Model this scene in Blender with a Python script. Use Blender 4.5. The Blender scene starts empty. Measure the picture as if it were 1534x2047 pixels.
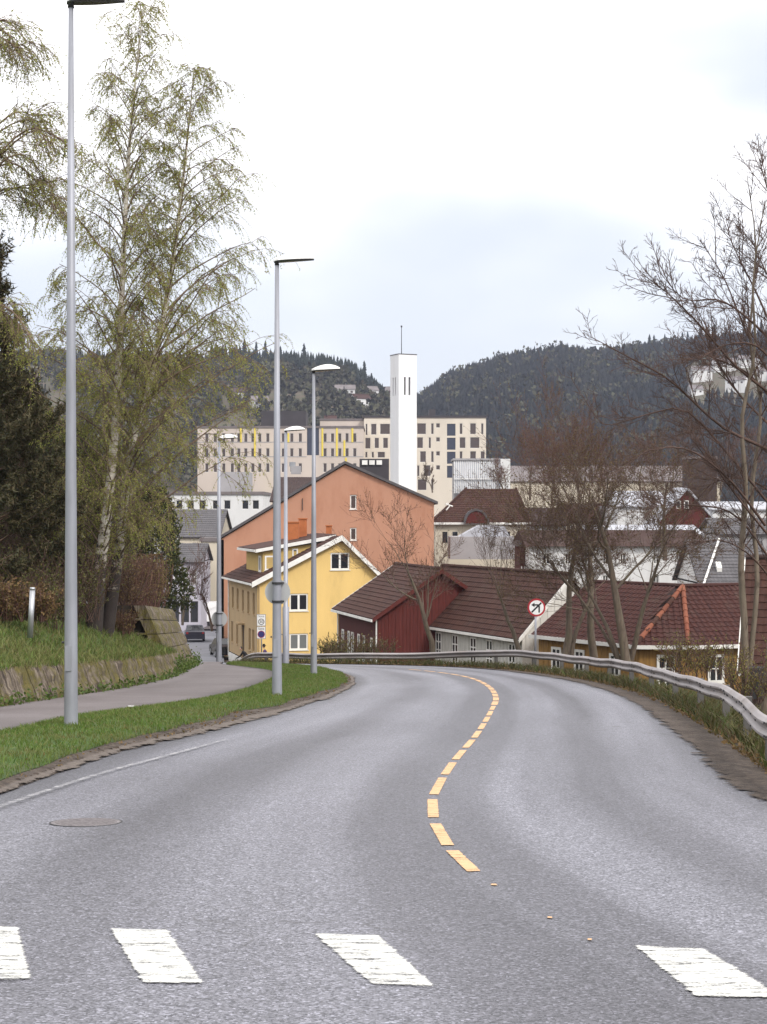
import bpy, math, random
import numpy as np
from mathutils import Vector, Matrix

# ------------------------------------------------------------------ camera, sky, sun, exposure
F, CX, CY, CAMZ, SL = 3300.0, 767.0, 1023.5, 1.55, 0.068   # focal length in photo pixels, picture centre, eye height, road slope
scene = bpy.context.scene
COL = scene.collection
R = math.radians

cam_d = bpy.data.cameras.new("camera")
cam_d.sensor_fit = 'HORIZONTAL'; cam_d.sensor_width = 36.0
cam_d.lens = F / 1534.0 * 36.0
cam_d.clip_start = 0.1; cam_d.clip_end = 6000
cam = bpy.data.objects.new("camera", cam_d); COL.objects.link(cam)
cam.location = (0, 0, CAMZ); cam.rotation_euler = (R(90), 0, 0)
scene.camera = cam

SUN_EL, SUN_AZ = R(42), R(140)          # azimuth clockwise from +Y: behind the camera, to its right
sd = Vector((math.sin(SUN_AZ) * math.cos(SUN_EL), math.cos(SUN_AZ) * math.cos(SUN_EL), math.sin(SUN_EL)))
w = bpy.data.worlds.new("World"); scene.world = w; w.use_nodes = True
nt = w.node_tree; nt.nodes.clear()
def wn(t, **k):
    n = nt.nodes.new(t)
    for a, b in k.items(): setattr(n, a, b)
    return n
wo = wn('ShaderNodeOutputWorld'); bg1 = wn('ShaderNodeBackground'); bg2 = wn('ShaderNodeBackground'); mx = wn('ShaderNodeMixShader')
sky = wn('ShaderNodeTexSky', sky_type='NISHITA', sun_disc=False)
sky.sun_elevation = SUN_EL; sky.sun_rotation = SUN_AZ; sky.air_density = 1.0; sky.dust_density = 3.0; sky.ozone_density = 1.0
bg1.inputs['Strength'].default_value = 0.08
bg2.inputs['Color'].default_value = (1.0, 0.985, 0.99, 1); bg2.inputs['Strength'].default_value = 1.0
tc = wn('ShaderNodeTexCoord'); mp = wn('ShaderNodeMapping'); mp.inputs['Scale'].default_value = (2.2, 2.2, 4.5)
mp.inputs['Location'].default_value = (0.35, 0.1, 0.62)
nz = wn('ShaderNodeTexNoise'); nz.inputs['Scale'].default_value = 2.1; nz.inputs['Detail'].default_value = 3; nz.inputs['Roughness'].default_value = 0.42
rp = wn('ShaderNodeMapRange'); rp.inputs[1].default_value = 0.22; rp.inputs[2].default_value = 0.80; rp.inputs[3].default_value = 0.06; rp.inputs[4].default_value = 1.0
rp.interpolation_type = 'SMOOTHSTEP'
L = nt.links.new
L(tc.outputs['Generated'], mp.inputs['Vector']); L(mp.outputs[0], nz.inputs['Vector']); 
sz = wn('ShaderNodeSeparateXYZ'); el1 = wn('ShaderNodeMath', operation='MULTIPLY_ADD'); el1.inputs[1].default_value = 2.0; el1.inputs[2].default_value = -0.50   # cloud cover thins out towards the horizon
mn = wn('ShaderNodeMath', operation='MINIMUM'); mn.inputs[1].default_value = 0.35; ad = wn('ShaderNodeMath', operation='ADD')
L(tc.outputs['Generated'], sz.inputs[0]); L(sz.outputs[2], el1.inputs[0]); L(el1.outputs[0], mn.inputs[0]); L(mn.outputs[0], ad.inputs[0]); L(nz.outputs[0], ad.inputs[1]); L(ad.outputs[0], rp.inputs[0])
L(sky.outputs[0], bg1.inputs['Color']); L(rp.outputs[0], mx.inputs[0]); 
bg3 = wn('ShaderNodeBackground'); bg3.inputs['Color'].default_value = (0.84, 0.90, 1.0, 1); bg3.inputs['Strength'].default_value = 0.57; mx0 = wn('ShaderNodeMixShader'); mx0.inputs[0].default_value = 0.85    # thin veil of high cloud over the clear sky
L(bg1.outputs[0], mx0.inputs[1]); L(bg3.outputs[0], mx0.inputs[2]); L(mx0.outputs[0], mx.inputs[1]); L(bg2.outputs[0], mx.inputs[2]); L(mx.outputs[0], wo.inputs['Surface'])

sun_d = bpy.data.lights.new("sun", 'SUN'); sun_d.energy = 1.5; sun_d.angle = R(14); sun_d.color = (1.0, 0.95, 0.88)
sun = bpy.data.objects.new("sun", sun_d); COL.objects.link(sun)
sun.rotation_euler = (-sd).to_track_quat('-Z', 'Y').to_euler()

scene.view_settings.view_transform = 'Standard'; scene.view_settings.look = 'None'
scene.view_settings.exposure = 0.85; scene.view_settings.gamma = 1.0; scene.view_settings.use_curve_mapping = False
scene.render.engine = 'CYCLES'
scene.cycles.use_denoising = True
scene.cycles.max_bounces = 6; scene.cycles.diffuse_bounces = 3; scene.cycles.glossy_bounces = 3
scene.cycles.transparent_max_bounces = 12; scene.cycles.volume_bounces = 0
scene.cycles.caustics_reflective = False; scene.cycles.caustics_refractive = False

# ------------------------------------------------------------------ projection helpers (photo pixel -> place on the ground or at a distance)
def pt(px, py, Y): return Vector(((px - CX) / F * Y, Y, CAMZ - (py - CY) / F * Y))
def gp(px, py):
    Y = CAMZ * F / (py - CY - SL * F)
    return ((px - CX) / F * Y, Y)
_PY = np.array([-60, 66, 80, 105, 121, 150, 175, 230, 300, 480, 4000.])
_PZ = np.array([60 * SL, -66 * SL, -6.0, -8.3, -9.2, -10.2, -10.5, -15, -18, -20, -20.])
def P(y): return float(np.interp(y, _PY, _PZ))
def sm(t):
    t = np.clip(t, 0, 1); return t * t * (3 - 2 * t)

# ------------------------------------------------------------------ materials
MATS = {}
class NB:
    def __init__(s, name):
        s.m = bpy.data.materials.new(name); s.m.use_nodes = True
        s.t = s.m.node_tree; s.b = s.t.nodes['Principled BSDF']; s.out = s.t.nodes['Material Output']
    def n(s, t, **k):
        q = s.t.nodes.new(t)
        for a, b in k.items(): setattr(q, a, b)
        return q
    def l(s, a, b): s.t.links.new(a, b)
    def coord(s, kind='Object'):
        return s.n('ShaderNodeTexCoord').outputs[kind]
    def noise(s, vec, scale, detail=4, rough=0.55, stretch=None):
        if stretch:
            mpn = s.n('ShaderNodeMapping'); mpn.inputs['Scale'].default_value = stretch
            s.l(vec, mpn.inputs[0]); vec = mpn.outputs[0]
        q = s.n('ShaderNodeTexNoise'); q.inputs['Scale'].default_value = scale; q.inputs['Detail'].default_value = detail
        q.inputs['Roughness'].default_value = rough; s.l(vec, q.inputs['Vector']); return q.outputs[0]
    def ramp(s, fac, stops):
        q = s.n('ShaderNodeValToRGB'); e = q.color_ramp.elements
        while len(e) < len(stops): e.new(0.5)
        for i, (p, c) in enumerate(stops):
            e[i].position = p; e[i].color = (*c, 1) if len(c) == 3 else c
        s.l(fac, q.inputs[0]); return q.outputs[0]
    def mix(s, fac, a, b, mode='MIX'):
        q = s.n('ShaderNodeMix', data_type='RGBA', blend_type=mode)
        if isinstance(fac, (int, float)): q.inputs[0].default_value = fac
        else: s.l(fac, q.inputs[0])
        for i, v in ((6, a), (7, b)):
            if isinstance(v, tuple): q.inputs[i].default_value = (*v, 1) if len(v) == 3 else v
            else: s.l(v, q.inputs[i])
        return q.outputs[2]
    def rng(s, v, a, b, c, d):
        q = s.n('ShaderNodeMapRange'); q.inputs[1].default_value = a; q.inputs[2].default_value = b; q.inputs[3].default_value = c; q.inputs[4].default_value = d
        s.l(v, q.inputs[0]); return q.outputs[0]
    def math(s, op, a, b):
        q = s.n('ShaderNodeMath', operation=op)
        for i, v in enumerate((a, b)):
            if isinstance(v, (int, float)): q.inputs[i].default_value = v
            else: s.l(v, q.inputs[i])
        return q.outputs[0]
    def bump(s, h, strength, dist=0.02):
        q = s.n('ShaderNodeBump'); q.inputs['Strength'].default_value = strength; q.inputs['Distance'].default_value = dist
        s.l(h, q.inputs['Height']); s.l(q.outputs[0], s.b.inputs['Normal'])
    def done(s, col=None, rough=0.8, metal=0, spec=0.4):
        if col is not None:
            if isinstance(col, tuple): s.b.inputs['Base Color'].default_value = (*col, 1)
            else: s.l(col, s.b.inputs['Base Color'])
        if isinstance(rough, (int, float)): s.b.inputs['Roughness'].default_value = rough
        else: s.l(rough, s.b.inputs['Roughness'])
        s.b.inputs['Metallic'].default_value = metal; s.b.inputs['Specular IOR Level'].default_value = spec
        MATS[s.m.name] = s.m; return s.m

def simple(name, col, rough=0.8, var=0.25, scale=1.5, stretch=None, metal=0, spec=0.4, bump=0, bscale=30, dirt=None, dscale=0.6, damt=0.5):
    b = NB(name); c = b.coord()
    n = b.noise(c, scale, 5, 0.6, stretch)
    lo = tuple(max(0, x * (1 - var)) for x in col); hi = tuple(min(1, x * (1 + var)) for x in col)
    colr = b.ramp(n, [(0.3, lo), (0.7, hi)])
    if dirt:
        dn = b.noise(c, dscale, 6, 0.65, stretch)
        colr = b.mix(b.rng(dn, 0.5, 0.72, 0, damt), colr, dirt)
    if bump: b.bump(b.noise(c, bscale, 3), bump)
    return b.done(colr, rough, metal, spec)

def leafmat(name, cols, rough=0.6, trans=True, tf=0.3, spec=0.2, patch=None):
    """Leaf-like faces: colour differs from leaf to leaf."""
    b = NB(name); g = b.n('ShaderNodeNewGeometry')
    st = [(i / max(1, len(cols) - 1), c) for i, c in enumerate(cols)]
    col = b.ramp(g.outputs['Random Per Island'], st)
    if patch: col = b.mix(b.rng(b.noise(b.coord(), 1.1, 4, 0.65), 0.45, 0.68, 0, 0.75), col, patch)
    m = b.done(col, rough, 0, spec)
    if trans:
        tr = b.n('ShaderNodeBsdfTranslucent'); ms = b.n('ShaderNodeMixShader'); ms.inputs[0].default_value = tf
        b.l(b.b.inputs['Base Color'].links[0].from_socket, tr.inputs['Color'])
        b.l(b.b.outputs[0], ms.inputs[1]); b.l(tr.outputs[0], ms.inputs[2]); b.l(ms.outputs[0], b.out.inputs['Surface'])
    return m

def asphalt():
    b = NB('asphalt'); c = b.coord(); uv = b.n('ShaderNodeUVMap').outputs[0]
    big = b.noise(c, 0.25, 5, 0.6)
    streak = b.noise(uv, 1.0, 4, 0.6, (5.0, 0.05, 1))
    base = b.ramp(streak, [(0.30, (0.120, 0.120, 0.137)), (0.70, (0.185, 0.186, 0.212))])
    base = b.mix(b.rng(big, 0.35, 0.7, 0, 0.35), base, (0.152, 0.152, 0.174))
    vo = b.n('ShaderNodeTexVoronoi'); vo.inputs['Scale'].default_value = 85; b.l(c, vo.inputs['Vector'])
    sp = b.n('ShaderNodeSeparateColor'); b.l(vo.outputs['Color'], sp.inputs[0])
    chip = b.ramp(sp.outputs[0], [(0.0, (0.32, 0.32, 0.34)), (0.5, (0.9, 0.9, 0.9)), (0.85, (1.2, 1.19, 1.2)), (1.0, (2.1, 2.1, 2.15))])
    col = b.mix(1.0, base, chip, 'MULTIPLY')
    fine = b.noise(c, 22, 3, 0.7)
    col = b.mix(1.0, col, b.ramp(fine, [(0.3, (0.78, 0.78, 0.78)), (0.7, (1.2, 1.2, 1.2))]), 'MULTIPLY')
    # wheel tracks and the dark stripes between them: wear of the lane, across the road
    sx = b.n('ShaderNodeSeparateXYZ'); b.l(uv, sx.inputs[0])
    wv = b.math('ABSOLUTE', sx.outputs[0], 0)
    tr = b.n('ShaderNodeFloatCurve'); cu = tr.mapping.curves[0]
    for x, y in ((0.06, 0.1), (0.14, 0.25), (0.24, 0.75), (0.36, 0.65), (0.50, 0.2), (0.62, 0.55), (0.78, 0.8), (0.9, 0.45)):
        cu.points.new(x, y)
    cu.points[0].location = (0, 0.35); cu.points[-1].location = (1, 0.3); tr.mapping.update()
    b.l(wv, tr.inputs['Value'])
    tn = b.math('ADD', tr.outputs[0], b.rng(b.noise(uv, 1.0, 3, 0.5, (1.5, 0.09, 1)), 0.25, 0.75, -0.45, 0.45))
    col = b.mix(1.0, col, b.ramp(tn, [(0.1, (0.62, 0.61, 0.62)), (0.9, (1.18, 1.18, 1.19))]), 'MULTIPLY')
    # hairline cracks, some sealed, and small dark stains
    wob = b.n('ShaderNodeVectorMath', operation='ADD'); nv = b.n('ShaderNodeTexNoise'); nv.inputs['Scale'].default_value = 1.6; b.l(c, nv.inputs['Vector']); b.l(c, wob.inputs[0]); b.l(nv.outputs['Color'], wob.inputs[1])
    vc = b.n('ShaderNodeTexVoronoi', feature='DISTANCE_TO_EDGE'); vc.inputs['Scale'].default_value = 0.33; b.l(wob.outputs[0], vc.inputs['Vector'])
    crack = b.math('MULTIPLY', b.rng(vc.outputs['Distance'], 0.0, 0.006, 1, 0), b.rng(b.noise(c, 0.22, 3), 0.50, 0.60, 0, 0.75))
    col = b.mix(crack, col, (0.05, 0.048, 0.05))
    col = b.mix(b.rng(b.noise(c, 0.9, 5, 0.7), 0.66, 0.76, 0, 0.35), col, (0.07, 0.068, 0.074))
    b.bump(sp.outputs[0], 0.35, 0.006)
    return b.done(col, b.rng(fine, 0.3, 0.7, 0.42, 0.62), 0, 0.5)
asphalt()

def paint(name, col, wear=0.5, scale=14):
    b = NB(name); c = b.coord()
    n = b.noise(c, scale, 8, 0.8, (0.35, 1.6, 1)); n2 = b.noise(c, 90, 2, 0.6)
    # paint is worn through near the edges of each mark first (edge attribute: 0 at rim, 1 inside)
    at = b.n('ShaderNodeAttribute', attribute_name='inner')
    v = b.math('ADD', b.math('ADD', b.math('MULTIPLY', at.outputs['Fac'], 0.40), n), b.math('MULTIPLY', n2, 0.22))
    fac = b.rng(v, wear - 0.03, wear + 0.07, 0, 1)
    m = b.done(b.ramp(b.noise(c, 9, 4), [(0.3, tuple(x * 0.8 for x in col)), (0.7, col)]), 0.65)
    tr = b.n('ShaderNodeBsdfTransparent'); ms = b.n('ShaderNodeMixShader')
    b.l(fac, ms.inputs[0]); b.l(tr.outputs[0], ms.inputs[1]); b.l(b.b.outputs[0], ms.inputs[2]); b.l(ms.outputs[0], b.out.inputs['Surface'])
    return m
paint('white_paint', (0.64, 0.64, 0.61), 0.925); paint('yellow_paint', (0.68, 0.42, 0.22), 0.90); paint('thin_paint', (0.46, 0.46, 0.47), 1.02)

def birchbark():
    b = NB('birch_bark'); c = b.coord(); z = b.n('ShaderNodeSeparateXYZ'); b.l(c, z.inputs[0])
    n = b.noise(c, 1.2, 6, 0.7, (2.2, 2.2, 6.0)); n2 = b.noise(c, 2.6, 5, 0.7, (1.5, 1.5, 0.8))
    low = b.rng(z.outputs[2], -1.6, 1.0, 0.26, -0.02)       # old furrowed dark bark towards the foot of a birch
    v = b.math('ADD', b.math('MULTIPLY', n, 0.6), b.math('ADD', b.math('MULTIPLY', n2, 0.4), low))
    col = b.ramp(v, [(0.46, (0.62, 0.58, 0.52)), (0.54, (0.40, 0.35, 0.30)), (0.58, (0.045, 0.035, 0.03)), (0.8, (0.03, 0.022, 0.02))])
    b.bump(n2, 0.6, 0.05)
    return b.done(col, 0.85)
birchbark()
simple('birch_twig', (0.17, 0.12, 0.085), 0.8, 0.3)
simple('bark', (0.13, 0.10, 0.075), 0.9, 0.4, 4, (3, 3, 0.6), bump=0.6, bscale=12, dirt=(0.10, 0.11, 0.05), dscale=2)
simple('bark_pale', (0.15, 0.12, 0.09), 0.9, 0.35, 4, (3, 3, 0.6), bump=0.6, bscale=12, dirt=(0.10, 0.09, 0.06), dscale=2)
simple('twig', (0.088, 0.052, 0.04), 0.85, 0.3)
simple('twig_red', (0.11, 0.055, 0.042), 0.85, 0.3)
simple('pine_bark', (0.10, 0.06, 0.04), 0.9, 0.4, 5, bump=0.6)
leafmat('birch_leaf', [(0.35, 0.33, 0.10), (0.29, 0.35, 0.07), (0.40, 0.42, 0.11), (0.32, 0.26, 0.10), (0.29, 0.36, 0.08)], tf=.55)
leafmat('green_leaf', [(0.07, 0.11, 0.025), (0.10, 0.15, 0.03), (0.05, 0.09, 0.02), (0.14, 0.17, 0.05)])
leafmat('bud', [(0.12, 0.06, 0.03), (0.10, 0.085, 0.03), (0.15, 0.11, 0.04), (0.08, 0.05, 0.03)])
leafmat('dry_leaf', [(0.17, 0.11, 0.05), (0.22, 0.14, 0.06), (0.11, 0.07, 0.035), (0.14, 0.12, 0.04)])
leafmat('yellow_leaf', [(0.22, 0.20, 0.05), (0.16, 0.18, 0.04), (0.25, 0.18, 0.06), (0.10, 0.11, 0.03)])
leafmat('thicket_leaf', [(0.08, 0.09, 0.025), (0.13, 0.12, 0.035), (0.06, 0.08, 0.025), (0.15, 0.11, 0.045), (0.10, 0.14, 0.03)])
leafmat('pine_needle', [(0.038, 0.044, 0.018), (0.065, 0.058, 0.026), (0.085, 0.065, 0.034), (0.03, 0.036, 0.018)], trans=False)
leafmat('spruce_needle', [(0.018, 0.024, 0.02), (0.026, 0.032, 0.025), (0.021, 0.028, 0.024)], trans=False, spec=0.02, rough=.9)
leafmat('forest_needle', [(0.014, 0.017, 0.017), (0.021, 0.024, 0.022), (0.027, 0.028, 0.026), (0.017, 0.021, 0.020)], trans=False, spec=0.02, rough=.9)
leafmat('hill_leaf', [(0.070, 0.075, 0.045), (0.09, 0.088, 0.055), (0.05, 0.052, 0.036), (0.075, 0.062, 0.045)], trans=False, spec=0.02)
leafmat('evergreen_leaf', [(0.035, 0.05, 0.02), (0.055, 0.07, 0.025), (0.085, 0.075, 0.03), (0.028, 0.036, 0.018)])
leafmat('grass_blade', [(0.075, 0.135, 0.020), (0.10, 0.175, 0.028), (0.065, 0.11, 0.02), (0.13, 0.175, 0.04), (0.17, 0.18, 0.065)], patch=(0.15, 0.14, 0.055))
leafmat('shoulder_weed', [(0.06, 0.075, 0.02), (0.10, 0.085, 0.035), (0.045, 0.055, 0.018), (0.13, 0.09, 0.05), (0.08, 0.12, 0.03)])
leafmat('weed_blade', [(0.09, 0.16, 0.03), (0.13, 0.20, 0.04), (0.19, 0.19, 0.07), (0.05, 0.10, 0.02), (0.20, 0.16, 0.08)], patch=(0.19, 0.17, 0.07))

def groundmat():
    b = NB('earth'); c = b.coord()
    n = b.noise(c, 0.35, 6, 0.65); n2 = b.noise(c, 6, 5, 0.7)
    g = b.ramp(n2, [(0.3, (0.045, 0.05, 0.024)), (0.7, (0.085, 0.085, 0.042))]); d = b.ramp(n2, [(0.3, (0.055, 0.04, 0.028)), (0.7, (0.13, 0.095, 0.065))])
    b.bump(n2, 0.8, 0.05); b.done(b.mix(b.rng(n, 0.42, 0.58, 0, 1), d, g), 0.95)
groundmat()
def soilmat():
    b = NB('soil'); c = b.coord(); n = b.noise(c, 9, 6, 0.75); n2 = b.noise(c, 1.2, 4, 0.6)
    col = b.ramp(n, [(0.32, (0.016, 0.012, 0.010)), (0.5, (0.060, 0.044, 0.034)), (0.72, (0.15, 0.115, 0.09))])
    col = b.mix(b.rng(n2, 0.45, 0.65, 0, 0.45), col, (0.12, 0.098, 0.085)); b.bump(n, 1.0, 0.05); b.done(col, 0.95)
soilmat()
def ragged(name, sgn, k, sand):
    b = NB(name); c = b.coord(); n = b.noise(c, 9, 6, 0.75); n2 = b.noise(c, 1.2, 4, 0.6); n3 = b.noise(c, 3.2, 7, 0.72)
    col = b.ramp(n, [(0.32, (0.018, 0.014, 0.012)), (0.5, (0.065, 0.048, 0.038)), (0.72, (0.15, 0.12, 0.095))])
    col = b.mix(b.rng(n2, 0.45, 0.65, 0, 0.45), col, (0.12, 0.098, 0.085)); b.bump(n, 1.0, 0.05)
    sx = b.n('ShaderNodeSeparateXYZ'); b.l(b.n('ShaderNodeUVMap').outputs[0], sx.inputs[0]); u = b.rng(sx.outputs[0], -sgn, sgn, 0, 1)    # 0 on the road side
    col = b.mix(b.rng(b.math('ADD', u, b.math('MULTIPLY', n3, .3)), sand + .10, sand + .28, 0.75, 0), col, b.ramp(n, [(0.3, (0.12, 0.10, 0.088)), (0.7, (0.21, 0.178, 0.155))])); b.done(col, 0.95)    # washed-out sand beside the asphalt
    fac = b.rng(b.math('ADD', n3, b.math('MULTIPLY', u, k)), 0.58, 0.66, 0, 1); tr = b.n('ShaderNodeBsdfTransparent'); ms = b.n('ShaderNodeMixShader')
    b.l(fac, ms.inputs[0]); b.l(tr.outputs[0], ms.inputs[1]); b.l(b.b.outputs[0], ms.inputs[2]); b.l(ms.outputs[0], b.out.inputs['Surface'])
ragged('soil_shoulder', 1, 2.2, -.04); ragged('soil_verge', -1, .8, .45)
def turfmat():
    b = NB('turf'); c = b.coord(); n = b.noise(c, 5, 6, 0.75); n2 = b.noise(c, 0.8, 4, 0.6)
    col = b.ramp(n, [(0.28, (0.028, 0.055, 0.012)), (0.7, (0.075, 0.125, 0.022))])
    col = b.mix(b.rng(n2, 0.5, 0.68, 0, 0.45), col, (0.13, 0.12, 0.05)); b.bump(n, 0.8, 0.04); b.done(col, 0.95)
turfmat()
def pathmat():
    b = NB('path_asphalt'); c = b.coord(); n = b.noise(c, 0.5, 6, 0.65); n2 = b.noise(c, 40, 3, 0.7)
    col = b.ramp(n, [(0.3, (0.115, 0.098, 0.098)), (0.7, (0.17, 0.15, 0.152))])
    col = b.mix(1.0, col, b.ramp(n2, [(0.3, (0.72, 0.72, 0.72)), (0.7, (1.25, 1.25, 1.25))]), 'MULTIPLY'); b.done(col, 0.8)
pathmat()
simple('street_asphalt', (0.17, 0.17, 0.19), 0.7, 0.25, 0.4, dirt=(0.09, 0.085, 0.085), dscale=0.3)
def blockmat():
    b = NB('mossy_block'); c = b.coord(); n = b.noise(c, 2.2, 6, 0.75, (3, 3, 0.45)); n2 = b.noise(c, 0.9, 5, 0.65); n3 = b.noise(c, 7, 4, 0.7)
    col = b.ramp(n, [(0.36, (0.035, 0.025, 0.018)), (0.48, (0.11, 0.085, 0.064)), (0.62, (0.26, 0.215, 0.17))])
    moss = b.ramp(n3, [(0.3, (0.05, 0.046, 0.012)), (0.6, (0.13, 0.11, 0.02)), (0.8, (0.21, 0.15, 0.025))])
    fac = b.rng(b.math('ADD', b.math('MULTIPLY', n2, 0.7), b.math('MULTIPLY', n3, 0.35)), 0.475, 0.575, 0, 0.85)
    b.bump(n, 1.0, 0.08); b.done(b.mix(fac, col, moss), 0.95)
blockmat()
simple('dark_earth', (0.035, 0.026, 0.02), 0.95, 0.5, 6)
simple('galvanised', (0.40, 0.41, 0.43), 0.45, 0.16, 2.5, (1, 1, 0.3), metal=0.75, spec=0.5, dirt=(0.24, 0.23, 0.23), dscale=1.5, damt=0.5)
simple('lamp_steel', (0.30, 0.31, 0.35), 0.55, 0.14, 3, (1, 1, 0.25), metal=0.35, spec=0.5, dirt=(0.18, 0.17, 0.17), dscale=2, damt=0.4)
simple('shaded_post_steel', (0.10, 0.095, 0.09), 0.7, 0.3); simple('rail_steel', (0.34, 0.315, 0.315), 0.55, 0.2, 1.2, (0.4, 0.4, 2), metal=0.6, dirt=(0.22, 0.17, 0.14), dscale=2.5, damt=0.6)  # posts are galvanised steel; shade below the beam is put into their dark colour
simple('dark_metal', (0.03, 0.03, 0.032), 0.5, 0.2)
simple('lamp_white', (0.78, 0.78, 0.77), 0.35, 0.06, spec=0.5)
simple('lamp_glass', (0.07, 0.07, 0.075), 0.15, 0.1, spec=0.6)
simple('sign_back', (0.45, 0.455, 0.46), 0.45, 0.08, metal=0.3)
simple('sign_white', (0.78, 0.78, 0.78), 0.5, 0.04); simple('sign_red', (0.36, 0.02, 0.03), 0.5, 0.1); simple('sign_black', (0.015, 0.015, 0.016), 0.5, 0)
simple('sign_blue', (0.035, 0.035, 0.15), 0.5, 0.05); simple('sign_grey', (0.2, 0.2, 0.2), 0.5, 0)
PL = dict(stretch=(1, 1, 0.35), bump=0.15, bscale=18)
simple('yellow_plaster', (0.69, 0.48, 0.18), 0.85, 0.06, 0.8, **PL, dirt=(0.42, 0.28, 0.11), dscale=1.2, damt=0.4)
simple('shade_tan_plaster', (0.42, 0.30, 0.165), 0.85, 0.08, 0.8, **PL)  # yellow house's side wall: its shade is put into this tan colour
simple('orange_plaster', (0.45, 0.235, 0.155), 0.9, 0.10, 0.5, **PL, dirt=(0.27, 0.11, 0.06), dscale=0.5, damt=0.6)
simple('red_wood', (0.085, 0.014, 0.010), 0.85, 0.25, 2, (6, 6, 0.5)); simple('red_wood_dark', (0.065, 0.014, 0.012), 0.9, 0.25, 2, (6, 6, 0.5))  # the dark red also carries the painted shade of the red house's front
simple('grey_wood', (0.50, 0.49, 0.46), 0.8, 0.15, 2, (6, 6, 0.5), dirt=(0.24, 0.25, 0.19), dscale=1.2, damt=0.5)
simple('ochre_wood', (0.27, 0.15, 0.042), 0.8, 0.22, 2, (6, 6, 0.5), dirt=(0.22, 0.13, 0.04), dscale=1.3, damt=0.5)
simple('brown_wood', (0.05, 0.032, 0.026), 0.85, 0.3, 2, (6, 6, 0.5))
simple('clapboard', (0.50, 0.35, 0.12), 0.8, 0.1, 1.5)
simple('white_wood', (0.74, 0.73, 0.70), 0.6, 0.08, 2, dirt=(0.45, 0.42, 0.38), dscale=1.5, damt=0.4)
simple('white_render', (0.64, 0.64, 0.64), 0.8, 0.06, 0.5, (1, 1, 0.4), dirt=(0.42, 0.40, 0.38), dscale=.6, damt=.5)
simple('tower_white', (0.80, 0.80, 0.82), 0.7, 0.04, 0.4, (1, 1, 0.12), dirt=(0.62, 0.61, 0.6), dscale=0.5, damt=0.35)
simple('cream_render', (0.58, 0.52, 0.42), 0.85, 0.08, 0.4, (1, 1, 0.4)); simple('pale_panel', (0.52, 0.45, 0.40), 0.8, 0.12, 0.12, (1, 1, 0.3), dirt=(0.60, 0.52, 0.38), dscale=0.15)
simple('cream_panel', (0.62, 0.56, 0.48), 0.8, 0.08, 0.25, (1, 1, 0.4)); simple('lilac_render', (0.46, 0.44, 0.50), 0.85, 0.06, 0.4, (1, 1, 0.4))
simple('yellow_panel', (0.70, 0.55, 0.08), 0.7, 0.08); simple('grey_render', (0.33, 0.32, 0.33), 0.85, 0.1, 0.5)
simple('dark_cladding', (0.045, 0.04, 0.045), 0.7, 0.2, 0.5); simple('slate_roof', (0.085, 0.08, 0.085), 0.75, 0.25, 1.5, bump=0.3); simple('felt_roof', (0.16, 0.14, 0.14), 0.85, 0.2, 0.4)
simple('metal_roof', (0.42, 0.43, 0.47), 0.5, 0.1, 0.8, metal=0.3)
TD = dict(bump=0.25, bscale=25)
def tilemat(name, cols, rough):
    b = NB(name); oi = b.n('ShaderNodeObjectInfo'); g = b.n('ShaderNodeNewGeometry'); c = b.coord('Object')
    r = b.math('FRACT', b.math('ADD', oi.outputs['Random'], g.outputs['Random Per Island']), 0)
    col = b.ramp(r, [(i / (len(cols) - 1), k) for i, k in enumerate(cols)])
    n = b.noise(c, 3, 5, 0.7)
    col = b.mix(b.rng(n, 0.5, 0.75, 0, 0.5), col, tuple(x * 0.55 for x in cols[0]))
    wn_ = b.n('ShaderNodeNewGeometry').outputs['Position']; col = b.mix(b.rng(b.noise(wn_, 0.7, 6, 0.7), 0.52, 0.72, 0, 0.5), col, (0.085, 0.065, 0.05))    # lichen and fading in patches
    b.bump(n, 0.3, 0.02); b.done(col, rough + .2, 0, 0.18)
tilemat('tile_brown', [(0.050, 0.022, 0.017), (0.066, 0.030, 0.022), (0.042, 0.019, 0.015)], 0.6)
tilemat('tile_red', [(0.050, 0.018, 0.015), (0.066, 0.024, 0.019), (0.040, 0.015, 0.013)], 0.5)
tilemat('tile_orange', [(0.19, 0.062, 0.038), (0.24, 0.09, 0.055), (0.15, 0.055, 0.036)], 0.7)
tilemat('tile_dark', [(0.045, 0.03, 0.028), (0.065, 0.04, 0.036), (0.04, 0.028, 0.028)], 0.6)
simple('chimney_brick', (0.40, 0.13, 0.045), 0.9, 0.15, 3)
def glassmat(name, col, rough=0.06):
    b = NB(name); b.done(col, rough, 0, 0.7)
glassmat('glass', (0.02, 0.022, 0.026)); glassmat('glass_brown', (0.07, 0.05, 0.045), 0.15); glassmat('glass_grey', (0.16, 0.17, 0.17), 0.1); glassmat('glass_blue', (0.03, 0.035, 0.06), 0.1)
simple('curtain', (0.3, 0.3, 0.31), 0.8, 0.3, 6, (8, 8, 0.2))
simple('car_black', (0.012, 0.012, 0.016), 0.22, 0, spec=0.6); simple('car_grey', (0.03, 0.03, 0.045), 0.22, 0, spec=0.6); simple('van_white', (0.75, 0.75, 0.76), 0.3, 0.03)
simple('tyre', (0.015, 0.015, 0.015), 0.9, 0); simple('light_red', (0.35, 0.02, 0.02), 0.3, 0); simple('light_white', (0.8, 0.8, 0.75), 0.2, 0)
simple('cloth_black', (0.015, 0.014, 0.015), 0.9, 0.2); simple('cloth_purple', (0.06, 0.03, 0.09), 0.9, 0.2); simple('skin', (0.45, 0.27, 0.2), 0.6, 0.05); simple('hair', (0.02, 0.014, 0.01), 0.7, 0.2)
simple('iron', (0.17, 0.155, 0.16), 0.7, 0.3, 30, metal=0.1); simple('litter_white', (0.7, 0.7, 0.68), 0.7, 0.05)
def M(n): return MATS[n]

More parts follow.
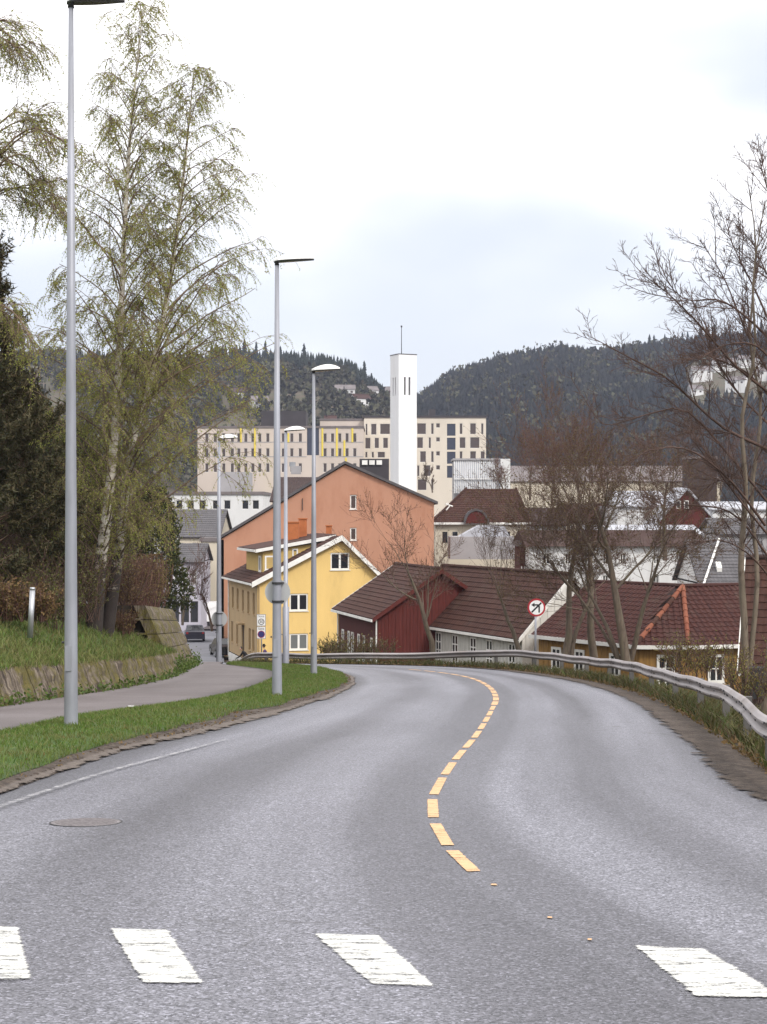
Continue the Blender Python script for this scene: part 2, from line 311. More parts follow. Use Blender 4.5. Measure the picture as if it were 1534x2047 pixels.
# ------------------------------------------------------------------ mesh helpers
Z = Vector((0, 0, 1))
def link(o, parent=None):
    COL.objects.link(o)
    if parent is not None:
        o.parent = parent
        if parent.parent is None: o.matrix_parent_inverse = Matrix.Translation(-parent.location)   # meshes are built in world space
    return o
def tag(o, label=None, cat=None, group=None, kind=None):
    if label: o['label'] = label
    if cat: o['category'] = cat
    if group: o['group'] = group
    if kind: o['kind'] = kind
    return o
def thing(name, loc, label, cat, group=None):
    e = bpy.data.objects.new(name, None); e.location = Vector(loc); e.empty_display_size = 0.3
    COL.objects.link(e); return tag(e, label, cat, group)

class MB:
    def __init__(s): s.v = []; s.f = []; s.uv = None
    def face(s, pts, flip=False):
        i = len(s.v); s.v.extend([tuple(p) for p in pts]); n = len(pts)
        s.f.append(tuple(range(i + n - 1, i - 1, -1)) if flip else tuple(range(i, i + n)))
    def box(s, o, u, v, w):
        """Parallelepiped: corner o, edges u, v, w (right-handed for outward faces)."""
        o, u, v, w = Vector(o), Vector(u), Vector(v), Vector(w)
        if u.cross(v).dot(w) < 0: u, v = v, u
        i = len(s.v)
        for k in (o, o + u, o + u + v, o + v, o + w, o + u + w, o + u + v + w, o + v + w): s.v.append(tuple(k))
        for q in ((3, 2, 1, 0), (4, 5, 6, 7), (0, 1, 5, 4), (1, 2, 6, 5), (2, 3, 7, 6), (3, 0, 4, 7)): s.f.append(tuple(i + k for k in q))
    def cbox(s, c, sx, sy, sz, U=Vector((1, 0, 0)), V=Vector((0, 1, 0)), W=Z):
        c = Vector(c); s.box(c - U * sx / 2 - V * sy / 2 - W * sz / 2, U * sx, V * sy, W * sz)
    def tube(s, pts, rad, n=8, caps=True):
        pts = [Vector(p) for p in pts]
        if isinstance(rad, (int, float)): rad = [rad] * len(pts)
        base = len(s.v)
        for i, p in enumerate(pts):
            t = (pts[min(i + 1, len(pts) - 1)] - pts[max(i - 1, 0)]).normalized()
            a = t.cross(Vector((0, 1, 0)) if abs(t.y) < 0.9 else Vector((1, 0, 0))).normalized(); b = t.cross(a)
            for k in range(n):
                q = 2 * math.pi * k / n; s.v.append(tuple(p + (a * math.cos(q) + b * math.sin(q)) * rad[i]))
        for i in range(len(pts) - 1):
            for k in range(n):
                s.f.append((base + i * n + k, base + i * n + (k + 1) % n, base + (i + 1) * n + (k + 1) % n, base + (i + 1) * n + k))
        if caps:
            s.f.append(tuple(base + k for k in range(n - 1, -1, -1))); s.f.append(tuple(base + (len(pts) - 1) * n + k for k in range(n)))
    def prism(s, poly, d):
        """poly: list of Vectors (planar), extruded along d."""
        poly = [Vector(p) for p in poly]; d = Vector(d); n = len(poly)
        nn = Vector((0, 0, 0))
        for i in range(n): nn += (poly[i]).cross(poly[(i + 1) % n])
        if nn.dot(d) > 0: poly = poly[::-1]
        i = len(s.v)
        s.v.extend(tuple(p) for p in poly); s.v.extend(tuple(p + d) for p in poly)
        s.f.append(tuple(range(i, i + n))); s.f.append(tuple(range(i + 2 * n - 1, i + n - 1, -1)))
        for k in range(n): s.f.append((i + (k + 1) % n, i + k, i + n + k, i + n + (k + 1) % n))
    def mesh(s, name, mat, smooth=False):
        m = bpy.data.meshes.new(name); m.from_pydata(s.v, [], s.f); m.materials.append(M(mat) if isinstance(mat, str) else mat)
        if smooth: m.polygons.foreach_set('use_smooth', [True] * len(m.polygons))
        m.update(); return m
    def build(s, name, mat, parent=None, smooth=False, **t):
        o = bpy.data.objects.new(name, s.mesh(name, mat, smooth)); link(o, parent); return tag(o, **t)

def np_mesh(name, V, Q=None, T=None, mat=None, smooth=False):
    m = bpy.data.meshes.new(name); V = np.asarray(V, np.float32)
    Q = np.zeros((0, 4), np.int32) if Q is None else np.asarray(Q, np.int32); T = np.zeros((0, 3), np.int32) if T is None else np.asarray(T, np.int32)
    m.vertices.add(len(V)); m.vertices.foreach_set('co', V.ravel())
    nq, ntr = len(Q), len(T); m.loops.add(nq * 4 + ntr * 3)
    m.loops.foreach_set('vertex_index', np.concatenate([Q.ravel(), T.ravel()]).astype(np.int32))
    m.polygons.add(nq + ntr)
    st = np.concatenate([np.arange(nq) * 4, nq * 4 + np.arange(ntr) * 3]).astype(np.int32)
    m.polygons.foreach_set('loop_start', st)
    if smooth: m.polygons.foreach_set('use_smooth', np.ones(nq + ntr, bool))
    if mat: m.materials.append(M(mat))
    m.update(calc_edges=True); m.validate(); return m
def np_obj(name, V, Q=None, T=None, mat=None, parent=None, smooth=False, **t):
    o = bpy.data.objects.new(name, np_mesh(name, V, Q, T, mat, smooth)); link(o, parent); return tag(o, **t)

def tubes(branches, sides):
    """Many tapering branches -> vertices, quads (vectorised)."""
    groups = {}
    for p, r in branches: groups.setdefault(len(p), []).append((p, r))
    VV, QQ, off = [], [], 0
    for n, lst in groups.items():
        Pn = np.array([a for a, _ in lst], float); Rn = np.array([b for _, b in lst], float); B = len(lst)
        T = np.gradient(Pn, axis=1); T /= np.linalg.norm(T, axis=2, keepdims=True) + 1e-9
        ref = np.where(np.abs(T[..., 2:3]) > 0.9, np.array([1., 0, 0]), np.array([0, 0, 1.]))
        A = np.cross(T, ref); A /= np.linalg.norm(A, axis=2, keepdims=True) + 1e-9; Bv = np.cross(T, A)
        ang = np.arange(sides) * 2 * np.pi / sides
        ring = Pn[:, :, None, :] + Rn[:, :, None, None] * (A[:, :, None, :] * np.cos(ang)[None, None, :, None] + Bv[:, :, None, :] * np.sin(ang)[None, None, :, None])
        VV.append(ring.reshape(-1, 3))
        idx = np.arange(B * n * sides).reshape(B, n, sides) + off
        a = idx[:, :-1, :]; b = np.roll(a, -1, axis=2); c = idx[:, 1:, :]; d = np.roll(c, -1, axis=2)
        QQ.append(np.stack([a, b, d, c], -1).reshape(-1, 4)); off += B * n * sides
    return np.concatenate(VV), np.concatenate(QQ)
def leaves(points, size, rs, down=0.0, aspect=0.6):
    """One small four-sided leaf at each point."""
    Pn = np.asarray(points, float); n = len(Pn)
    a = rs.normal(size=(n, 3)); a[:, 2] -= down; a /= np.linalg.norm(a, axis=1, keepdims=True)
    b = rs.normal(size=(n, 3)); b -= a * (a * b).sum(1, keepdims=True); b /= np.linalg.norm(b, axis=1, keepdims=True)
    s = (size * rs.uniform(0.6, 1.3, n))[:, None]
    V = np.stack([Pn, Pn + a * s * 0.5 + b * s * aspect * 0.5, Pn + a * s, Pn + a * s * 0.5 - b * s * aspect * 0.5], 1).reshape(-1, 3)
    return V, np.arange(n * 4).reshape(n, 4)

def catmull(pts, n):
    pts = [np.array(p, float) for p in pts]; pts = [2 * pts[0] - pts[1]] + pts + [2 * pts[-1] - pts[-2]]
    out = []; segs = len(pts) - 3
    for i in range(n):
        t = i / (n - 1) * segs; k = min(int(t), segs - 1); u = t - k
        a, b, c, d = pts[k:k + 4]
        out.append(0.5 * ((2 * b) + (-a + c) * u + (2 * a - 5 * b + 4 * c - d) * u * u + (-a + 3 * b - 3 * c + d) * u ** 3))
    return np.array(out)
def polyd(x, y, line):
    """distance to a polyline and which side (positive = right of its direction)."""
    best = np.full(x.shape, 1e9); side = np.zeros(x.shape)
    for (x0, y0), (x1, y1) in zip(line[:-1], line[1:]):
        dx, dy = x1 - x0, y1 - y0; t = np.clip(((x - x0) * dx + (y - y0) * dy) / (dx * dx + dy * dy), 0, 1)
        d = np.hypot(x - x0 - t * dx, y - y0 - t * dy); sgn = np.sign((x - x0) * dy - (y - y0) * dx)
        u = d < best; best = np.where(u, d, best); side = np.where(u, sgn, side)
    return best * side

# ------------------------------------------------------------------ terrain
rs = np.random.RandomState(7); rnd = random.Random(11)
ST = [  # road stations: left edge, centre line, right edge
 ((-6, -3), (2.6, 0), (6.2, 1)), ((-5.2, 5), (1.62, 5), (5.0, 5.5)), ((-4.2, 11), (.62, 9.8), (4.0, 10)), ((-3.62, 15.4), (.40, 13.7), (3.5, 15)),
 ((-3.3, 20.3), (.75, 18.1), (3.9, 19.5)), ((-2.6, 24.3), (1.3, 23), (4.45, 25)), ((-1.9, 30), (1.95, 29.7), (5.0, 31)), ((-1.3, 35), (2.37, 34.8), (5.35, 37.3)),
 ((-.95, 40), (2.6, 41), (5.35, 44)), ((-.88, 45), (2.5, 47), (4.9, 50)), ((-1.1, 50), (1.9, 52), (3.9, 56.5)), ((-1.8, 55.5), (.6, 57), (2.2, 61)),
 ((-2.8, 59.5), (-1.5, 61), (-.6, 63.8)), ((-4.2, 62.2), (-4.2, 63.5), (-4.0, 65.6)), ((-6.5, 64.2), (-6.5, 66), (-6.2, 68)), ((-9.5, 70), (-8.5, 72), (-7.5, 74))]
NS = 240
RL = catmull([s[0] for s in ST], NS); RC = catmull([s[1] for s in ST], NS); RR = catmull([s[2] for s in ST], NS)
RIGHT = [tuple(p) for p in RR[::4]] + [(-7.5, 76), (-9, 95), (-11.5, 120), (-17, 170)]
WB = catmull([(-8.6, 8), (-7.9, 18), (-6.95, 29.7), (-6.55, 34), (-6.1, 38.7), (-5.95, 44.8), (-6.1, 49)], 60)        # foot of the low block wall
WW = [(-6.1, 49), (-6.95, 62), (-9.2, 82), (-14, 120), (-21, 170)]                                         # foot of the tall battered wall, then the street's edge
LEFT = [tuple(p) for p in WB[::3]] + WW[1:]

CR = ([-900, 700, 800, 822, 845, 900, 1000, 1120, 1190, 1300, 1400, 1534, 2500], [1000, 1000, 900, 850, 818, 780, 748, 727, 738, 722, 712, 700, 690])
CL = ([-2500, -800, 300, 450, 560, 680, 740, 770, 800, 840, 900], [700, 720, 745, 752, 760, 770, 785, 800, 815, 830, 1000])
def hills(x, y):
    yy = np.maximum(y, 1.0); px = CX + F * x / yy
    base = np.interp(y, _PY, _PZ)
    zr = CAMZ + (CY - np.interp(px, *CR)) / F * 1250; zl = CAMZ + (CY - np.interp(px, *CL)) / F * 1000
    hr = -20 + np.maximum(zr + 20, 0) * sm((y - 480) / 770); hl = -20 + np.maximum(zl + 20, 0) * sm((y - 430) / 570)
    return np.where(y > 430, np.maximum(base, np.maximum(hr, hl)), base)
def bank_h(dl, y):
    """height of the bank over the path, dl metres behind the wall's foot"""
    low = 0.70 + np.clip(dl - 0.35, 0, 4) * 0.46 + np.clip(dl - 4.35, 0, 12) * 0.12
    high = 2.1 + np.clip(dl - 1.2, 0, 10) * 0.12
    return np.where(y > 49.6, np.maximum(low, high), low) * sm((150 - y) / 60) * np.where(y > 48, sm((dl - 1.3) / .6), sm((dl - 0.6) / 0.5))
def G(x, y):
    x = np.asarray(x, float); y = np.asarray(y, float)
    z = hills(x, y) - 0.16
    dr = polyd(x, y, RIGHT); dl = -polyd(x, y, LEFT)
    z = z - np.where(dr > 0, 0.12 * sm(dr / 1.2) + 1.1 * sm((dr - 1.3) / 4), 0) * sm((140 - y) / 40)
    z = z + np.where(dl > 0, bank_h(dl, y), 0)
    return z
def gz(x, y): return float(G(np.array([x]), np.array([y]))[0])

gx = np.concatenate([[-2600, -1800, -1200, -800, -500, -330, -220, -150, -110, -80, -60, -48], np.arange(-40, 30.1, 0.7), [36, 44, 55, 70, 90, 120, 160, 220, 300, 420, 600, 850, 1200, 1800, 2600]])
gy = np.concatenate([[-300, -120, -60, -30, -12, -4], np.arange(0, 100, 0.9), np.arange(100, 180, 4), np.arange(180, 430, 25), np.arange(430, 1300, 22), [1400, 1600, 2000, 2600, 4000]])
GX, GY = np.meshgrid(gx, gy); GZ = G(GX, GY)
GZ[GY > 430] += rs.uniform(-1.5, 1.5, (GY > 430).sum())
nx_, ny_ = len(gx), len(gy); ii = np.arange(nx_ * ny_).reshape(ny_, nx_)
np_obj('ground', np.stack([GX, GY, GZ], -1).reshape(-1, 3), np.stack([ii[:-1, :-1], ii[:-1, 1:], ii[1:, 1:], ii[1:, :-1]], -1).reshape(-1, 4), mat='earth', smooth=True, kind='structure', label='earthy ground falling away into the valley and up the hills')

def strip(name, A, B, za, zb, cols, mat, lift=0, wob=0, skirt=0.25, **t):
    """sheet between two polylines of equal length"""
    A = np.asarray(A); B = np.asarray(B); n = len(A); V = np.zeros((n, cols, 3)); U = np.zeros((n, cols, 2)); arc = 0
    for i in range(n):
        if i: arc += float(np.hypot(*((A[i] + B[i]) / 2 - (A[i - 1] + B[i - 1]) / 2)))
        for j in range(cols):
            q = j / (cols - 1); xy = A[i] * (1 - q) + B[i] * q
            z = P(xy[1]) + za * (1 - q) + zb * q + lift * 4 * q * (1 - q) + (rs.uniform(-wob, wob) if 0 < j < cols - 1 else 0)
            V[i, j] = (*xy, z); U[i, j] = (q * 2 - 1, arc)
    idx = np.arange(n * cols).reshape(n, cols)
    Q = [np.stack([idx[:-1, :-1], idx[:-1, 1:], idx[1:, 1:], idx[1:, :-1]], -1).reshape(-1, 4)]
    VV = [V.reshape(-1, 3)]
    if skirt:
        for col, fl in ((0, True), (cols - 1, False)):
            low = V[:, col].copy(); low[:, 2] -= skirt; o = sum(len(k) for k in VV); VV.append(low); li = np.arange(n) + o; e = idx[:, col]
            q = np.stack([e[:-1], e[1:], li[1:], li[:-1]], -1); Q.append(q if not fl else q[:, ::-1])
    ob = np_obj(name, np.concatenate(VV), np.concatenate(Q), mat=mat, smooth=not skirt, **t)
    uvl = ob.data.uv_layers.new(name='UVMap'); UU = np.concatenate([U.reshape(-1, 2)] + [np.zeros((len(k), 2)) for k in VV[1:]])
    li = np.zeros(len(ob.data.loops), np.int32); ob.data.loops.foreach_get('vertex_index', li); uvl.data.foreach_set('uv', UU[li].astype(np.float32).ravel())
    return ob

# road: two halves joined at the centre line so that the lanes keep their own widths
def road_sheet():
    n = NS; half = 7; V = np.zeros((n, 2 * half - 1, 3)); U = np.zeros((n, 2 * half - 1, 2)); arc = 0
    for i in range(n):
        if i: arc += float(np.hypot(*(RC[i] - RC[i - 1])))
        for j in range(2 * half - 1):
            q = (j - half + 1) / (half - 1); xy = RC[i] + (RR[i] - RC[i]) * q if q > 0 else RC[i] + (RL[i] - RC[i]) * (-q)
            V[i, j] = (*xy, P(xy[1]) + 0.01 - 0.03 * abs(q) ** 3); U[i, j] = (q, arc)
    c = 2 * half - 1; idx = np.arange(n * c).reshape(n, c); VV = [V.reshape(-1, 3)]
    Q = [np.stack([idx[:-1, :-1], idx[:-1, 1:], idx[1:, 1:], idx[1:, :-1]], -1).reshape(-1, 4)]
    o = n * c
    for col in (0, c - 1):
        low = V[:, col].copy(); low[:, 2] -= 0.3; VV.append(low); li = np.arange(n) + o; o += n; e = idx[:, col]; Q.append(np.stack([e[:-1], e[1:], li[1:], li[:-1]], -1))
    ob = np_obj('road', np.concatenate(VV), np.concatenate(Q), mat='asphalt', smooth=False, kind='structure', label='grey asphalt road bending downhill round the grass verge')
    uvl = ob.data.uv_layers.new(name='UVMap'); UU = np.concatenate([U.reshape(-1, 2), np.zeros((2 * n, 2))])
    li = np.zeros(len(ob.data.loops), np.int32); ob.data.loops.foreach_get('vertex_index', li); uvl.data.foreach_set('uv', UU[li].astype(np.float32).ravel())
    return ob
road = road_sheet()

def marking(name, quad, mat, nu=14, nv=10, up=0.016, ends=True):
    """painted mark on the road: bilinear patch with an 'inner' attribute for worn rims"""
    a, b, c, d = [np.array(q, float) for q in quad]; V, inn = [], []
    for j in range(nv + 1):
        for i in range(nu + 1):
            u, v = i / nu, j / nv; p = a * (1 - u) * (1 - v) + b * u * (1 - v) + c * u * v + d * (1 - u) * v
            V.append((p[0], p[1], P(p[1]) + up)); inn.append(min(1, min(u, 1 - u) * 8) * (min(1, min(v, 1 - v) * 14) if ends else 1))
    ix = np.arange((nu + 1) * (nv + 1)).reshape(nv + 1, nu + 1)
    o = np_obj(name, V, np.stack([ix[:-1, :-1], ix[:-1, 1:], ix[1:, 1:], ix[1:, :-1]], -1).reshape(-1, 4), mat=mat, parent=road)
    at = o.data.attributes.new('inner', 'FLOAT', 'POINT'); at.data.foreach_set('value', np.array(inn, np.float32)); return o
for q in (((-75, 1972), (78, 1972), (46, 1853), (-85, 1853)), ((276, 1978), (426, 1981), (344, 1859), (205, 1857)), ((738, 1982), (890, 1985), (766, 1871), (608, 1867)), ((1378, 2005), (1600, 2010), (1418, 1899), (1246, 1890))):
    marking('crosswalk_stripe', [gp(*k) for k in q], 'white_paint', 24, 28)
# yellow centre line: dashes along the arc
arc = np.concatenate([[0], np.cumsum(np.hypot(*np.diff(RC, axis=0).T))])
def on_c(s):
    x = np.interp(s, arc, RC[:, 0]); y = np.interp(s, arc, RC[:, 1]); x2 = np.interp(s + .05, arc, RC[:, 0]); y2 = np.interp(s + .05, arc, RC[:, 1])
    d = np.array([x2 - x, y2 - y]); d /= np.hypot(*d); return np.array([x, y]), np.array([d[1], -d[0]])
s_at = lambda y: float(np.interp(y, RC[:190, 1], arc[:190]))
runs = [(s_at(a), s_at(b)) for a, b in ((10.2, 11.25), (11.38, 12.78), (13.05, 14.55), (14.8, 16.6), (16.78, 18.4))]; s = runs[-1][1] + .22
while s < s_at(55.5): runs.append((s, s + 1.6)); s += 1.82
for k, (s, e) in enumerate(runs):
    ln = e - s
    p0, n0 = on_c(s); p1, n1 = on_c(s + ln); hw = 0.054 if s < s_at(30) else 0.075
    marking('centre_dash', [p0 - n0 * hw, p0 + n0 * hw, p1 + n1 * hw, p1 - n1 * hw], 'yellow_paint', 8, 28)
for px, py, l in ((988, 1773, 12), (1100, 1839, 9), (1180, 1884, 8)):
    marking('paint_fragment', [gp(px - l, py + 3), gp(px + l, py + 4), gp(px + l - 2, py - 2), gp(px - l, py - 3)], 'yellow_paint', 3, 3)
el = catmull([(-3.6, 10), (-3.42, 12.1), (-3.24, 13.9), (-3.08, 15.6), (-2.86, 17.4), (-2.52, 19.4), (-2.1, 22)], 16)
for i in range(len(el) - 1):
    d = el[i + 1] - el[i]; d /= np.hypot(*d); nn = np.array([d[1], -d[0]]) * 0.05
    if i == len(el) - 2: nn *= 0.6
    marking('edge_line', [el[i] - nn, el[i] + nn, el[i + 1] + nn, el[i + 1] - nn], 'thin_paint', 6, 8, ends=False)
# manhole cover
mc = gp(172, 1645)
mh = thing('manhole_cover', (mc[0], mc[1], P(mc[1])), 'round dark iron manhole cover set in the asphalt', 'manhole cover')
def disc(c, r, n=28, z=0.0, r0=0.0):
    m = MB()
    for i in range(n):
        a, b = 2 * math.pi * i / n, 2 * math.pi * (i + 1) / n
        q = [(c[0] + rr * math.cos(t), c[1] + rr * math.sin(t)) for rr, t in ((r0, a), (r, a), (r, b), (r0, b))]
        m.face([(x, y, P(y) + z) for x, y in (q if r0 else q[:3])])
    return m
disc(mc, 0.27, z=0.006).build('lid', 'iron', mh); disc(mc, 0.285, z=0.005, r0=0.27).build('rim', 'dark_metal', mh)
m = MB()
for k in range(-4, 5):
    h = math.sqrt(max(0, (.24 ** 2 - (k * .055) ** 2))); y = mc[1] + k * .055
    m.box((mc[0] - h, y - .008, P(y) + .006), (2 * h, 0, 0), (0, .014, 0), (0, 0, .003))
m.build('grip_rib', 'iron', mh, kind='stuff')

# lower street beyond the crest, the path, the verge and its kerb
sl = [(-14.5, 60), (-16, 70), (-18, 90), (-21, 110), (-27, 150), (-33, 180)]; sr = [(-6.2, 60), (-6.9, 70), (-8.6, 90), (-10.6, 110), (-14.6, 150), (-17, 180)]
strip('lower_street', catmull(sl, 40), catmull(sr, 40), 0.0, 0.0, 4, 'street_asphalt', kind='structure', label='pale asphalt street at the foot of the hill')
strip('forecourt', catmull([(-31, 166), (-33, 178), (-36, 200)], 10), catmull([(-14, 166), (-15, 178), (-17, 200)], 10), 0.16, 0.16, 3, 'path_asphalt', kind='structure', label='brownish paved forecourt before the pale grey shop house')
PR = catmull([(-7.0, 8), (-6.2, 16), (-5.35, 23), (-5.05, 26.6), (-4.5, 28.9), (-3.65, 32.6), (-3.24, 37.3), (-3.1, 43), (-3.2, 49), (-3.75, 54), (-4.8, 58), (-6.1, 62.5), (-6.4, 66)], 80)
PLf = catmull([(-8.7, 8), (-7.9, 18), (-6.98, 29.7), (-6.58, 34), (-6.13, 38.7), (-5.98, 44.8), (-6.12, 49), (-6.5, 55), (-6.95, 62), (-7.2, 66)], 80)
strip('path', PLf, PR, 0.05, 0.05, 6, 'path_asphalt', kind='structure', label='brownish asphalt footpath between the block wall and the grass verge')
NV = 220; VL = catmull([tuple(p) for p in PR[:72:3]] + [tuple(PR[71])], NV)
RLv = catmull([(-5.0, 6), (-4.2, 11), (-3.62, 15.4), (-3.3, 20.3), (-2.6, 24.3), (-1.9, 30), (-1.3, 35), (-.95, 40), (-.88, 45), (-1.1, 50), (-1.8, 55.5), (-2.8, 59.5), (-4.4, 62.0), (-5.6, 62.8)], NV)
ND = RLv + (VL - RLv) / np.maximum(np.hypot(*(VL - RLv).T), .3)[:, None] * (np.interp(np.linspace(0, 71, NV), [0, 20, 45, 60, 71], [.50, .50, .28, .2, .05]) * (1 + np.convolve(rs.normal(0, 1.1, NV), np.hanning(13) / np.hanning(13).sum(), 'same')))[:, None]
RLe = RLv - (VL - RLv) / np.maximum(np.hypot(*(VL - RLv).T), .3)[:, None] * (.22 + np.abs(np.convolve(rs.normal(0, .2, NV), np.hanning(11) / np.hanning(11).sum(), 'same')) * np.interp(np.arange(NV), [0, NV * .6, NV], [1.6, 1, .2]))[:, None]
verge = strip('grass_verge', VL, ND, 0.055, 0.055, 9, 'turf', lift=0.06, wob=0.006, kind='structure', label='green grass verge between the footpath and the road')
strip('verge_soil', ND, RLv - (VL - RLv) / np.maximum(np.hypot(*(VL - RLv).T), .3)[:, None] * .35, 0.044, -0.045, 6, 'soil', skirt=0.3, kind='structure', label='brown soil bed beneath the crumbling verge edge')
strip('dirt_edge', ND, RLe, 0.050, -0.011, 9, 'soil_verge', lift=0.004, wob=0.003, skirt=0, kind='structure', label='crumbling brown dirt edge between grass verge and asphalt')

# right-hand shoulder under the guard rail
SH = np.array([RR[i] for i in range(0, NS - 8, 2)]); dd = np.gradient(SH, axis=0); dd /= np.hypot(*dd.T)[:, None]; NRM = np.stack([dd[:, 1], -dd[:, 0]], 1)
strip('shoulder_soil', SH - NRM * .35, SH + NRM * 1.7, -.05, -0.175, 6, 'soil', lift=0.03, kind='structure', label='brown soil bed of the road shoulder')
jr = np.convolve(rs.normal(0, .16, len(SH)), [.3, .4, .3], 'same')[:, None]
strip('dirt_shoulder', SH - NRM * (0.22 + np.abs(jr) * .3), SH + NRM * 1.7, .004, -0.15, 12, 'soil_shoulder', lift=0.03, wob=0.008, skirt=0, kind='structure', label='brown dirt shoulder strewn with leaves under the guard rail')

# bank behind the block wall
bn, bc = 90, 26; V = np.zeros((bn, bc, 3))
BL = catmull([tuple(p) for p in WB[::8]] + [(-6.1, 49.4)], bn); db = np.gradient(BL, axis=0); db /= np.hypot(*db.T)[:, None]; nb = np.stack([-db[:, 1], db[:, 0]], 1)
BNK = lambda d, y: 0.70 + max(0, d - .35) * .46 if d < 4.35 else 2.54 + (d - 4.35) * .12
for i in range(bn):
    for j in range(bc):
        d = .30 + 12 * (j / (bc - 1)) ** 1.6; xy = BL[i] + nb[i] * d
        V[i, j] = (*xy, P(BL[i][1]) + BNK(d, 0) + (rs.uniform(-.05, .05) if j else -.02))
ix = np.arange(bn * bc).reshape(bn, bc); 
bank = np_obj('bank', V.reshape(-1, 3), np.stack([ix[:-1, 1:], ix[:-1, :-1], ix[1:, :-1], ix[1:, 1:]], -1).reshape(-1, 4), mat='turf', smooth=True, kind='structure', label='grassy bank rising behind the low block wall')
def bank_z(x, y):
    k = int(np.argmin((BL[:, 0] - x) ** 2 + (BL[:, 1] - y) ** 2)); d = float(np.dot(np.array([x, y]) - BL[k], nb[k])); return P(BL[k][1]) + BNK(max(d, .3), 0)

# grass blades
def blades(name, XY, Zs, h, wdt, mat, label, lean=.5):
    n = len(XY); a = rs.uniform(0, 2 * np.pi, n); hh = h * rs.uniform(.5, 1.3, n); w2 = wdt * rs.uniform(.6, 1.3, n)
    B = np.stack([XY[:, 0], XY[:, 1], Zs], 1); sd_ = np.stack([np.cos(a), np.sin(a), np.zeros(n)], 1) * w2[:, None] / 2
    ln = rs.normal(size=(n, 2)) * (hh * lean)[:, None]
    mid = B + np.stack([ln[:, 0] * .35, ln[:, 1] * .35, hh * .6], 1); tip = B + np.stack([ln[:, 0], ln[:, 1], hh], 1)
    V = np.stack([B - sd_, B + sd_, mid + sd_ * .8, mid - sd_ * .8, tip], 1).reshape(-1, 3); o = np.arange(n) * 5
    return np_obj(name, V, np.stack([o, o + 1, o + 2, o + 3], 1), np.stack([o + 3, o + 2, o + 4], 1), mat=mat, kind='stuff', label=label)
def scatter(A, B, n, bias=1.0):
    t = rs.uniform(0, 1, n) ** bias * (len(A) - 1.001); i = t.astype(int); f = (t - i)[:, None]; q = rs.uniform(0, 1, n)[:, None]
    a = A[i] * (1 - f) + A[i + 1] * f; b = B[i] * (1 - f) + B[i + 1] * f
    return a * (1 - q) + b * q, q[:, 0]
lo = 30
xy, q = scatter(VL[lo:], ND[lo:] + (RLv[lo:] - ND[lo:]) * .25, 56000, 1.0)
zz = np.interp(xy[:, 1], _PY, _PZ) + .055 + .24 * q * (1 - q) - .005
blades('grass', xy, zz, .055, .010, 'grass_blade', 'short green grass growing on the verge')
xy, q = scatter(ND[36:] + (VL - ND)[36:] * .35, RLv[36:], 2600); lv, lq = leaves(np.column_stack([xy, np.interp(xy[:, 1], _PY, _PZ) + .085 * (1 - q) + .02]), .05, rs); np_obj('verge_litter', lv, lq, mat='dry_leaf', kind='stuff', label='dry brown leaf scraps along the verge edge')
xy, q = scatter(VL[30:], ND[30:], 2600); zz = np.interp(xy[:, 1], _PY, _PZ) + .06 + .24 * q * (1 - q); blades('verge_weeds', xy, zz, .065, .012, 'weed_blade', 'pale taller weeds dotted over the grass verge', .8)
# weeds on the bank
bi = rs.randint(30, bn, 34000); dj = .34 + 5.5 * rs.uniform(0, 1, 34000) ** 1.5
xy = BL[bi] + nb[bi] * dj[:, None] + rs.normal(size=(34000, 2)) * .12
zz = np.array([P(y) for y in BL[bi][:, 1]]) + .70 + np.maximum(0, np.minimum(dj, 4.35) - .35) * .46 + np.maximum(0, dj - 4.35) * .12 - .01
blades('bank_grass', xy, zz, .15, .02, 'weed_blade', 'long tufty green grass growing on the bank', .6)
# leaf litter and weeds along the right shoulder
k = rs.randint(0, len(SH) - 1, 26000); off = rs.uniform(.35, 1.7, 26000); xy = SH[k] + (SH[k + 1] - SH[k]) * rs.uniform(0, 1, (26000, 1)) + NRM[k] * off[:, None]
qq = (off + .12) / 1.82; zz = np.interp(xy[:, 1], _PY, _PZ) - .16 * qq + .20 * qq * (1 - qq)
lv, lq = leaves(np.column_stack([xy, zz + .015])[:16000], .075, rs); np_obj('leaf_litter', lv, lq, mat='dry_leaf', kind='stuff', label='dry brown leaf litter scattered along the dirt shoulder')
sel = (off > .42) & (rs.uniform(0, 1, 26000) < .55)
blades('shoulder_weeds', xy[sel], zz[sel], .24, .03, 'shoulder_weed', 'green weeds sprouting beneath the guard rail', .7)
k = rs.randint(20, len(SH) - 1, 15000); off = 1.6 + 9 * rs.uniform(0, 1, 15000) ** 1.6; xy = SH[k] + (SH[k + 1] - SH[k]) * rs.uniform(0, 1, (15000, 1)) + NRM[k] * off[:, None]; ok = (polyd(xy[:, 0], xy[:, 1], RIGHT) > 1.4) & (xy[:, 1] < 72)
blades('slope_grass', xy[ok], G(xy[ok, 0], xy[ok, 1]) - .02, .22, .035, 'shoulder_weed', 'rough brownish grass on the slope behind the guard rail', .8)
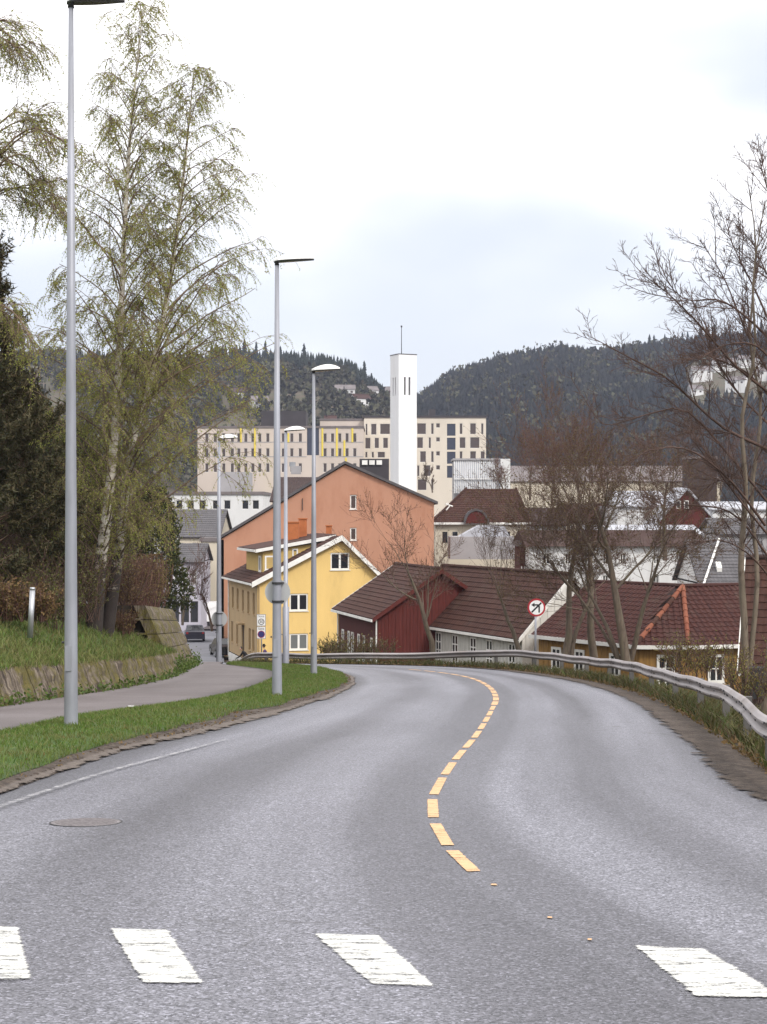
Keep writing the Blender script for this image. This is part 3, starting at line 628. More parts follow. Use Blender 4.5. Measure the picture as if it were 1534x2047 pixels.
# clods of earth on the crumbling verge edge
def clods(name, A, B, n, mat, size, label, za=.03, par=None):
    xy, q = scatter(A, B, n); V, Q = [], []
    base = np.array([[-1, -1, -.6], [1, -1, -.6], [1, 1, -.6], [-1, 1, -.6], [-.6, -.6, .6], [.6, -.6, .6], [.6, .6, .6], [-.6, .6, .6]])
    fq = np.array([[4, 5, 6, 7], [0, 1, 5, 4], [1, 2, 6, 5], [2, 3, 7, 6], [3, 0, 4, 7]])
    for i in range(n):
        s1 = size * rs.uniform(.3, 1.3); b = base * (1 + rs.uniform(-.3, .3, base.shape)) * s1
        V.append(b + [xy[i, 0], xy[i, 1], P(xy[i, 1]) + .05 * (1 - q[i]) + .005 * q[i] + s1 * .2]); Q.append(fq + 8 * i)
    return np_obj(name, np.concatenate(V), np.concatenate(Q), mat=mat, kind='stuff', label=label)
clods('earth_clods', ND[36:] + (VL - ND)[36:] * .10, (ND + (RLv - ND) * .9)[36:], 4000, 'soil', .028, 'brown clods of earth along the edge of the verge')

# ------------------------------------------------------------------ block walls
def hexa(m, p):
    """eight corners: bottom 4 then top 4 (front-left, front-right, back-right, back-left)"""
    i = len(m.v); m.v.extend(tuple(k) for k in p)
    for q in ((3, 2, 1, 0), (4, 5, 6, 7), (0, 1, 5, 4), (1, 2, 6, 5), (2, 3, 7, 6), (3, 0, 4, 7)): m.f.append(tuple(i + k for k in q))
def rough_block(f0, f1, b1, b0, hgt, batter, slope0, slope1, gap=.02, gv=.010):
    """battered stone block with an uneven face; f0,f1 front foot points, b back direction"""
    m = MB(); n = 4; u = (f1 - f0); L_ = u.length; u = u.normalized(); bk = b0
    cols = []
    for i in range(n + 1):
        t = gap / L_ + (1 - 2 * gap / L_) * i / n; row = []
        for j in range(4):
            s1 = gv / hgt + (1 - 2 * gv / hgt) * j / 3
            p = f0 + (f1 - f0) * t + Z * hgt * s1 + bk * batter * s1 + bk * (rnd.uniform(-.035, .03) if 0 < i < n and 0 < j < 3 else (.03 if (i in (0, n) or j in (0, 3)) else 0))
            row.append(p)
        cols.append(row)
    idx = {}
    for i in range(n + 1):
        for j in range(4): idx[i, j] = len(m.v); m.v.append(tuple(cols[i][j]))
    for i in range(n):
        for j in range(3): m.f.append((idx[i, j], idx[i + 1, j], idx[i + 1, j + 1], idx[i, j + 1]))
    def backp(p): return p + bk * .34
    bi_ = {}
    for i in (0, n):
        for j in (0, 3): bi_[i, j] = len(m.v); m.v.append(tuple(backp(cols[i][j])))
    m.f.append((idx[0, 3], ) + tuple(idx[i, 3] for i in range(1, n + 1)) + (bi_[n, 3], bi_[0, 3]))
    m.f.append((idx[0, 0], idx[0, 1], idx[0, 2], idx[0, 3], bi_[0, 3], bi_[0, 0])); m.f.append((idx[n, 3], idx[n, 2], idx[n, 1], idx[n, 0], bi_[n, 0], bi_[n, 3]))
    return m
lw = thing('block_wall', (WB[30][0], WB[30][1], P(WB[30][1])), 'low mossy block retaining wall of two courses beside the footpath', 'wall')
aw = np.concatenate([[0], np.cumsum(np.hypot(*np.diff(WB, axis=0).T))])
def on_w(s):
    x, y = np.interp(s, aw, WB[:, 0]), np.interp(s, aw, WB[:, 1]); return Vector((x, y, 0))
for c in range(2):
    s = -.3 + c * .45
    while s < aw[-1] - .1:
        ln = rnd.uniform(.85, 1.05); a, b = on_w(max(s, 0)), on_w(min(s + ln, aw[-1]))
        if (b - a).length < .25: s += ln; continue
        u = (b - a).normalized(); back = Vector((-u.y, u.x, 0))
        for p in (a, b): p.z = P(p.y) + .0 + c * .37
        a += back * (.135 * c); b += back * (.135 * c)
        rough_block(a, b, None, back, .39 if c == 0 else .37, .14, 0, 0, .03).build('block', 'mossy_block', lw); s += ln
m = MB()
for i in range(len(WB) - 1):      # packed earth behind the joints
    a, b = Vector((*WB[i], P(WB[i][1]) - .1)), Vector((*WB[i + 1], P(WB[i + 1][1]) - .1)); u = (b - a).normalized(); back = Vector((-u.y, u.x, 0))
    a1, b1 = a + back * .12, b + back * .12; tp = Z * .82 + back * .27
    m.face([a1, b1, b1 + tp, a1 + tp]); m.face([a1 + tp, b1 + tp, b1 + tp + back * .35, a1 + tp + back * .35])
m.build('joint_fill', 'dark_earth', lw)

tw = thing('battered_wall', (WW[0][0], WW[0][1], P(WW[0][1])), 'tall leaning wall of mossy stone blocks where the path drops to the street', 'wall')
A0, A1 = Vector((*WW[0], 0)), Vector((*WW[1], 0)); u = (A1 - A0).normalized(); back = Vector((-u.y, u.x, 0)); LT = (A1 - A0).length
for c in range(5):
    s = 0 if c % 2 == 0 else -.9
    while s < LT:
        e = min(s + 1.75, LT); s0 = max(s, 0)
        a, b = A0 + u * s0, A0 + u * e
        a.z = P(a.y) + c * .43 - .03; b.z = P(b.y) + c * .43 - .03
        a += back * (.19 * c); b += back * (.19 * c)
        if e - s0 > .3: rough_block(a, b, None, back, .43, .19, 0, 0, .028).build('block', 'mossy_block', tw)
        s += 1.75
m = MB()
a, b = A0 + back * .13 + Z * (P(A0.y) - .1) + u * .25, A1 + back * .13 + Z * (P(A1.y) - .1)
m.prism([a, a + back * 1.05 + Z * 2.2, a + back * 3.0 + Z * 2.2, a + back * 3.0], b - a); m.build('earth_core', 'dark_earth', tw)
for c in range(1, 5):             # ledge stones showing at the open end
    p = A0 + back * (.3 + .205 * c) + Z * (P(A0.y) + c * .43 - .05); m = MB(); m.box(p, back * 1.1, u * .3, Z * .05); m.build('ledge', 'mossy_block', tw)

# ------------------------------------------------------------------ guard rail
GR = [(6.0, 1.0), (4.7, 7), (4.02, 11.2), (3.88, 14.2), (4.0, 16.9), (4.35, 19.4), (4.98, 23.4), (5.42, 27.2), (5.8, 32), (6.0, 36.5), (6.2, 42), (6.15, 47), (5.85, 52.5), (5.0, 58.5), (3.6, 62.6), (1.4, 64.8), (-1.0, 66.0), (-2.6, 67.0), (-4.4, 69.5), (-5.7, 72.5), (-6.55, 75.5)]
gz_top = lambda i, y: P(y) + .62
GRc = catmull(GR, 230); ga = np.concatenate([[0], np.cumsum(np.hypot(*np.diff(GRc, axis=0).T))])
def on_g(s):
    x, y = np.interp(s, ga, GRc[:, 0]), np.interp(s, ga, GRc[:, 1]); s2 = s + .1
    x2, y2 = np.interp(s2, ga, GRc[:, 0]), np.interp(s2, ga, GRc[:, 1])
    if s2 > ga[-1]: x2, y2 = x + (x - np.interp(s - .1, ga, GRc[:, 0])), y + (y - np.interp(s - .1, ga, GRc[:, 1]))
    d = Vector((x2 - x, y2 - y, 0)).normalized()
    endd = max(0, (s - (ga[-1] - 4.0)) / 4.0)
    zt = P(y) + .60 + .02 * math.sin(s * .35) + .012 * math.sin(s * 1.3 + 1) - .38 * endd ** 1.5
    zt -= .22 * float(sm((y - 60) / 8)) - max(0, y - 66) * .03
    return Vector((x, y, zt)), d
rail = thing('guard_rail', (*GR[8], P(GR[8][1])), 'long grey steel guard rail curving along the outer edge of the road', 'guard rail')
PROF = [(.0, .0), (.028, -.012), (.07, -.05), (.07, -.075), (.018, -.115), (.018, -.145), (.07, -.185), (.07, -.21), (.028, -.248), (.0, -.26)]   # W profile: out, down
s = 0.0; SEG = 4.0
while s < ga[-1] - .05:
    e = min(s + SEG, ga[-1]); n = max(2, int((e - s) / .5)); m = MB(); rows = []
    for i in range(n + 1):
        p, d = on_g(s - (.12 if i == 0 and s > 0 else 0) + (e - s) * i / n); inn = Vector((-d.y, d.x, 0))
        lap = .004 if i == 0 else 0
        rows.append([p + inn * (o + lap) + Z * dz for o, dz in PROF])
    for i in range(n):
        for j in range(len(PROF) - 1):
            m.face([rows[i][j + 1], rows[i + 1][j + 1], rows[i + 1][j], rows[i][j]])
    for i in range(n):            # back sheet gives the beam its thickness
        bk_ = lambda r: [q - inn * .005 for q in (r[0], r[-1])]
        a0, a1 = rows[i][0], rows[i][-1]; b0, b1 = rows[i + 1][0], rows[i + 1][-1]
        m.face([a0, b0, b1, a1])
    m.build('rail_beam', 'rail_steel', rail, smooth=False)
    if s < 46:
        mb_ = MB()
        for so in (.15, .3, 2.0, 3.7, 3.85):
            if s + so > e: continue
            p, d = on_g(s + so); inn = Vector((-d.y, d.x, 0))
            for dz, oo in ((-.06, .074), (-.13, .022), (-.197, .074)):
                mb_.cbox(p + inn * oo + Z * dz, .03, .014, .02, d, inn)
        mb_.build('bolts', 'dark_metal', rail, kind='stuff')
    s = e
s = 1.0
while s < ga[-1] - 1.2:
    p, d = on_g(s); out = Vector((d.y, -d.x, 0)); g = P(p.y) - .55
    m = MB(); m.box(Vector((p.x, p.y, g)) + out * .015 - d * .045, d * .09, out * .11, Z * (p.z - .02 - g)); m.build('post', 'shaded_post_steel', rail); s += 4.0

# ------------------------------------------------------------------ street lamps
def lamp(base, hgt, r0, r1, label, head=.82, rot=0.0, sleeve=None, z=None):
    bx, by = base; bz = P(by) + .06 if z is None else z
    t = thing('street_lamp', (bx, by, bz), label, 'street lamp', 'grey street lamps along the road')
    m = MB(); ks = [(-.4, r0 * 1.02), (0, r0), (hgt * .12, r0 * .92), (hgt * .5, (r0 + r1) / 2), (hgt, r1)]
    if sleeve: ks = [(-.4, r0), (0, r0), (sleeve, r0 * .97), (sleeve + .04, r0 * .7), (hgt, r1)]
    m.tube([(bx, by, bz + a) for a, _ in ks], [b for _, b in ks], 20); m.build('pole', 'lamp_steel', t, smooth=True)
    m = MB(); m.tube([(bx, by, bz + hgt - .02), (bx, by, bz + hgt + .06), (bx + .10 * math.cos(rot), by + .10 * math.sin(rot), bz + hgt + .085)], [.05, .05, .045], 12); m.build('bracket', 'dark_metal', t, smooth=True)
    # head: flattened teardrop shell over a dark glass bowl
    top, bot = MB(), MB(); n, k = 10, 10; d = Vector((math.cos(rot), math.sin(rot), 0)); sdv = Vector((-d.y, d.x, 0)); o = Vector((bx, by, bz + hgt + .06)) - d * .06
    tilt = .055
    rowsT, rowsB = [], []
    for i in range(n + 1):
        q = i / n; wd = .155 * (math.sin(math.pi * min(1, (q * .93 + .07)) ** .75) ** .55) if 0 < q < 1 else .03
        ht = .17 * (math.sin(math.pi * (q * .86 + .10)) ** .8) * (.75 + .35 * q); c = o + d * head * q + Z * tilt * q
        rowsT.append([c + sdv * wd * math.cos(math.pi * j / k) + Z * (ht * math.sin(math.pi * j / k)) for j in range(k + 1)])
        rowsB.append([c + sdv * wd * .93 * math.cos(math.pi * j / k) - Z * (.035 * math.sin(math.pi * j / k) + .002) for j in range(k + 1)])
    for i in range(n):
        for j in range(k):
            top.face([rowsT[i][j], rowsT[i + 1][j], rowsT[i + 1][j + 1], rowsT[i][j + 1]]); bot.face([rowsB[i][j + 1], rowsB[i + 1][j + 1], rowsB[i + 1][j], rowsB[i][j]])
    top.build('lamp_head', 'lamp_white', t, smooth=True); bot.build('lamp_bowl', 'lamp_glass', t, smooth=True)
    m = MB(); m.cbox((bx - .02, by - r0 * .93, bz + 1.0), .09, .03, .36); m.build('hatch', 'lamp_steel', t)
    m = MB(); m.tube([(bx - r0, by, bz + 1.22), (bx - r0 - .03, by, bz + 1.22)], .018, 8); m.build('lock_bolt', 'dark_metal', t)
    return t, Vector((bx, by, bz))
def lamp_at(px, py, toppy, *a, **k):
    Y = k.pop('Y', None)
    if Y is None: Y = (CAMZ - .07) * F / (py - CY - SL * F)
    x = (px - CX) / F * Y; zb = CAMZ - (py - CY) / F * Y; hgt = (py - toppy) / F * Y
    return lamp((x, Y), hgt, *a, z=zb, **k)
lamp_at(142, 1455, 12, .100, .036, 'tallest grey street lamp, its head cut off by the upper edge of the photo', rot=.12)
l2, b2 = lamp_at(554, 1392, 528, .104, .042, 'grey street lamp carrying a large round sign back on the grass verge')
l3, b3 = lamp_at(627.5, 1350, 745, .098, .04, 'grey street lamp at the rounded tip of the grass verge')
l4, b4 = lamp_at(571.5, 1330, 864, .135, .06, 'thin grey street lamp with a wider lower sleeve before the yellow house', sleeve=2.3, Y=65.5)
l5, b5 = lamp_at(438, 1324, 880, .12, .055, 'grey street lamp with a round sign back at the path end', Y=67.5)

def face_disc(c, r, n=32, r0=0, y=0.0):
    m = MB(); c = Vector(c) + Vector((0, y, 0))
    for i in range(n):
        a, b = 2 * math.pi * i / n, 2 * math.pi * (i + 1) / n
        P1 = lambda rr, t: c + Vector((rr * math.cos(t), 0, rr * math.sin(t)))
        m.face([P1(r, a), P1(r, b), P1(r0, b), P1(r0, a)] if r0 else [P1(r, a), P1(r, b), c], True)
    return m
def round_plate(c, r, th, parent, mat, name='plate'):
    m = MB(); c = Vector(c); n = 36; m.prism([c + Vector((r * math.cos(2 * math.pi * i / n), 0, r * math.sin(2 * math.pi * i / n))) for i in range(n)], (0, th, 0)); return m.build(name, mat, parent)
# sign backs
def sign_back(px, py, dia_px, Y, label, pr):
    c = pt(px, py, Y); t = thing('round_sign', c, label, 'road sign'); r = dia_px / 2 / F * Y
    round_plate(c + Vector((0, pr + .012, 0)), r, .012, t, 'sign_back')
    for dz in (-r * .72, r * .72):
        m = MB(); m.tube([c + Vector((0, 0, dz - .022)), c + Vector((0, 0, dz + .022))], pr + .012, 16); m.build('clamp', 'dark_metal', t)
        m = MB(); m.cbox(c + Vector((pr * .9, pr * .6, dz)), .10, .05, .03); m.build('bracket', 'dark_metal', t)
sign_back(554.5, 1184, 51, b2.y, 'large round grey sign back clamped to the lamp post on the verge', .098)
sign_back(438, 1238, 32, b5.y, 'small round pale sign back clamped to the lamp post at the path end', .112)

def text(body, c, size, mat, parent, name='lettering', Zr=0):
    cu = bpy.data.curves.new(name, 'FONT'); cu.body = body; cu.size = size; cu.align_x = 'CENTER'; cu.align_y = 'CENTER'; cu.extrude = .001; cu.materials.append(M(mat))
    tmp = bpy.data.objects.new(name, cu); COL.objects.link(tmp); bpy.context.view_layer.update(); me = bpy.data.meshes.new_from_object(tmp.evaluated_get(bpy.context.evaluated_depsgraph_get())); bpy.data.objects.remove(tmp)
    if not me.materials: me.materials.append(M(mat))
    o = bpy.data.objects.new(name, me); COL.objects.link(o); o.parent = parent; o.matrix_parent_inverse = Matrix.Translation(-Vector(parent.location))
    o.location = c; o.rotation_euler = (R(90), 0, 0); return o
# zone sign
Y = 76.0; c = pt(522.5, 1240, Y); zs = thing('zone_sign', pt(522.5, 1312, Y), 'white double zone sign with speed 30 and a parking ban beside the yellow house', 'road sign')
wpx = Y / F
m = MB(); m.tube([pt(523.5, 1330, Y + .03), pt(522.5, 1228, Y + .03)], .028, 10); m.build('pole', 'lamp_steel', zs, smooth=True)
for nm, y0, y1 in (('upper_plate', 1228, 1251.5), ('lower_plate', 1252.5, 1277)):
    a = pt(513.5, y1, Y); m = MB(); m.box(a, Vector((18 * wpx, 0, 0)), Vector((0, .015, 0)), Z * (y1 - y0) * wpx); m.build(nm, 'sign_white', zs)
    b_ = MB()
    for (x0, z0, x1, z1) in ((0, 0, 18, .8), (0, y1 - y0 - .8, 18, y1 - y0), (0, 0, .8, y1 - y0), (17.2, 0, 18, y1 - y0)):
        b_.box(a + Vector((x0 * wpx, -.004, z0 * wpx)), Vector(((x1 - x0) * wpx, 0, 0)), Vector((0, .003, 0)), Z * (z1 - z0) * wpx)
    b_.build('border', 'sign_grey', zs)
cz = pt(522.5, 1243, Y - .004); face_disc(cz, 6.2 * wpx, r0=5.0 * wpx).build('ring', 'sign_black', zs); text('30', pt(522.5, 1243, Y - .006), 8.0 * wpx, 'sign_black', zs)
text('Sone', pt(522.5, 1232, Y - .006), 6.0 * wpx, 'sign_grey', zs); text('Sone', pt(522.5, 1257, Y - .006), 6.0 * wpx, 'sign_black', zs)
face_disc(pt(522.5, 1268, Y - .004), 7.2 * wpx).build('blue_disc', 'sign_blue', zs); face_disc(pt(522.5, 1268, Y - .006), 7.3 * wpx, r0=6.2 * wpx).build('red_ring', 'sign_red', zs)
# no left turn
Y = 62.5; q = Y / F; c = pt(1073, 1214.5, Y); nl = thing('no_left_turn_sign', pt(1070, 1325, Y), 'round red-rimmed no left turn sign on a grey pole behind the guard rail', 'road sign')
m = MB(); m.tube([pt(1070.5, 1340, Y + .05), pt(1071.5, 1200, Y + .05)], .042, 12); m.build('pole', 'lamp_steel', nl, smooth=True)
round_plate(c, 18 * q, .012, nl, 'sign_red'); face_disc(c, 14.4 * q, y=-.003).build('face', 'sign_white', nl)
def flat(name, pts, mat, yo):
    m = MB(); m.prism([c + Vector((a * q, yo, -b * q)) for a, b in pts], (0, .002, 0)); m.build(name, mat, nl)
flat('arrow_shaft', [(3.8, 10), (6.8, 10), (6.8, -2), (5.6, -5), (3.0, -6.6), (-4, -6.6), (-4, -3.8), (1.6, -3.8), (3.4, -2.6), (3.8, -1)], 'sign_black', -.007)
flat('arrow_head', [(-10.5, -5.2), (-4, -9.6), (-4, -.8)], 'sign_black', -.0072)
flat('slash', [(-10.8, 8.4), (-8.6, 10.8), (10.8, -8.4), (8.6, -10.8)], 'sign_black', -.0095)
# short post on the bank
g = pt(66, 1262, 35.0); t = thing('marker_post', g, 'short slanting grey metal post standing in the bank grass', 'post')
m = MB(); m.tube([pt(60, 1275, 35), pt(65, 1178, 35.05)], [.062, .058], 14); m.build('shaft', 'galvanised', t, smooth=True)
m = MB(); m.tube([pt(65, 1179, 35.05), pt(65.2, 1174, 35.05)], [.064, .05], 14); m.build('cap', 'galvanised', t, smooth=True)
# scrap of paper on the path
xx, yy = gp(262, 1418); m = MB(); m.cbox((xx, yy, P(yy) + .058), .11, .08, .006); tag(m.build('paper_scrap', 'litter_white'), 'small white scrap of paper lying on the footpath', 'litter')

# ------------------------------------------------------------------ buildings
def clip(poly, a, b, c):
    """keep a*x+b*y<=c"""
    out = []
    for i in range(len(poly)):
        p, q = poly[i], poly[(i + 1) % len(poly)]; dp, dq = a * p[0] + b * p[1] - c, a * q[0] + b * q[1] - c
        if dp <= 1e-9: out.append(p)
        if (dp < -1e-9 and dq > 1e-9) or (dp > 1e-9 and dq < -1e-9):
            t = dp / (dp - dq); out.append((p[0] + (q[0] - p[0]) * t, p[1] + (q[1] - p[1]) * t))
    return out
def wall_panel(m, O, U, N, outline, holes, rev=.12):
    """outline: convex polygon (a along U, b up), counter-clockwise; holes: (a0,b0,a1,b1)"""
    hs = []
    for i in range(len(outline)):
        p, q = outline[i], outline[(i + 1) % len(outline)]; nx, ny = q[1] - p[1], -(q[0] - p[0]); hs.append((nx, ny, nx * p[0] + ny * p[1]))
    xs = sorted({p[0] for p in outline} | {h[0] for h in holes} | {h[2] for h in holes}); ys = sorted({p[1] for p in outline} | {h[1] for h in holes} | {h[3] for h in holes})
    W = lambda a, b, d=0: O + U * a + Z * b - N * d
    for i in range(len(xs) - 1):
        for j in range(len(ys) - 1):
            cx_, cy_ = (xs[i] + xs[i + 1]) / 2, (ys[j] + ys[j + 1]) / 2
            if any(h[0] < cx_ < h[2] and h[1] < cy_ < h[3] for h in holes): continue
            poly = [(xs[i], ys[j]), (xs[i + 1], ys[j]), (xs[i + 1], ys[j + 1]), (xs[i], ys[j + 1])]
            for a, b, c in hs: poly = clip(poly, a, b, c) if len(poly) > 2 else poly
            if len(poly) > 2: m.face([W(*p) for p in poly])
    for a0, b0, a1, b1 in holes:
        m.face([W(a0, b0), W(a1, b0), W(a1, b0, rev), W(a0, b0, rev)][::-1]); m.face([W(a0, b1), W(a1, b1), W(a1, b1, rev), W(a0, b1, rev)])
        m.face([W(a0, b0), W(a0, b1), W(a0, b1, rev), W(a0, b0, rev)]); m.face([W(a1, b0), W(a1, b1), W(a1, b1, rev), W(a1, b0, rev)][::-1])
def window(parent, O, U, N, h, nx=2, ny=1, fm='white_wood', gm='glass', fw=.07, inset=.08, bar=None, sill=True, th=.05, name='window', simple_=False, sillm=None):
    """frame (the part) with its panes (and sill) as sub-parts"""
    a0, b0, a1, b1 = h; bar = bar or fw * .8; W = lambda a, b, d: O + U * a + Z * b - N * d
    def bx(m, x0, y0, x1, y1, d0, d1): m.box(W(x0, y0, d1), U * (x1 - x0), Z * (y1 - y0), N * (d1 - d0))
    m = MB(); d0, d1 = inset, inset + th
    bx(m, a0, b0, a0 + fw, b1, d0, d1); bx(m, a1 - fw, b0, a1, b1, d0, d1); bx(m, a0 + fw, b0, a1 - fw, b0 + fw, d0, d1); bx(m, a0 + fw, b1 - fw, a1 - fw, b1, d0, d1)
    iw, ih = a1 - a0 - 2 * fw, b1 - b0 - 2 * fw
    for i in range(1, nx): x = a0 + fw + iw * i / nx; bx(m, x - bar / 2, b0 + fw, x + bar / 2, b1 - fw, d0 + .004, d1 - .004)
    for j in range(1, ny): y = b0 + fw + ih * j / ny; bx(m, a0 + fw, y - bar * .35, a1 - fw, y + bar * .35, d0 + .008, d1 - .008)
    f = m.build(name, fm, parent)
    if simple_:
        m = MB(); bx(m, a0 + fw * .5, b0 + fw * .5, a1 - fw * .5, b1 - fw * .5, d0 + th * .5, d0 + th * .7); m.build('pane', gm, f)
    else:
        for i in range(nx):
            for j in range(ny):
                x0, x1 = a0 + fw + iw * i / nx, a0 + fw + iw * (i + 1) / nx; y0, y1 = b0 + fw + ih * j / ny, b0 + fw + ih * (j + 1) / ny
                m = MB(); bx(m, x0 + .002, y0 + .002, x1 - .002, y1 - .002, d0 + th * .5, d0 + th * .7); m.build('pane', gm, f)
    if sill: m = MB(); bx(m, a0 - .05, b0 - .05, a1 + .05, b0 - .002, -.06, d1 - .01); m.build('sill', sillm or fm, f)
    return f
def roof_plane(parent, E0, E1, R1, R0, mat, thick=.12, course=None, tile=None, cmat=None, name='roof'):
    """slab plus tile courses; E0->E1 eave from left to right seen from outside, R above"""
    E0, E1, R1, R0 = map(Vector, (E0, E1, R1, R0)); n = (E1 - E0).cross(R0 - E0 if (R0 - E0).length > .01 else R1 - E0).normalized()
    m = MB(); poly = [E0, E1, R1, R0] if (R1 - R0).length > .02 else [E0, E1, R1]
    m.prism(poly, -n * thick); slab = m.build(name, mat, parent)
    if course:
        L_ = max((R0 - E0).length if (R1 - R0).length > .02 else 0, ((R0 + R1) / 2 - (E0 + E1) / 2).length); nc = max(1, round(L_ / course)); ul = (E1 - E0).normalized(); up = n.cross(ul)
        for k in range(nc):
            t0, t1 = k / nc, (k + 1) / nc + .10 / nc; t1 = min(t1, 1)
            a, b = E0.lerp(R0, t0), E1.lerp(R1, t0); a2, b2 = E0.lerp(R0, t1), E1.lerp(R1, t1)
            wl = (b - a).length
            if wl < .15: continue
            ns = max(2, int(wl / .125)); m = MB(); lo_, mi, hi_ = [], [], []
            for i in range(ns + 1):
                q = i / ns; hgt = .030 + (.016 if i % 2 else 0); lo_.append(a.lerp(b, q) + n * .012); mi.append(a.lerp(b, q) + n * (hgt + .02)); hi_.append(a2.lerp(b2, q) + n * (hgt - .012))
            for i in range(ns): m.face([lo_[i], lo_[i + 1], mi[i + 1], mi[i]]); m.face([mi[i], mi[i + 1], hi_[i + 1], hi_[i]])
            m.build('tile_course', cmat or mat, slab)
    return slab, n
def board(parent, p, q, wdt, th, up, out, mat, name):
    """plank from p to q; width along up, thickness along out"""
    m = MB(); p, q = Vector(p), Vector(q); m.box(p, q - p, up * wdt, out * th); return m.build(name, mat, parent)

class House:
    """rectangular house: A,B front foot corners (left to right seen from outside), depth D behind"""
    def __init__(s, name, A, B, D, zb, zw, label, cat='house', wallmat='white_render', group=None):
        s.A, s.B = Vector((A[0], A[1], zb)), Vector((B[0], B[1], zb)); s.U = (s.B - s.A).normalized(); s.N = s.U.cross(Z); s.w = (s.B - s.A).length; s.D = D; s.zb, s.zw = zb, zw; s.h = zw - zb
        s.C = s.B - s.N * D; s.E = s.A - s.N * D; s.t = thing(name, (s.A + s.C) / 2, label, cat, group); s.mat = wallmat
        s.fr = [(s.A, s.U, s.N, s.w), (s.B, -s.N, s.U, D), (s.C, -s.U, -s.N, s.w), (s.E, s.N, -s.U, D)]
        s.holes = [[], [], [], []]; s.top = [None] * 4
    def gable(s, side, rise, at=.5):
        s.top[side] = (rise, at)
    def walls(s, mats=None, rev=.12, down=1.5):
        for i, (O, U, N, wd) in enumerate(s.fr):
            out = [(0, -down), (wd, -down), (wd, s.h)] + ([(wd * s.top[i][1], s.h + s.top[i][0])] if s.top[i] else []) + [(0, s.h)]
            m = MB(); wall_panel(m, O, U, N, out, s.holes[i], rev); m.build('wall', (mats or {}).get(i, s.mat), s.t)
    def win(s, side, h, **k):
        O, U, N, wd = s.fr[side]; s.holes[side].append(h); return window(s.t, O, U, N, h, **k)

# ---- yellow house
zb = -8.45; YA, YB = (-8.4, 110.0), (0.02, 112.2)
yh = House('yellow_house', YA, YB, 11.6, zb, 1.55 - 139 / F * 110, 'yellow plastered gable house with white trim and a side dormer', wallmat='yellow_plaster')
O, U, N, wd = yh.fr[0]; ra = 5.85 / wd; rise = 1.55 - 52 / F * 111.5 - yh.zw
yh.gable(0, rise, .655); yh.gable(2, rise, .345)
sc_ = F / 110.8
def yrect(px0, py0, px1, py1):
    def inv(px, py):
        k = (px - CX) / F; t = (k * O.y - O.x) / (U.x - k * U.y); y = O.y + U.y * t; return t, CAMZ - (py - CY) / F * y - O.z
    a0, b1 = inv(px0, py0); a1, b0 = inv(px1, py1); return (a0, b0, a1, b1)
for r, g in (((661, 1105, 699, 1139), 'glass'), ((579, 1187, 616, 1221), 'glass'), ((579, 1267, 616, 1299), 'glass_grey')):
    yh.win(0, yrect(*r), nx=2, gm=g, fw=.10, bar=.14, inset=.05)
O3, U3, N3, w3 = yh.fr[3]
for i, a in enumerate((1.6, 3.7, 5.9, 8.1, 10.2)):
    yh.win(3, (a - .42, 3.05, a + .42, 4.55), nx=2, gm='glass_grey', fm='shade_tan_plaster', fw=.07, inset=.1, sillm='shade_tan_plaster')
for a in (1.3, 3.5, 8.6, 10.0): yh.win(3, (a - .42, .55, a + .42, 2.05), nx=2, gm='glass_grey', fm='shade_tan_plaster', fw=.07, inset=.1, sillm='shade_tan_plaster')
dh = (5.4, -.6, 6.4, 2.1); yh.holes[3].append(dh)
m = MB(); m.box(O3 + U3 * 5.4 + Z * -.6 - N3 * .16, U3 * 1.0, Z * 2.7, N3 * .05); dr = m.build('door', 'brown_wood', yh.t)
m = MB(); m.cbox(O3 + U3 * 6.25 + Z * .5 - N3 * .09, .03, .05, .14, U3, N3); m.build('handle', 'galvanised', dr)
m = MB(); m.box(O3 + U3 * 5.2 + Z * 2.15 + N3 * .003, U3 * 1.4, Z * .12, N3 * .45); m.build('door_canopy', 'shade_tan_plaster', yh.t)
yh.walls({3: 'shade_tan_plaster'}, down=.2)  # side wall's shade is painted in as tan
m = MB(); m.box(O3 - Z * 1.6 + N3 * .02 - U3 * 0, U3 * w3, Z * 1.35, N3 * .03); m.build('plinth', 'white_wood', yh.t)
for k in (2.0, 4.2): m = MB(); m.box(O3 + U3 * k + Z * -1.1 + N3 * .052, U3 * .5, Z * .4, N3 * .01); m.build('cellar_window', 'glass', yh.t)
# roof (gable to the front, ridge running back)
ov, oe = .35, .45; rz = yh.h + rise; RA = O + U * (wd * .655) + Z * rz
sl_l = rise / (wd * .655); sl_r = rise / (wd * .345)
EL = O + Z * yh.h - U * oe - Z * sl_l * oe; ER = yh.B + Z * yh.h + U * oe - Z * sl_r * oe; bk = -N * (yh.D + 2 * ov); up_ = Z * .12
rl, n_l = roof_plane(yh.t, EL + bk + N * ov + up_, EL + N * ov + up_, RA + N * ov + up_, RA + N * ov + bk + up_, 'tile_brown', .12, .36)
rr_, n_r = roof_plane(yh.t, ER + N * ov + up_, ER + N * ov + bk + up_, RA + N * ov + bk + up_, RA + N * ov + up_, 'tile_brown', .12, .36)
for E in (EL, ER):
    d_ = (RA - E).normalized(); upn = Z * .34; board(yh.t, E + N * (ov + .02) - Z * .16, RA + N * (ov + .02) - Z * .16, .36, .04, Z, N, 'white_wood', 'barge_board')
m = MB(); m.box(EL + N * ov - U * .10 - Z * .02, bk, U * .12, Z * .12); m.build('gutter', 'white_wood', yh.t)
m = MB(); m.tube([O3 + U3 * .12 + N3 * .08 + Z * (yh.h - .3), O3 + U3 * .12 + N3 * .08 - Z * .6], .045, 8); m.build('downpipe', 'white_wood', yh.t)
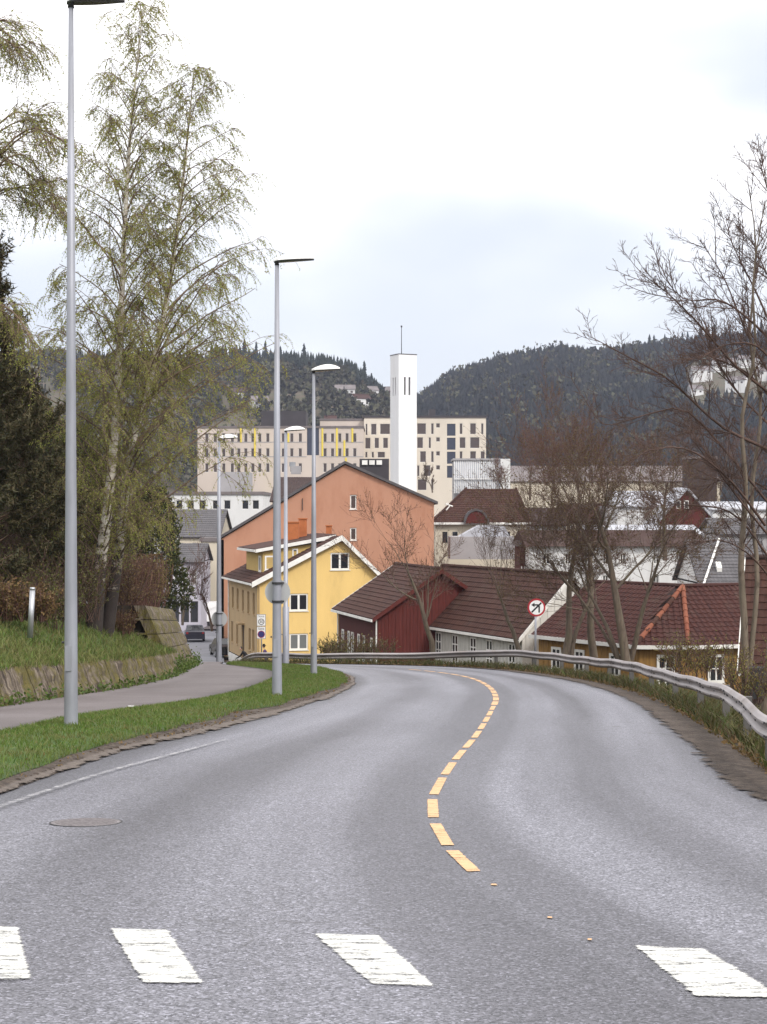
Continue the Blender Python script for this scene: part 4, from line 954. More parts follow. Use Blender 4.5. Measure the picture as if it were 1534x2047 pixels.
m = MB(); m.tube([O + U * .10 + N * .07 + Z * (yh.h - .3), O + U * .10 + N * .07 - Z * .6], .045, 8); m.build('downpipe', 'shade_tan_plaster', yh.t)
# dormer on the street-side slope
dn = -N; d0 = O + dn * 3.0
def yl(a, b, z): return O + U * a + dn * b + Z * (yh.h + z)
dz_top = rise - .28; a_f = .75; zf = a_f * sl_l
m = MB()
for b in (2.2, 8.6):
    pass
fa = [yl(a_f, 2.2, zf), yl(a_f, 8.6, zf), yl(a_f, 8.6, dz_top - .55), yl(a_f, 2.2, dz_top - .55)]; m = MB(); m.prism(fa, U * .1); m.build('dormer_front', 'clapboard', yh.t)
for b in (2.2, 8.6):
    pr = [yl(a_f, b, zf), yl(wd * .655 * .93, b, rise * .93), yl(wd * .655 * .86, b, dz_top - .08), yl(a_f, b, dz_top - .55)]; m = MB(); m.prism(pr, dn * (.1 if b < 5 else -.1)); chk = m.build('dormer_cheek', 'clapboard', yh.t)
    if b < 5:
        for k in range(11):
            z0 = zf + .15 + k * .13
            if z0 > dz_top - .15: break
            a1 = min(z0 / sl_l - .04, wd * .655 * .9); a0 = a_f + max(0, (z0 - (dz_top - .55)) / .47 * (wd * .655 * .86 - a_f))
            if a1 - a0 > .1: m = MB(); m.box(yl(a0, b, z0) + N * .002, U * (a1 - a0), Z * .115, N * .022 ); m.build('clapboard', 'clapboard', chk)
window(yh.t, yl(a_f, 8.4, zf), N, -U, (4.85, .15, 5.75, 1.25), nx=1, fm='white_wood', gm='curtain', fw=.12, inset=-.05)
window(yh.t, yl(a_f, 2.2, 0), U, N, (.15, zf + .28, .95, zf + 1.28), nx=1, fm='white_wood', gm='curtain', fw=.11, inset=-.04)
window(yh.t, yl(a_f, 2.2, 0), U, N, (2.05, zf + 1.0, 2.45, zf + 1.75), nx=1, fm='white_wood', gm='glass', fw=.1, inset=-.04)
ra_, rb_ = yl(a_f - .55, 1.9, dz_top - .62), yl(wd * .655 + .1, 1.9, rise + .08)
m = MB(); m.prism([ra_, rb_, rb_ + Z * .16, ra_ + Z * .16], dn * 7.0); m.build('dormer_roof', 'tile_brown', yh.t)
m = MB(); m.prism([ra_ - Z * .10, rb_ - Z * .14, rb_ + Z * .12, ra_ + Z * .12], N * .04); m.build('dormer_fascia', 'white_wood', yh.t)
m = MB(); m.box(ra_ - Z * .06 - U * .03, dn * 7.0, -U * .06, Z * .16); m.build('dormer_gutter', 'white_wood', yh.t)
for px0, px1, py0, py1, Y in ((575, 597, 1045, 1085, 116), (597, 613, 1038, 1080, 117.5), (652, 663, 1052, 1070, 118)):
    a = pt(px0, py1 + 8, Y); ww = (px1 - px0) / F * Y; hh = (py1 + 8 - py0) / F * Y; m = MB(); m.box(a, (ww, 0, 0), (0, .8, 0), (0, 0, hh)); ch = m.build('chimney', 'chimney_brick', yh.t)
    m = MB(); m.box(a + Vector((-.05, -.05, hh)), (ww + .1, 0, 0), (0, .9, 0), (0, 0, .08)); m.build('chimney_cap', 'chimney_brick', ch)

# ---- orange building
Y = 128.0; px2 = lambda px, Y=Y: (px - CX) / F * Y; pz = lambda py, Y=Y: CAMZ - (py - CY) / F * Y
ot = thing('orange_building', (px2(650), Y + 8, -9.5), 'large orange plastered gable building behind the yellow house', 'building')
O = Vector((px2(440), Y, -10.2)); U = Vector((1, 0, 0)); N = Vector((0, -1, 0)); q = Y / F
zr = lambda py: pz(py) - O.z
outl = [(0, -1), (428 * q, -1), (428 * q, zr(1005)), (250 * q, zr(929)), (0, zr(1079))]; hl = []
for r in ((700, 989, 713, 1018), (700, 1055, 713, 1080)):
    h = ((r[0] - 440) * q, zr(r[3]), (r[2] - 440) * q, zr(r[1])); hl.append(h); window(ot, O, U, N, h, nx=1, fm='white_wood', gm='glass_brown', fw=.09, inset=.06)
m = MB(); wall_panel(m, O, U, N, outl, hl, .15); m.build('wall', 'orange_plaster', ot)
m = MB(); m.box(O - Z, Vector((0, 16, 0)), Vector((.3, 0, 0)), Z * (zr(1079) + 1)); m.build('wall', 'orange_plaster', ot)
m = MB(); m.box(O - Z + Vector((428 * q - .3, .002, 0)), Vector((0, 16, 0)), Vector((.3, 0, 0)), Z * (zr(1005) + 1)); m.build('wall', 'orange_plaster', ot)
ap = O + Vector((250 * q, 0, zr(927))); el_ = O + Vector((-.15, 0, zr(1079) - .0)); er_ = O + Vector((428 * q + .3, 0, zr(1005) - .12))
for e_, nm in ((el_, 'roof'), (er_, 'roof')):
    m = MB(); m.prism([e_ + N * .25, ap + N * .25, ap + N * .25 + Z * .22, e_ + N * .25 + Z * .22], Vector((0, 16.5, 0))); m.build(nm, 'slate_roof', ot)
m = MB(); a = pt(719, 962, 134); m.box(a, (59 * 134 / F, 0, 0), (0, 4, 0), (0, 0, 45 * 134 / F)); rb = m.build('stair_tower', 'dark_cladding', ot)
for k in range(3):
    m = MB(); a = pt(724 + k * 14.5, 929, 133.9); m.box(a, (11 * 134 / F, 0, 0), (0, -.05, 0), (0, 0, 9 * 134 / F)); m.build('vent_panel', 'white_wood', rb)
m = MB(); m.tube([pt(605, 1020, 127.9), pt(605, 996, 127.9)], .03, 6); m.build('wall_anchor', 'dark_metal', ot)
m = MB(); m.tube([pt(436, 1108, 127.6), pt(438, 1125, 127.6), pt(439.5, 1300, 127.6)], .06, 8); m.build('downpipe', 'dark_metal', ot)

# ---- red house
zE = 1.55 - 208.5 / F * 88
rh = House('red_house', (-2.62, 96.8), (-.32, 88.0), 7.0, -7.7, zE, 'small dark red wooden house with brown tiled roof and narrow white windows', wallmat='red_wood_dark')
rh.gable(1, 2.35); rh.gable(3, 2.35); O, U, N, wd = rh.fr[0]
for a in (1.1, 2.6, 3.5, 4.95, 6.1, 7.9): rh.win(0, (a - .26, .95, a + .26, 2.45), nx=1, ny=3, fw=.09, inset=-.03, gm='glass_grey')
rh.holes = [[], [], [], []]; rh.walls({0: 'red_wood_dark', 1: 'red_wood'})  # front wall's shade is painted in with the darker red
def house_roof_u(h, rise, mat, course, oe=.35, og=.3, cm=None, barge='white_wood', bmats=None, fascia='white_wood'):
    """ridge parallel to the front"""
    U, N = h.U, h.N; sl = rise / (h.D / 2); up_ = Z * .10
    e0, e1 = h.A + Z * h.h + N * oe - Z * sl * oe - U * og, h.B + Z * h.h + N * oe - Z * sl * oe + U * og; r0, r1 = h.A - N * h.D / 2 + Z * (h.h + rise) - U * og, h.B - N * h.D / 2 + Z * (h.h + rise) + U * og
    f0, f1 = h.E + Z * h.h - N * oe - Z * sl * oe - U * og, h.C + Z * h.h - N * oe - Z * sl * oe + U * og
    a, n1 = roof_plane(h.t, e0 + up_, e1 + up_, r1 + up_, r0 + up_, mat, .1, course, cmat=cm); b, n2 = roof_plane(h.t, f1 + up_, f0 + up_, r0 + up_, r1 + up_, mat, .1, None)
    if barge:
        for (e, r, o, i) in ((e1, r1, U, 0), (e0, r0, -U, 1), (f1, r1, U, 0), (f0, r0, -U, 1)):
            board(h.t, e - Z * .08 + o * .004, r - Z * .08 + o * .004, .24, .04, Z, o, (bmats or {}).get(i, barge), 'barge_board')
    if fascia: board(h.t, e0 - Z * .05 + N * .003, e1 - Z * .05 + N * .003, .13, .08, Z, N, fascia, 'gutter')
    m = MB(); m.tube([r0 + Z * .16, r1 + Z * .16], .10, 8); m.build('ridge', mat, h.t)
    return a
house_roof_u(rh, 2.35, 'tile_brown', .34, bmats={0: 'red_wood'})
O1, U1, N1, w1 = rh.fr[1]
pm = MB(); pm.box((0, 0, 0), U1 * .15, Z * 1.0, N1 * .03); plank_mesh = {}
def planks(h, side, mat, wdt, h0, topf, holes=(), gap=.012):
    O, U, N, wd = h.fr[side]; n = int(wd / wdt)
    for i in range(n):
        a0, a1 = i * wd / n, (i + 1) * wd / n - gap; cuts = [(h0, topf((a0 + a1) / 2))]
        for (x0, y0, x1, y1) in holes:
            if a1 > x0 and a0 < x1:
                nc = []
                for c0, c1 in cuts:
                    if y0 > c0: nc.append((c0, min(c1, y0)))
                    if y1 < c1: nc.append((max(c0, y1), c1))
                cuts = nc
        for c0, c1 in cuts:
            if c1 - c0 > .05:
                m = MB(); m.box(O + U * a0 + Z * c0 + N * .003, U * (a1 - a0), Z * (c1 - c0), N * (.028 if i % 2 else .016)); m.build('plank', mat, h.t)
planks(rh, 1, 'red_wood', .2, -1.2, lambda a: rh.h + 2.35 * (1 - abs(a / w1 - .5) * 2) - .05)
m = MB(); m.tube([O1 + N1 * .06 + N * .08 + Z * (rh.h - .1), O1 + N1 * .06 + N * .08 - Z], .04, 8); m.build('downpipe', 'white_wood', rh.t)
m = MB(); m.tube([rh.A + N * .06 + Z * (rh.h - .1), rh.A + N * .06 - Z], .05, 8); m.build('corner_board', 'white_wood', rh.t)

# ---- grey-white house
zE = 1.55 - 243 / F * 80
gh = House('grey_white_house', (1.12, 92.7), (6.72, 80.0), 5.2, zE - 2.6, zE, 'long pale grey board house with dark tiled roof beyond the guard rail', wallmat='grey_wood')
gh.gable(1, 2.7); gh.gable(3, 2.7); O, U, N, wd = gh.fr[0]; hol = []
for a in (2.3, 4.6, 6.6, 8.7, 10.5, 12.9):
    h = (a - .35, .6, a + .35, 2.05); hol.append(h); gh.win(0, h, nx=2, ny=3, fw=.07, bar=.09, inset=-.04)
gh.holes = [[], [], [], []]; gh.walls({1: 'white_render'}); planks(gh, 0, 'grey_wood', .17, -.9, lambda a: gh.h - .02, hol)
house_roof_u(gh, 2.7, 'tile_brown', .33)
O1, U1, N1, w1 = gh.fr[1]; planks(gh, 1, 'white_wood', .2, -.9, lambda a: gh.h + 2.7 * (1 - abs(a / w1 - .5) * 2) - .05)
m = MB(); m.box(O1 + U1 * 1.9 + Z * .35 + N1 * .035, U1 * .7, Z * .8, N1 * .04); m.build('hatch', 'glass', gh.t)

# ---- ochre house with hipped corner
zE = 1.55 - 259 / F * 72; zO = zE - 2.6
PTS = [Vector((7.37, 78.2, 0)), Vector((11.16, 72.15, 0)), Vector((13.2, 72.0, 0)), Vector((17.6, 73.4, 0))]
oh = thing('ochre_house', (12.5, 74, zO), 'ochre yellow plank house with dark red tiles and orange hip tiles', 'house')
APX = Vector((13.66, 75.3, zE + 2.2)); RL0 = Vector((9.95, 80.0, zE + 2.2)); RR0 = Vector((18.2, 77.0, zE + 2.2))
wins = {0: [(1.0, .45, 1.75, 1.95, 2, 3), (2.7, .45, 3.45, 1.95, 2, 3), (5.2, .45, 5.95, 1.95, 2, 3)], 1: [(.78, -.1, 1.55, 2.02, 2, 4)], 2: [(1.05, .75, 1.85, 2.0, 2, 2)]}
class _W: pass
for i in range(3):
    A, B = PTS[i].copy(), PTS[i + 1].copy(); A.z = B.z = zO; U = (B - A).normalized(); N = U.cross(Z); wd = (B - A).length
    m = MB(); wall_panel(m, A, U, N, [(0, -1.2), (wd, -1.2), (wd, 2.6), (0, 2.6)], []); m.build('wall', 'ochre_wood', oh)
    hol = []
    for (a0, b0, a1, b1, nx, ny) in wins[i]:
        f = window(oh, A, U, N, (a0, b0, a1, b1), nx=nx, ny=ny, fw=.12, bar=.07, inset=-.06); hol.append((a0, b0, a1, b1))
    hh = _W(); hh.fr = [(A, U, N, wd)]; hh.t = oh; planks(hh, 0, 'ochre_wood', .19, -.9, lambda a: 2.56, hol)
for a, b in ((PTS[3], Vector((18.9, 78, 0))), (Vector((9.6, 80.5, 0)), PTS[0])):
    a = a.copy(); b = b.copy(); a.z = b.z = zO; m = MB(); U = (b - a).normalized(); wall_panel(m, a, U, U.cross(Z), [(0, -1.2), ((b - a).length, -1.2), ((b - a).length, 2.5 if a.x < 12 else 4.4), (0, 4.4 if a.x < 12 else 2.5)], []); m.build('wall', 'ochre_wood', oh)
cen = Vector((13.0, 77, 0))
def outw(p, k=.32):
    return p
EV = []
nrm = [((PTS[i + 1] - PTS[i]).normalized().cross(Z)) for i in range(3)]
for i, p in enumerate(PTS):
    n = nrm[0] if i == 0 else nrm[2] if i == 3 else (nrm[i - 1] + nrm[i]).normalized(); q = p + n * .36; q.z = zE - .2; EV.append(q)
EV[0] -= (PTS[1] - PTS[0]).normalized() * .3
planes = [(EV[0], EV[1], APX, RL0), (EV[1], EV[2], APX, APX), (EV[2], EV[3], RR0, APX)]
# one shared pantile mesh
def tile_mesh(wd, ln, mat):
    m = MB(); prof = [(-.5, .012), (-.3, .0), (-.05, .004), (.15, .042), (.35, .046), (.5, .014)]
    for (x0, z0), (x1, z1) in zip(prof[:-1], prof[1:]):
        m.face([(x0 * wd, 0, z0 + .03), (x1 * wd, 0, z1 + .03), (x1 * wd, ln, z1), (x0 * wd, ln, z0)]); m.face([(x0 * wd, 0, z0 + .004), (x1 * wd, 0, z1 + .004), (x1 * wd, 0, z1 + .03), (x0 * wd, 0, z0 + .03)])
    return m.mesh('tile', mat)
TM = tile_mesh(.285, .36, 'tile_red'); slots = []
slabs = []
for E0, E1, R1, R0 in planes:
    sb, n = roof_plane(oh, E0, E1, R1, R0, 'tile_dark', .09); slabs.append(sb); ul = (E1 - E0).normalized(); upv = n.cross(ul); Ls = ((R0 + R1) / 2 - (E0 + E1) / 2).dot(upv); nc = round(Ls / .32)
    for k in range(nc):
        t = k / nc; a, b = E0.lerp(R0, t), E1.lerp(R1, t); c0, c1 = a.dot(ul), b.dot(ul); base = a - ul * c0
        x = math.ceil(c0 / .28) * .28 + (.0)
        while x < c1 - .02:
            o = base + ul * x; slots.append((Matrix((( *ul, 0), (*upv, 0), (*n, 0), (0, 0, 0, 1))).transposed(), o + n * .006, sb)); slots[-1][0].translation = slots[-1][1]; x += .28
slots.sort(key=lambda s_: (s_[1].y ** 2 + s_[1].x ** 2) - (400 if abs(s_[1].x - 14) < 3 else 0))
rest = MB()
for i, (mt, o, sb) in enumerate(slots):
    if i < 300:
        ob = bpy.data.objects.new('tile', TM); COL.objects.link(ob); ob.parent = sb; ob.matrix_basis = mt @ Matrix.Rotation(rnd.uniform(-.012, .012), 4, 'Z')
    else:
        j = len(rest.v); rest.v.extend(tuple(mt @ v.co) for v in TM.vertices); rest.f.extend(tuple(j + k for k in p.vertices) for p in TM.polygons)
rest.build('tiles', 'tile_red', oh, kind='stuff')
for e in (EV[1], EV[2]):         # orange hip tiles
    n_ = 9; d = (APX - e)
    for k in range(n_):
        p0, p1 = e + d * (k / n_) + Z * .07, e + d * ((k + 1.12) / n_) + Z * .07; m = MB(); m.tube([p0, p1], [.125, .10], 10); m.build('hip_tile', 'tile_orange' if e is EV[2] or k % 3 else 'tile_brown', oh)
for a, b in ((RL0, APX), (APX, RR0)):
    m = MB(); m.tube([a + Z * .08, b + Z * .08], .11, 8); m.build('ridge', 'tile_red', oh)
for i in range(3):
    board(oh, EV[i] - Z * .12, EV[i + 1] - Z * .12, .17, .05, Z, nrm[i], 'white_wood', 'fascia')

# ---- dark house at the picture's edge
dh = House('dark_tiled_house', (12.75, 58.6), (19.5, 56.5), 5.5, -6.2, 1.55 - 298 / F * 58, 'dark brown house with big roof tiles and a white barge board behind the bare tree', wallmat='brown_wood')
dh.gable(1, 3.4); dh.gable(3, 3.4); dh.walls(); house_roof_u(dh, 3.4, 'tile_dark', .33, oe=.4, og=.12, cm='tile_brown'); planks(dh, 3, 'brown_wood', .2, -.8, lambda a: dh.h + 3.4 * (1 - abs(a / 5.5 - .5) * 2) - .05); planks(dh, 0, 'brown_wood', .2, -.8, lambda a: dh.h - .05)
b_ = pt(1512, 1352, 57.3); wb = thing('wheelie_bin', b_, 'black wheelie bin beside the dark brown house', 'bin')
m = MB(); bz = b_ - Z * .75; hexa(m, [bz + Vector(k) for k in ((-.24, -.3, 0), (.24, -.3, 0), (.24, .3, 0), (-.24, .3, 0), (-.3, -.38, 1.0), (.3, -.38, 1.0), (.3, .36, 1.0), (-.3, .36, 1.0))]); m.build('body', 'dark_metal', wb)
m = MB(); m.cbox(bz + Vector((0, 0, 1.04)), .64, .78, .06); m.build('lid', 'dark_metal', wb)

# ------------------------------------------------------------------ town further back
class Front:
    """building whose front faces the camera; rectangles are given where the photo shows them, at distance Y"""
    def __init__(s, name, px0, px1, pyt, pyb, Y, D, mat, label, cat='building', roof='felt_roof', group=None, shape=None, side=None):
        s.Y = Y; q = s.q = Y / F; s.px0 = px0; s.pyb = pyb; s.O = pt(px0, pyb, Y); s.U = Vector((1, 0, 0)); s.N = Vector((0, -1, 0)); s.w = (px1 - px0) * q; s.h = (pyb - pyt) * q; s.D = D
        s.t = thing(name, s.O + Vector((s.w / 2, D / 2, 0)), label, cat, group); s.holes = []; s.mat = mat; s.roof = roof
    def rect(s, r): return ((r[0] - s.px0) * s.q, (s.pyb - r[3]) * s.q, (r[2] - s.px0) * s.q, (s.pyb - r[1]) * s.q)
    def win(s, r, gm='glass_brown', fm='white_wood', nx=1, ny=1, fw=.06, inset=.1, sill=False, **k):
        h = s.rect(r); s.holes.append(h); return window(s.t, s.O, s.U, s.N, h, nx, ny, fm, gm, fw, inset, sill=sill, simple_=True, **k)
    def walls(s, down=8, para=.4, top=True):
        m = MB(); wall_panel(m, s.O, s.U, s.N, [(0, -down), (s.w, -down), (s.w, s.h), (0, s.h)], s.holes, .25); m.build('wall', s.mat, s.t)
        for a in (0, s.w - .3):
            m = MB(); m.box(s.O + s.U * a - Z * down + Vector((0, .004, 0)), s.U * .3, Vector((0, s.D, 0)), Z * (s.h + down)); m.build('wall', s.mat, s.t)
        if top: m = MB(); m.box(s.O + Z * (s.h - .25) + Vector((-.15, -.15, 0)), s.U * (s.w + .3), Vector((0, s.D, 0)), Z * para); m.build('roof', s.roof, s.t)
    def strip(s, r, mat, name, out=.06, th=None):
        a0, b0, a1, b1 = s.rect(r); m = MB(); m.box(s.O + s.U * a0 + Z * b0 + s.N * .004, s.U * (a1 - a0), Z * (b1 - b0), s.N * out); return m.build(name, mat, s.t)
    def gable_roof(s, rise_px, mat, ridge=.5, ov=.3, along=True, course=None):
        """ridge parallel to the front"""
        e0, e1 = s.O + Z * s.h + Vector((-ov, -ov, -.1)), s.O + Z * s.h + Vector((s.w + ov, -ov, -.1)); r = rise_px * s.q
        r0, r1 = s.O + Z * (s.h + r) + Vector((-ov, s.D / 2, 0)), s.O + Z * (s.h + r) + Vector((s.w + ov, s.D / 2, 0)); f0, f1 = e0 + Vector((0, s.D + 2 * ov, 0)), e1 + Vector((0, s.D + 2 * ov, 0))
        a, _ = roof_plane(s.t, e0, e1, r1, r0, mat, .12, course); roof_plane(s.t, f1, f0, r0, r1, mat, .12)
        for x, sg in ((0, -1), (s.w, 1)):
            m = MB(); m.prism([s.O + Vector((x, 0, s.h - .1)), s.O + Vector((x, s.D, s.h - .1)), s.O + Vector((x, s.D / 2, s.h + r - .1))], Vector((-sg * .2, 0, 0))); m.build('gable_wall', s.mat, s.t)
        return a

# ---- white tower
Y = 285.0; q = Y / F; wT = 3.45; c0 = pt(797.5, 708, Y); zt = c0.z; ztb = -22.0
tt = thing('white_tower', (c0.x, Y + 2, ztb), 'tall slender white tower with slit openings and a thin mast', 'tower')
rot = R(25); UF = Vector((math.cos(rot), math.sin(rot), 0)); UL = Vector((-math.sin(rot), math.cos(rot), 0)); base = Vector((c0.x, Y, ztb)); HT = zt - ztb
NF = UF.cross(Z); NL = Vector((-math.cos(rot), -math.sin(rot), 0))
zz0, zz1 = 1.55 - (789 - CY) / F * Y - ztb, 1.55 - (753 - CY) / F * Y - ztb
hf = [(1.02, zz0, 1.36, zz1), (1.88, zz0, 2.24, zz1)]; m = MB(); wall_panel(m, base, UF, NF, [(0, 0), (wT, 0), (wT, HT), (0, HT)], hf, .35); m.build('front_wall', 'tower_white', tt)
bl = base + UL * wT; hl = [(1.0, zz0, 1.38, zz1), (1.95, zz0, 2.33, zz1)]; m = MB(); wall_panel(m, bl, -UL, NL, [(0, 0), (wT, 0), (wT, HT), (0, HT)], hl, .35); m.build('side_wall', 'tower_white', tt)
m = MB(); m.box(base + UF * (wT - .3) + UL * .01, UL * (wT - .01), UF * .3, Z * HT); m.build('side_wall', 'tower_white', tt); m = MB(); m.box(bl + UF * .01 - UL * .3, UF * (wT - .02), UL * .3, Z * HT); m.build('back_wall', 'tower_white', tt)
m = MB(); m.box(base + UF * .4 + UL * .4, UF * (wT - .8), UL * (wT - .8), Z * (HT - .3)); m.build('bell_chamber', 'dark_cladding', tt)
m = MB(); m.box(base - UF * .05 - UL * .05 + Z * (HT + .002), UF * (wT + .1), UL * (wT + .1), Z * .14); m.build('coping', 'slate_roof', tt)
mc_ = base + UF * 1.2 + UL * 1.4 + Z * HT; m = MB(); m.tube([mc_, mc_ + Z * 4.9], [.07, .05], 6); m.build('mast', 'dark_metal', tt); m = MB(); m.cbox(mc_ + Z * 5.0, .28, .2, .3); m.build('finial', 'dark_metal', tt)

# ---- office block behind the tower
ob = Front('office_block', 728, 972, 833, 985, 350, 20, 'cream_panel', 'cream flat-roofed apartment block with scattered brown windows behind the white tower')
for y0, rects in ((846, ((834, 852), (862, 867.5), (919, 925), (940, 952), (962, 967))), (874, ((828, 846), (857, 862), (919, 931), (940, 959))), (902, ((840, 852), (862, 867.5), (919, 925), (940, 952), (961, 971))), (930, ((834, 839), (848, 861))), (958, ((835, 853), (862, 867)))):
    for a, b in rects: ob.win((max(a, 834), y0, b, y0 + 22))
for y0 in (846, 874, 902, 930): ob.win((872, y0, 880, y0 + 9))
for y0 in (847, 875, 903, 931): ob.win((894, y0, 911, y0 + 24), gm='glass_blue', fm='dark_cladding')
for a, b, y0, y1 in ((731, 735, 847, 870), (742, 753, 847, 869), (760, 780, 847, 868), (728.5, 741, 875, 897), (749, 758, 875, 896), (766, 776, 875, 896), (729, 735, 903, 915), (743, 748, 903, 915), (755, 770, 903, 915)): ob.win((a, y0, b, y1))
ob.walls(); ob.strip((727, 830.5, 973, 834), 'chimney_brick' if False else 'dark_cladding', 'coping', .2)
m = MB(); m.box(pt(858, 831, 352), (13 * 350 / F, 0, 0), (0, 3, 0), (0, 0, 13 * 350 / F)); m.build('roof_cabin', 'dark_cladding', ob.t)
o2 = Front('office_wing', 640, 728.5, 838, 945, 352, 18, 'pale_panel', 'pale panelled office wing set back beside the cream block')
for a, b in ((662, 670), (680, 697), (708, 724)): o2.win((a, 851, b, 857))
o2.walls()
# ---- long office with yellow stripes
lo_ = Front('striped_office', 395, 727, 853, 950, 335, 16, 'pale_panel', 'long pale office with dark windows and yellow vertical stripes beyond the birch')
for x in (410, 427, 444, 461, 474, 488, 502, 516, 532, 549, 563, 580, 597, 646.5, 661.5, 676, 690.5, 706):
    for y0 in (866, 896, 926): lo_.win((x, y0, x + 7, y0 + 18))
for x, y0, y1 in ((643, 853.5, 912), (672, 854, 912), (703, 854, 884), (687, 880, 912), (480, 854, 884), (508, 854, 912), (575, 866, 884), (549, 912, 930), (690, 915, 935)): lo_.strip((x, y0, x + 3.6, y1), 'yellow_panel', 'yellow_stripe', .1)
lo_.win((614, 854, 638, 910), gm='glass_blue', fm='dark_cladding', nx=2, ny=2)
for y0 in (883, 912): lo_.strip((395, y0, 613, y0 + 1.4), 'grey_render', 'band', .04); lo_.strip((639, y0, 727, y0 + 1.4), 'grey_render', 'band', .04)
lo_.walls()
m = MB(); m.box(pt(522, 856, 341), (90 * 341 / F, 0, 0), (0, 10, 0), (0, 0, 35 * 341 / F)); m.build('plant_room', 'dark_cladding', lo_.t)

# ---- dark roofs between
dk = Front('dark_roofed_block', 545, 700, 1000, 1040, 175, 20, 'dark_cladding', 'low block with a wide dark tiled roof behind the orange building'); dk.walls(top=False); dk.gable_roof(50, 'tile_dark', course=.6)
hv = pt(592, 945, 186); t = thing('roof_vent', hv, 'boxy grey ventilation unit on the dark roof', 'ventilation unit'); m = MB(); m.cbox(hv + Z * .3, 1.1, 1.0, .9); m.build('housing', 'grey_render', t); m = MB(); m.tube([hv + Vector((-.4, 0, .7)), hv + Vector((-.4, 0, 1.2))], .35, 10); m.build('fan_cowl', 'galvanised', t)
wf = Front('white_flat_building', 300, 526, 985, 1062, 215, 14, 'white_render', 'low white flat-roofed building with square windows seen through birch twigs')
for x in (330, 352, 375, 398, 425, 448, 484, 505): wf.win((x, 1000, x + 13, 1018), gm='glass')
wf.walls(); m = MB(); m.box(pt(440, 988, 222), (60 * 215 / F, 0, 0), (0, 6, 0), (0, 0, 46 * 215 / F)); m.build('roof_storey', 'grey_render', wf.t)
gr_ = Front('grey_roofed_house', 322, 436, 1072, 1240, 182, 16, 'cream_render', 'cream house with a broad grey roof behind the pale shop house', 'house')
for x in (338, 358, 384, 410): gr_.win((x, 1085, x + 9, 1104), gm='glass'); 
gr_.win((424, 1110, 431, 1140)); gr_.walls(top=False, down=3); gr_.gable_roof(54, 'slate_roof', course=.7)
cm = Front('cream_house', 402, 436, 1078, 1250, 176.5, 5, 'cream_render', 'narrow cream rendered house squeezed beside the orange building', 'house')
cm.win((404, 1122, 410, 1150), gm='glass'); cm.win((404, 1178, 411, 1195)); cm.walls(down=2)
# ---- pale shop house
sh = Front('shop_house', 318, 402, 1122, 1254, 166, 9, 'lilac_render', 'pale lilac two-storey shop house with dark roof and display windows', 'house')
for x in (347, 366, 384.5): sh.win((x, 1140, x + 9, 1168), gm='glass', nx=2, sill=True, fw=.12)
for a, b in ((343, 358), (362, 378), (381, 397)): sh.win((a, 1202, b, 1244), gm='glass', fm='dark_metal', fw=.15)
sh.walls(top=False, down=2); sh.strip((330, 1184, 358, 1190), 'grey_render', 'awning', .9)
sh.gable_roof(34, 'slate_roof', course=.5)
m = MB(); m.box(pt(338, 1102, 167.5), (14 * .05, 0, 0), (0, 2, 0), (0, 0, 1.3)); dm = m.build('dormer', 'white_render', sh.t); m = MB(); m.box(pt(339.5, 1101, 167.48), (9 * .05, 0, 0), (0, -.03, 0), (0, 0, 1.0)); m.build('dormer_window', 'glass', dm)

# ---- right of the tower
rb_ = thing('ribbed_hall', pt(965, 985, 245), 'white hall with a curved ribbed metal front and a plain white end', 'hall')
Y = 245.0; q = Y / F; H_ = 66 * q; pro = []
for i in range(9):
    a = i / 8; pro.append((-(a ** 2.6) * 1.6 * 0 - .9 * (1 - math.cos(a * 1.3)) , a * H_))
x0, x1 = pt(909, 0, Y).x, pt(1001, 0, Y).x; zb_ = pt(0, 986, Y).z
m = MB()
for i in range(8):
    (o0, h0), (o1, h1) = pro[i], pro[i + 1]; m.face([(x0, Y - o0 * 1.2, zb_ + h0), (x1, Y - o0 * 1.2, zb_ + h0), (x1, Y - o1 * 1.2, zb_ + h1), (x0, Y - o1 * 1.2, zb_ + h1)])
m.build('curved_front', 'metal_roof', rb_)
nr = 22
for k in range(nr + 1):
    xx = x0 + (x1 - x0) * k / nr; m = MB(); m.tube([(xx, Y - o * 1.2 - .06, zb_ + h) for o, h in pro], .085, 6); m.build('rib', 'white_render', rb_)
m = MB(); m.box((x0, Y - .25, zb_ + H_ * .42), (x1 - x0, 0, 0), (0, .1, 0), (0, 0, .18)); m.build('rail', 'white_render', rb_)
m = MB(); m.box((x0 - .2, Y - .9 * (1 - math.cos(1.3)) * -1.2 - .3, zb_ + H_), (x1 - x0 + .2, 0, 0), (0, 8, 0), (0, 0, .3)); m.build('roof', 'grey_render', rb_)
m = MB(); m.box((x1, Y - .6, zb_ - 3), (19 * q, 0, 0), (0, 10, 0), (0, 0, H_ + 3.2)); m.build('end_wall', 'white_render', rb_)
m = MB(); m.box((x0, Y + .9, zb_ - 3), (x1 - x0, 0, 0), (0, 7, 0), (0, 0, 3 + H_ - .1)); m.build('core', 'grey_render', rb_)
lh = Front('long_hall', 1022, 1440, 961, 990, 270, 18, 'cream_render', 'long low cream hall with a dark grey roof behind the bare trees', 'hall'); lh.walls(top=False); lh.gable_roof(33, 'felt_roof')
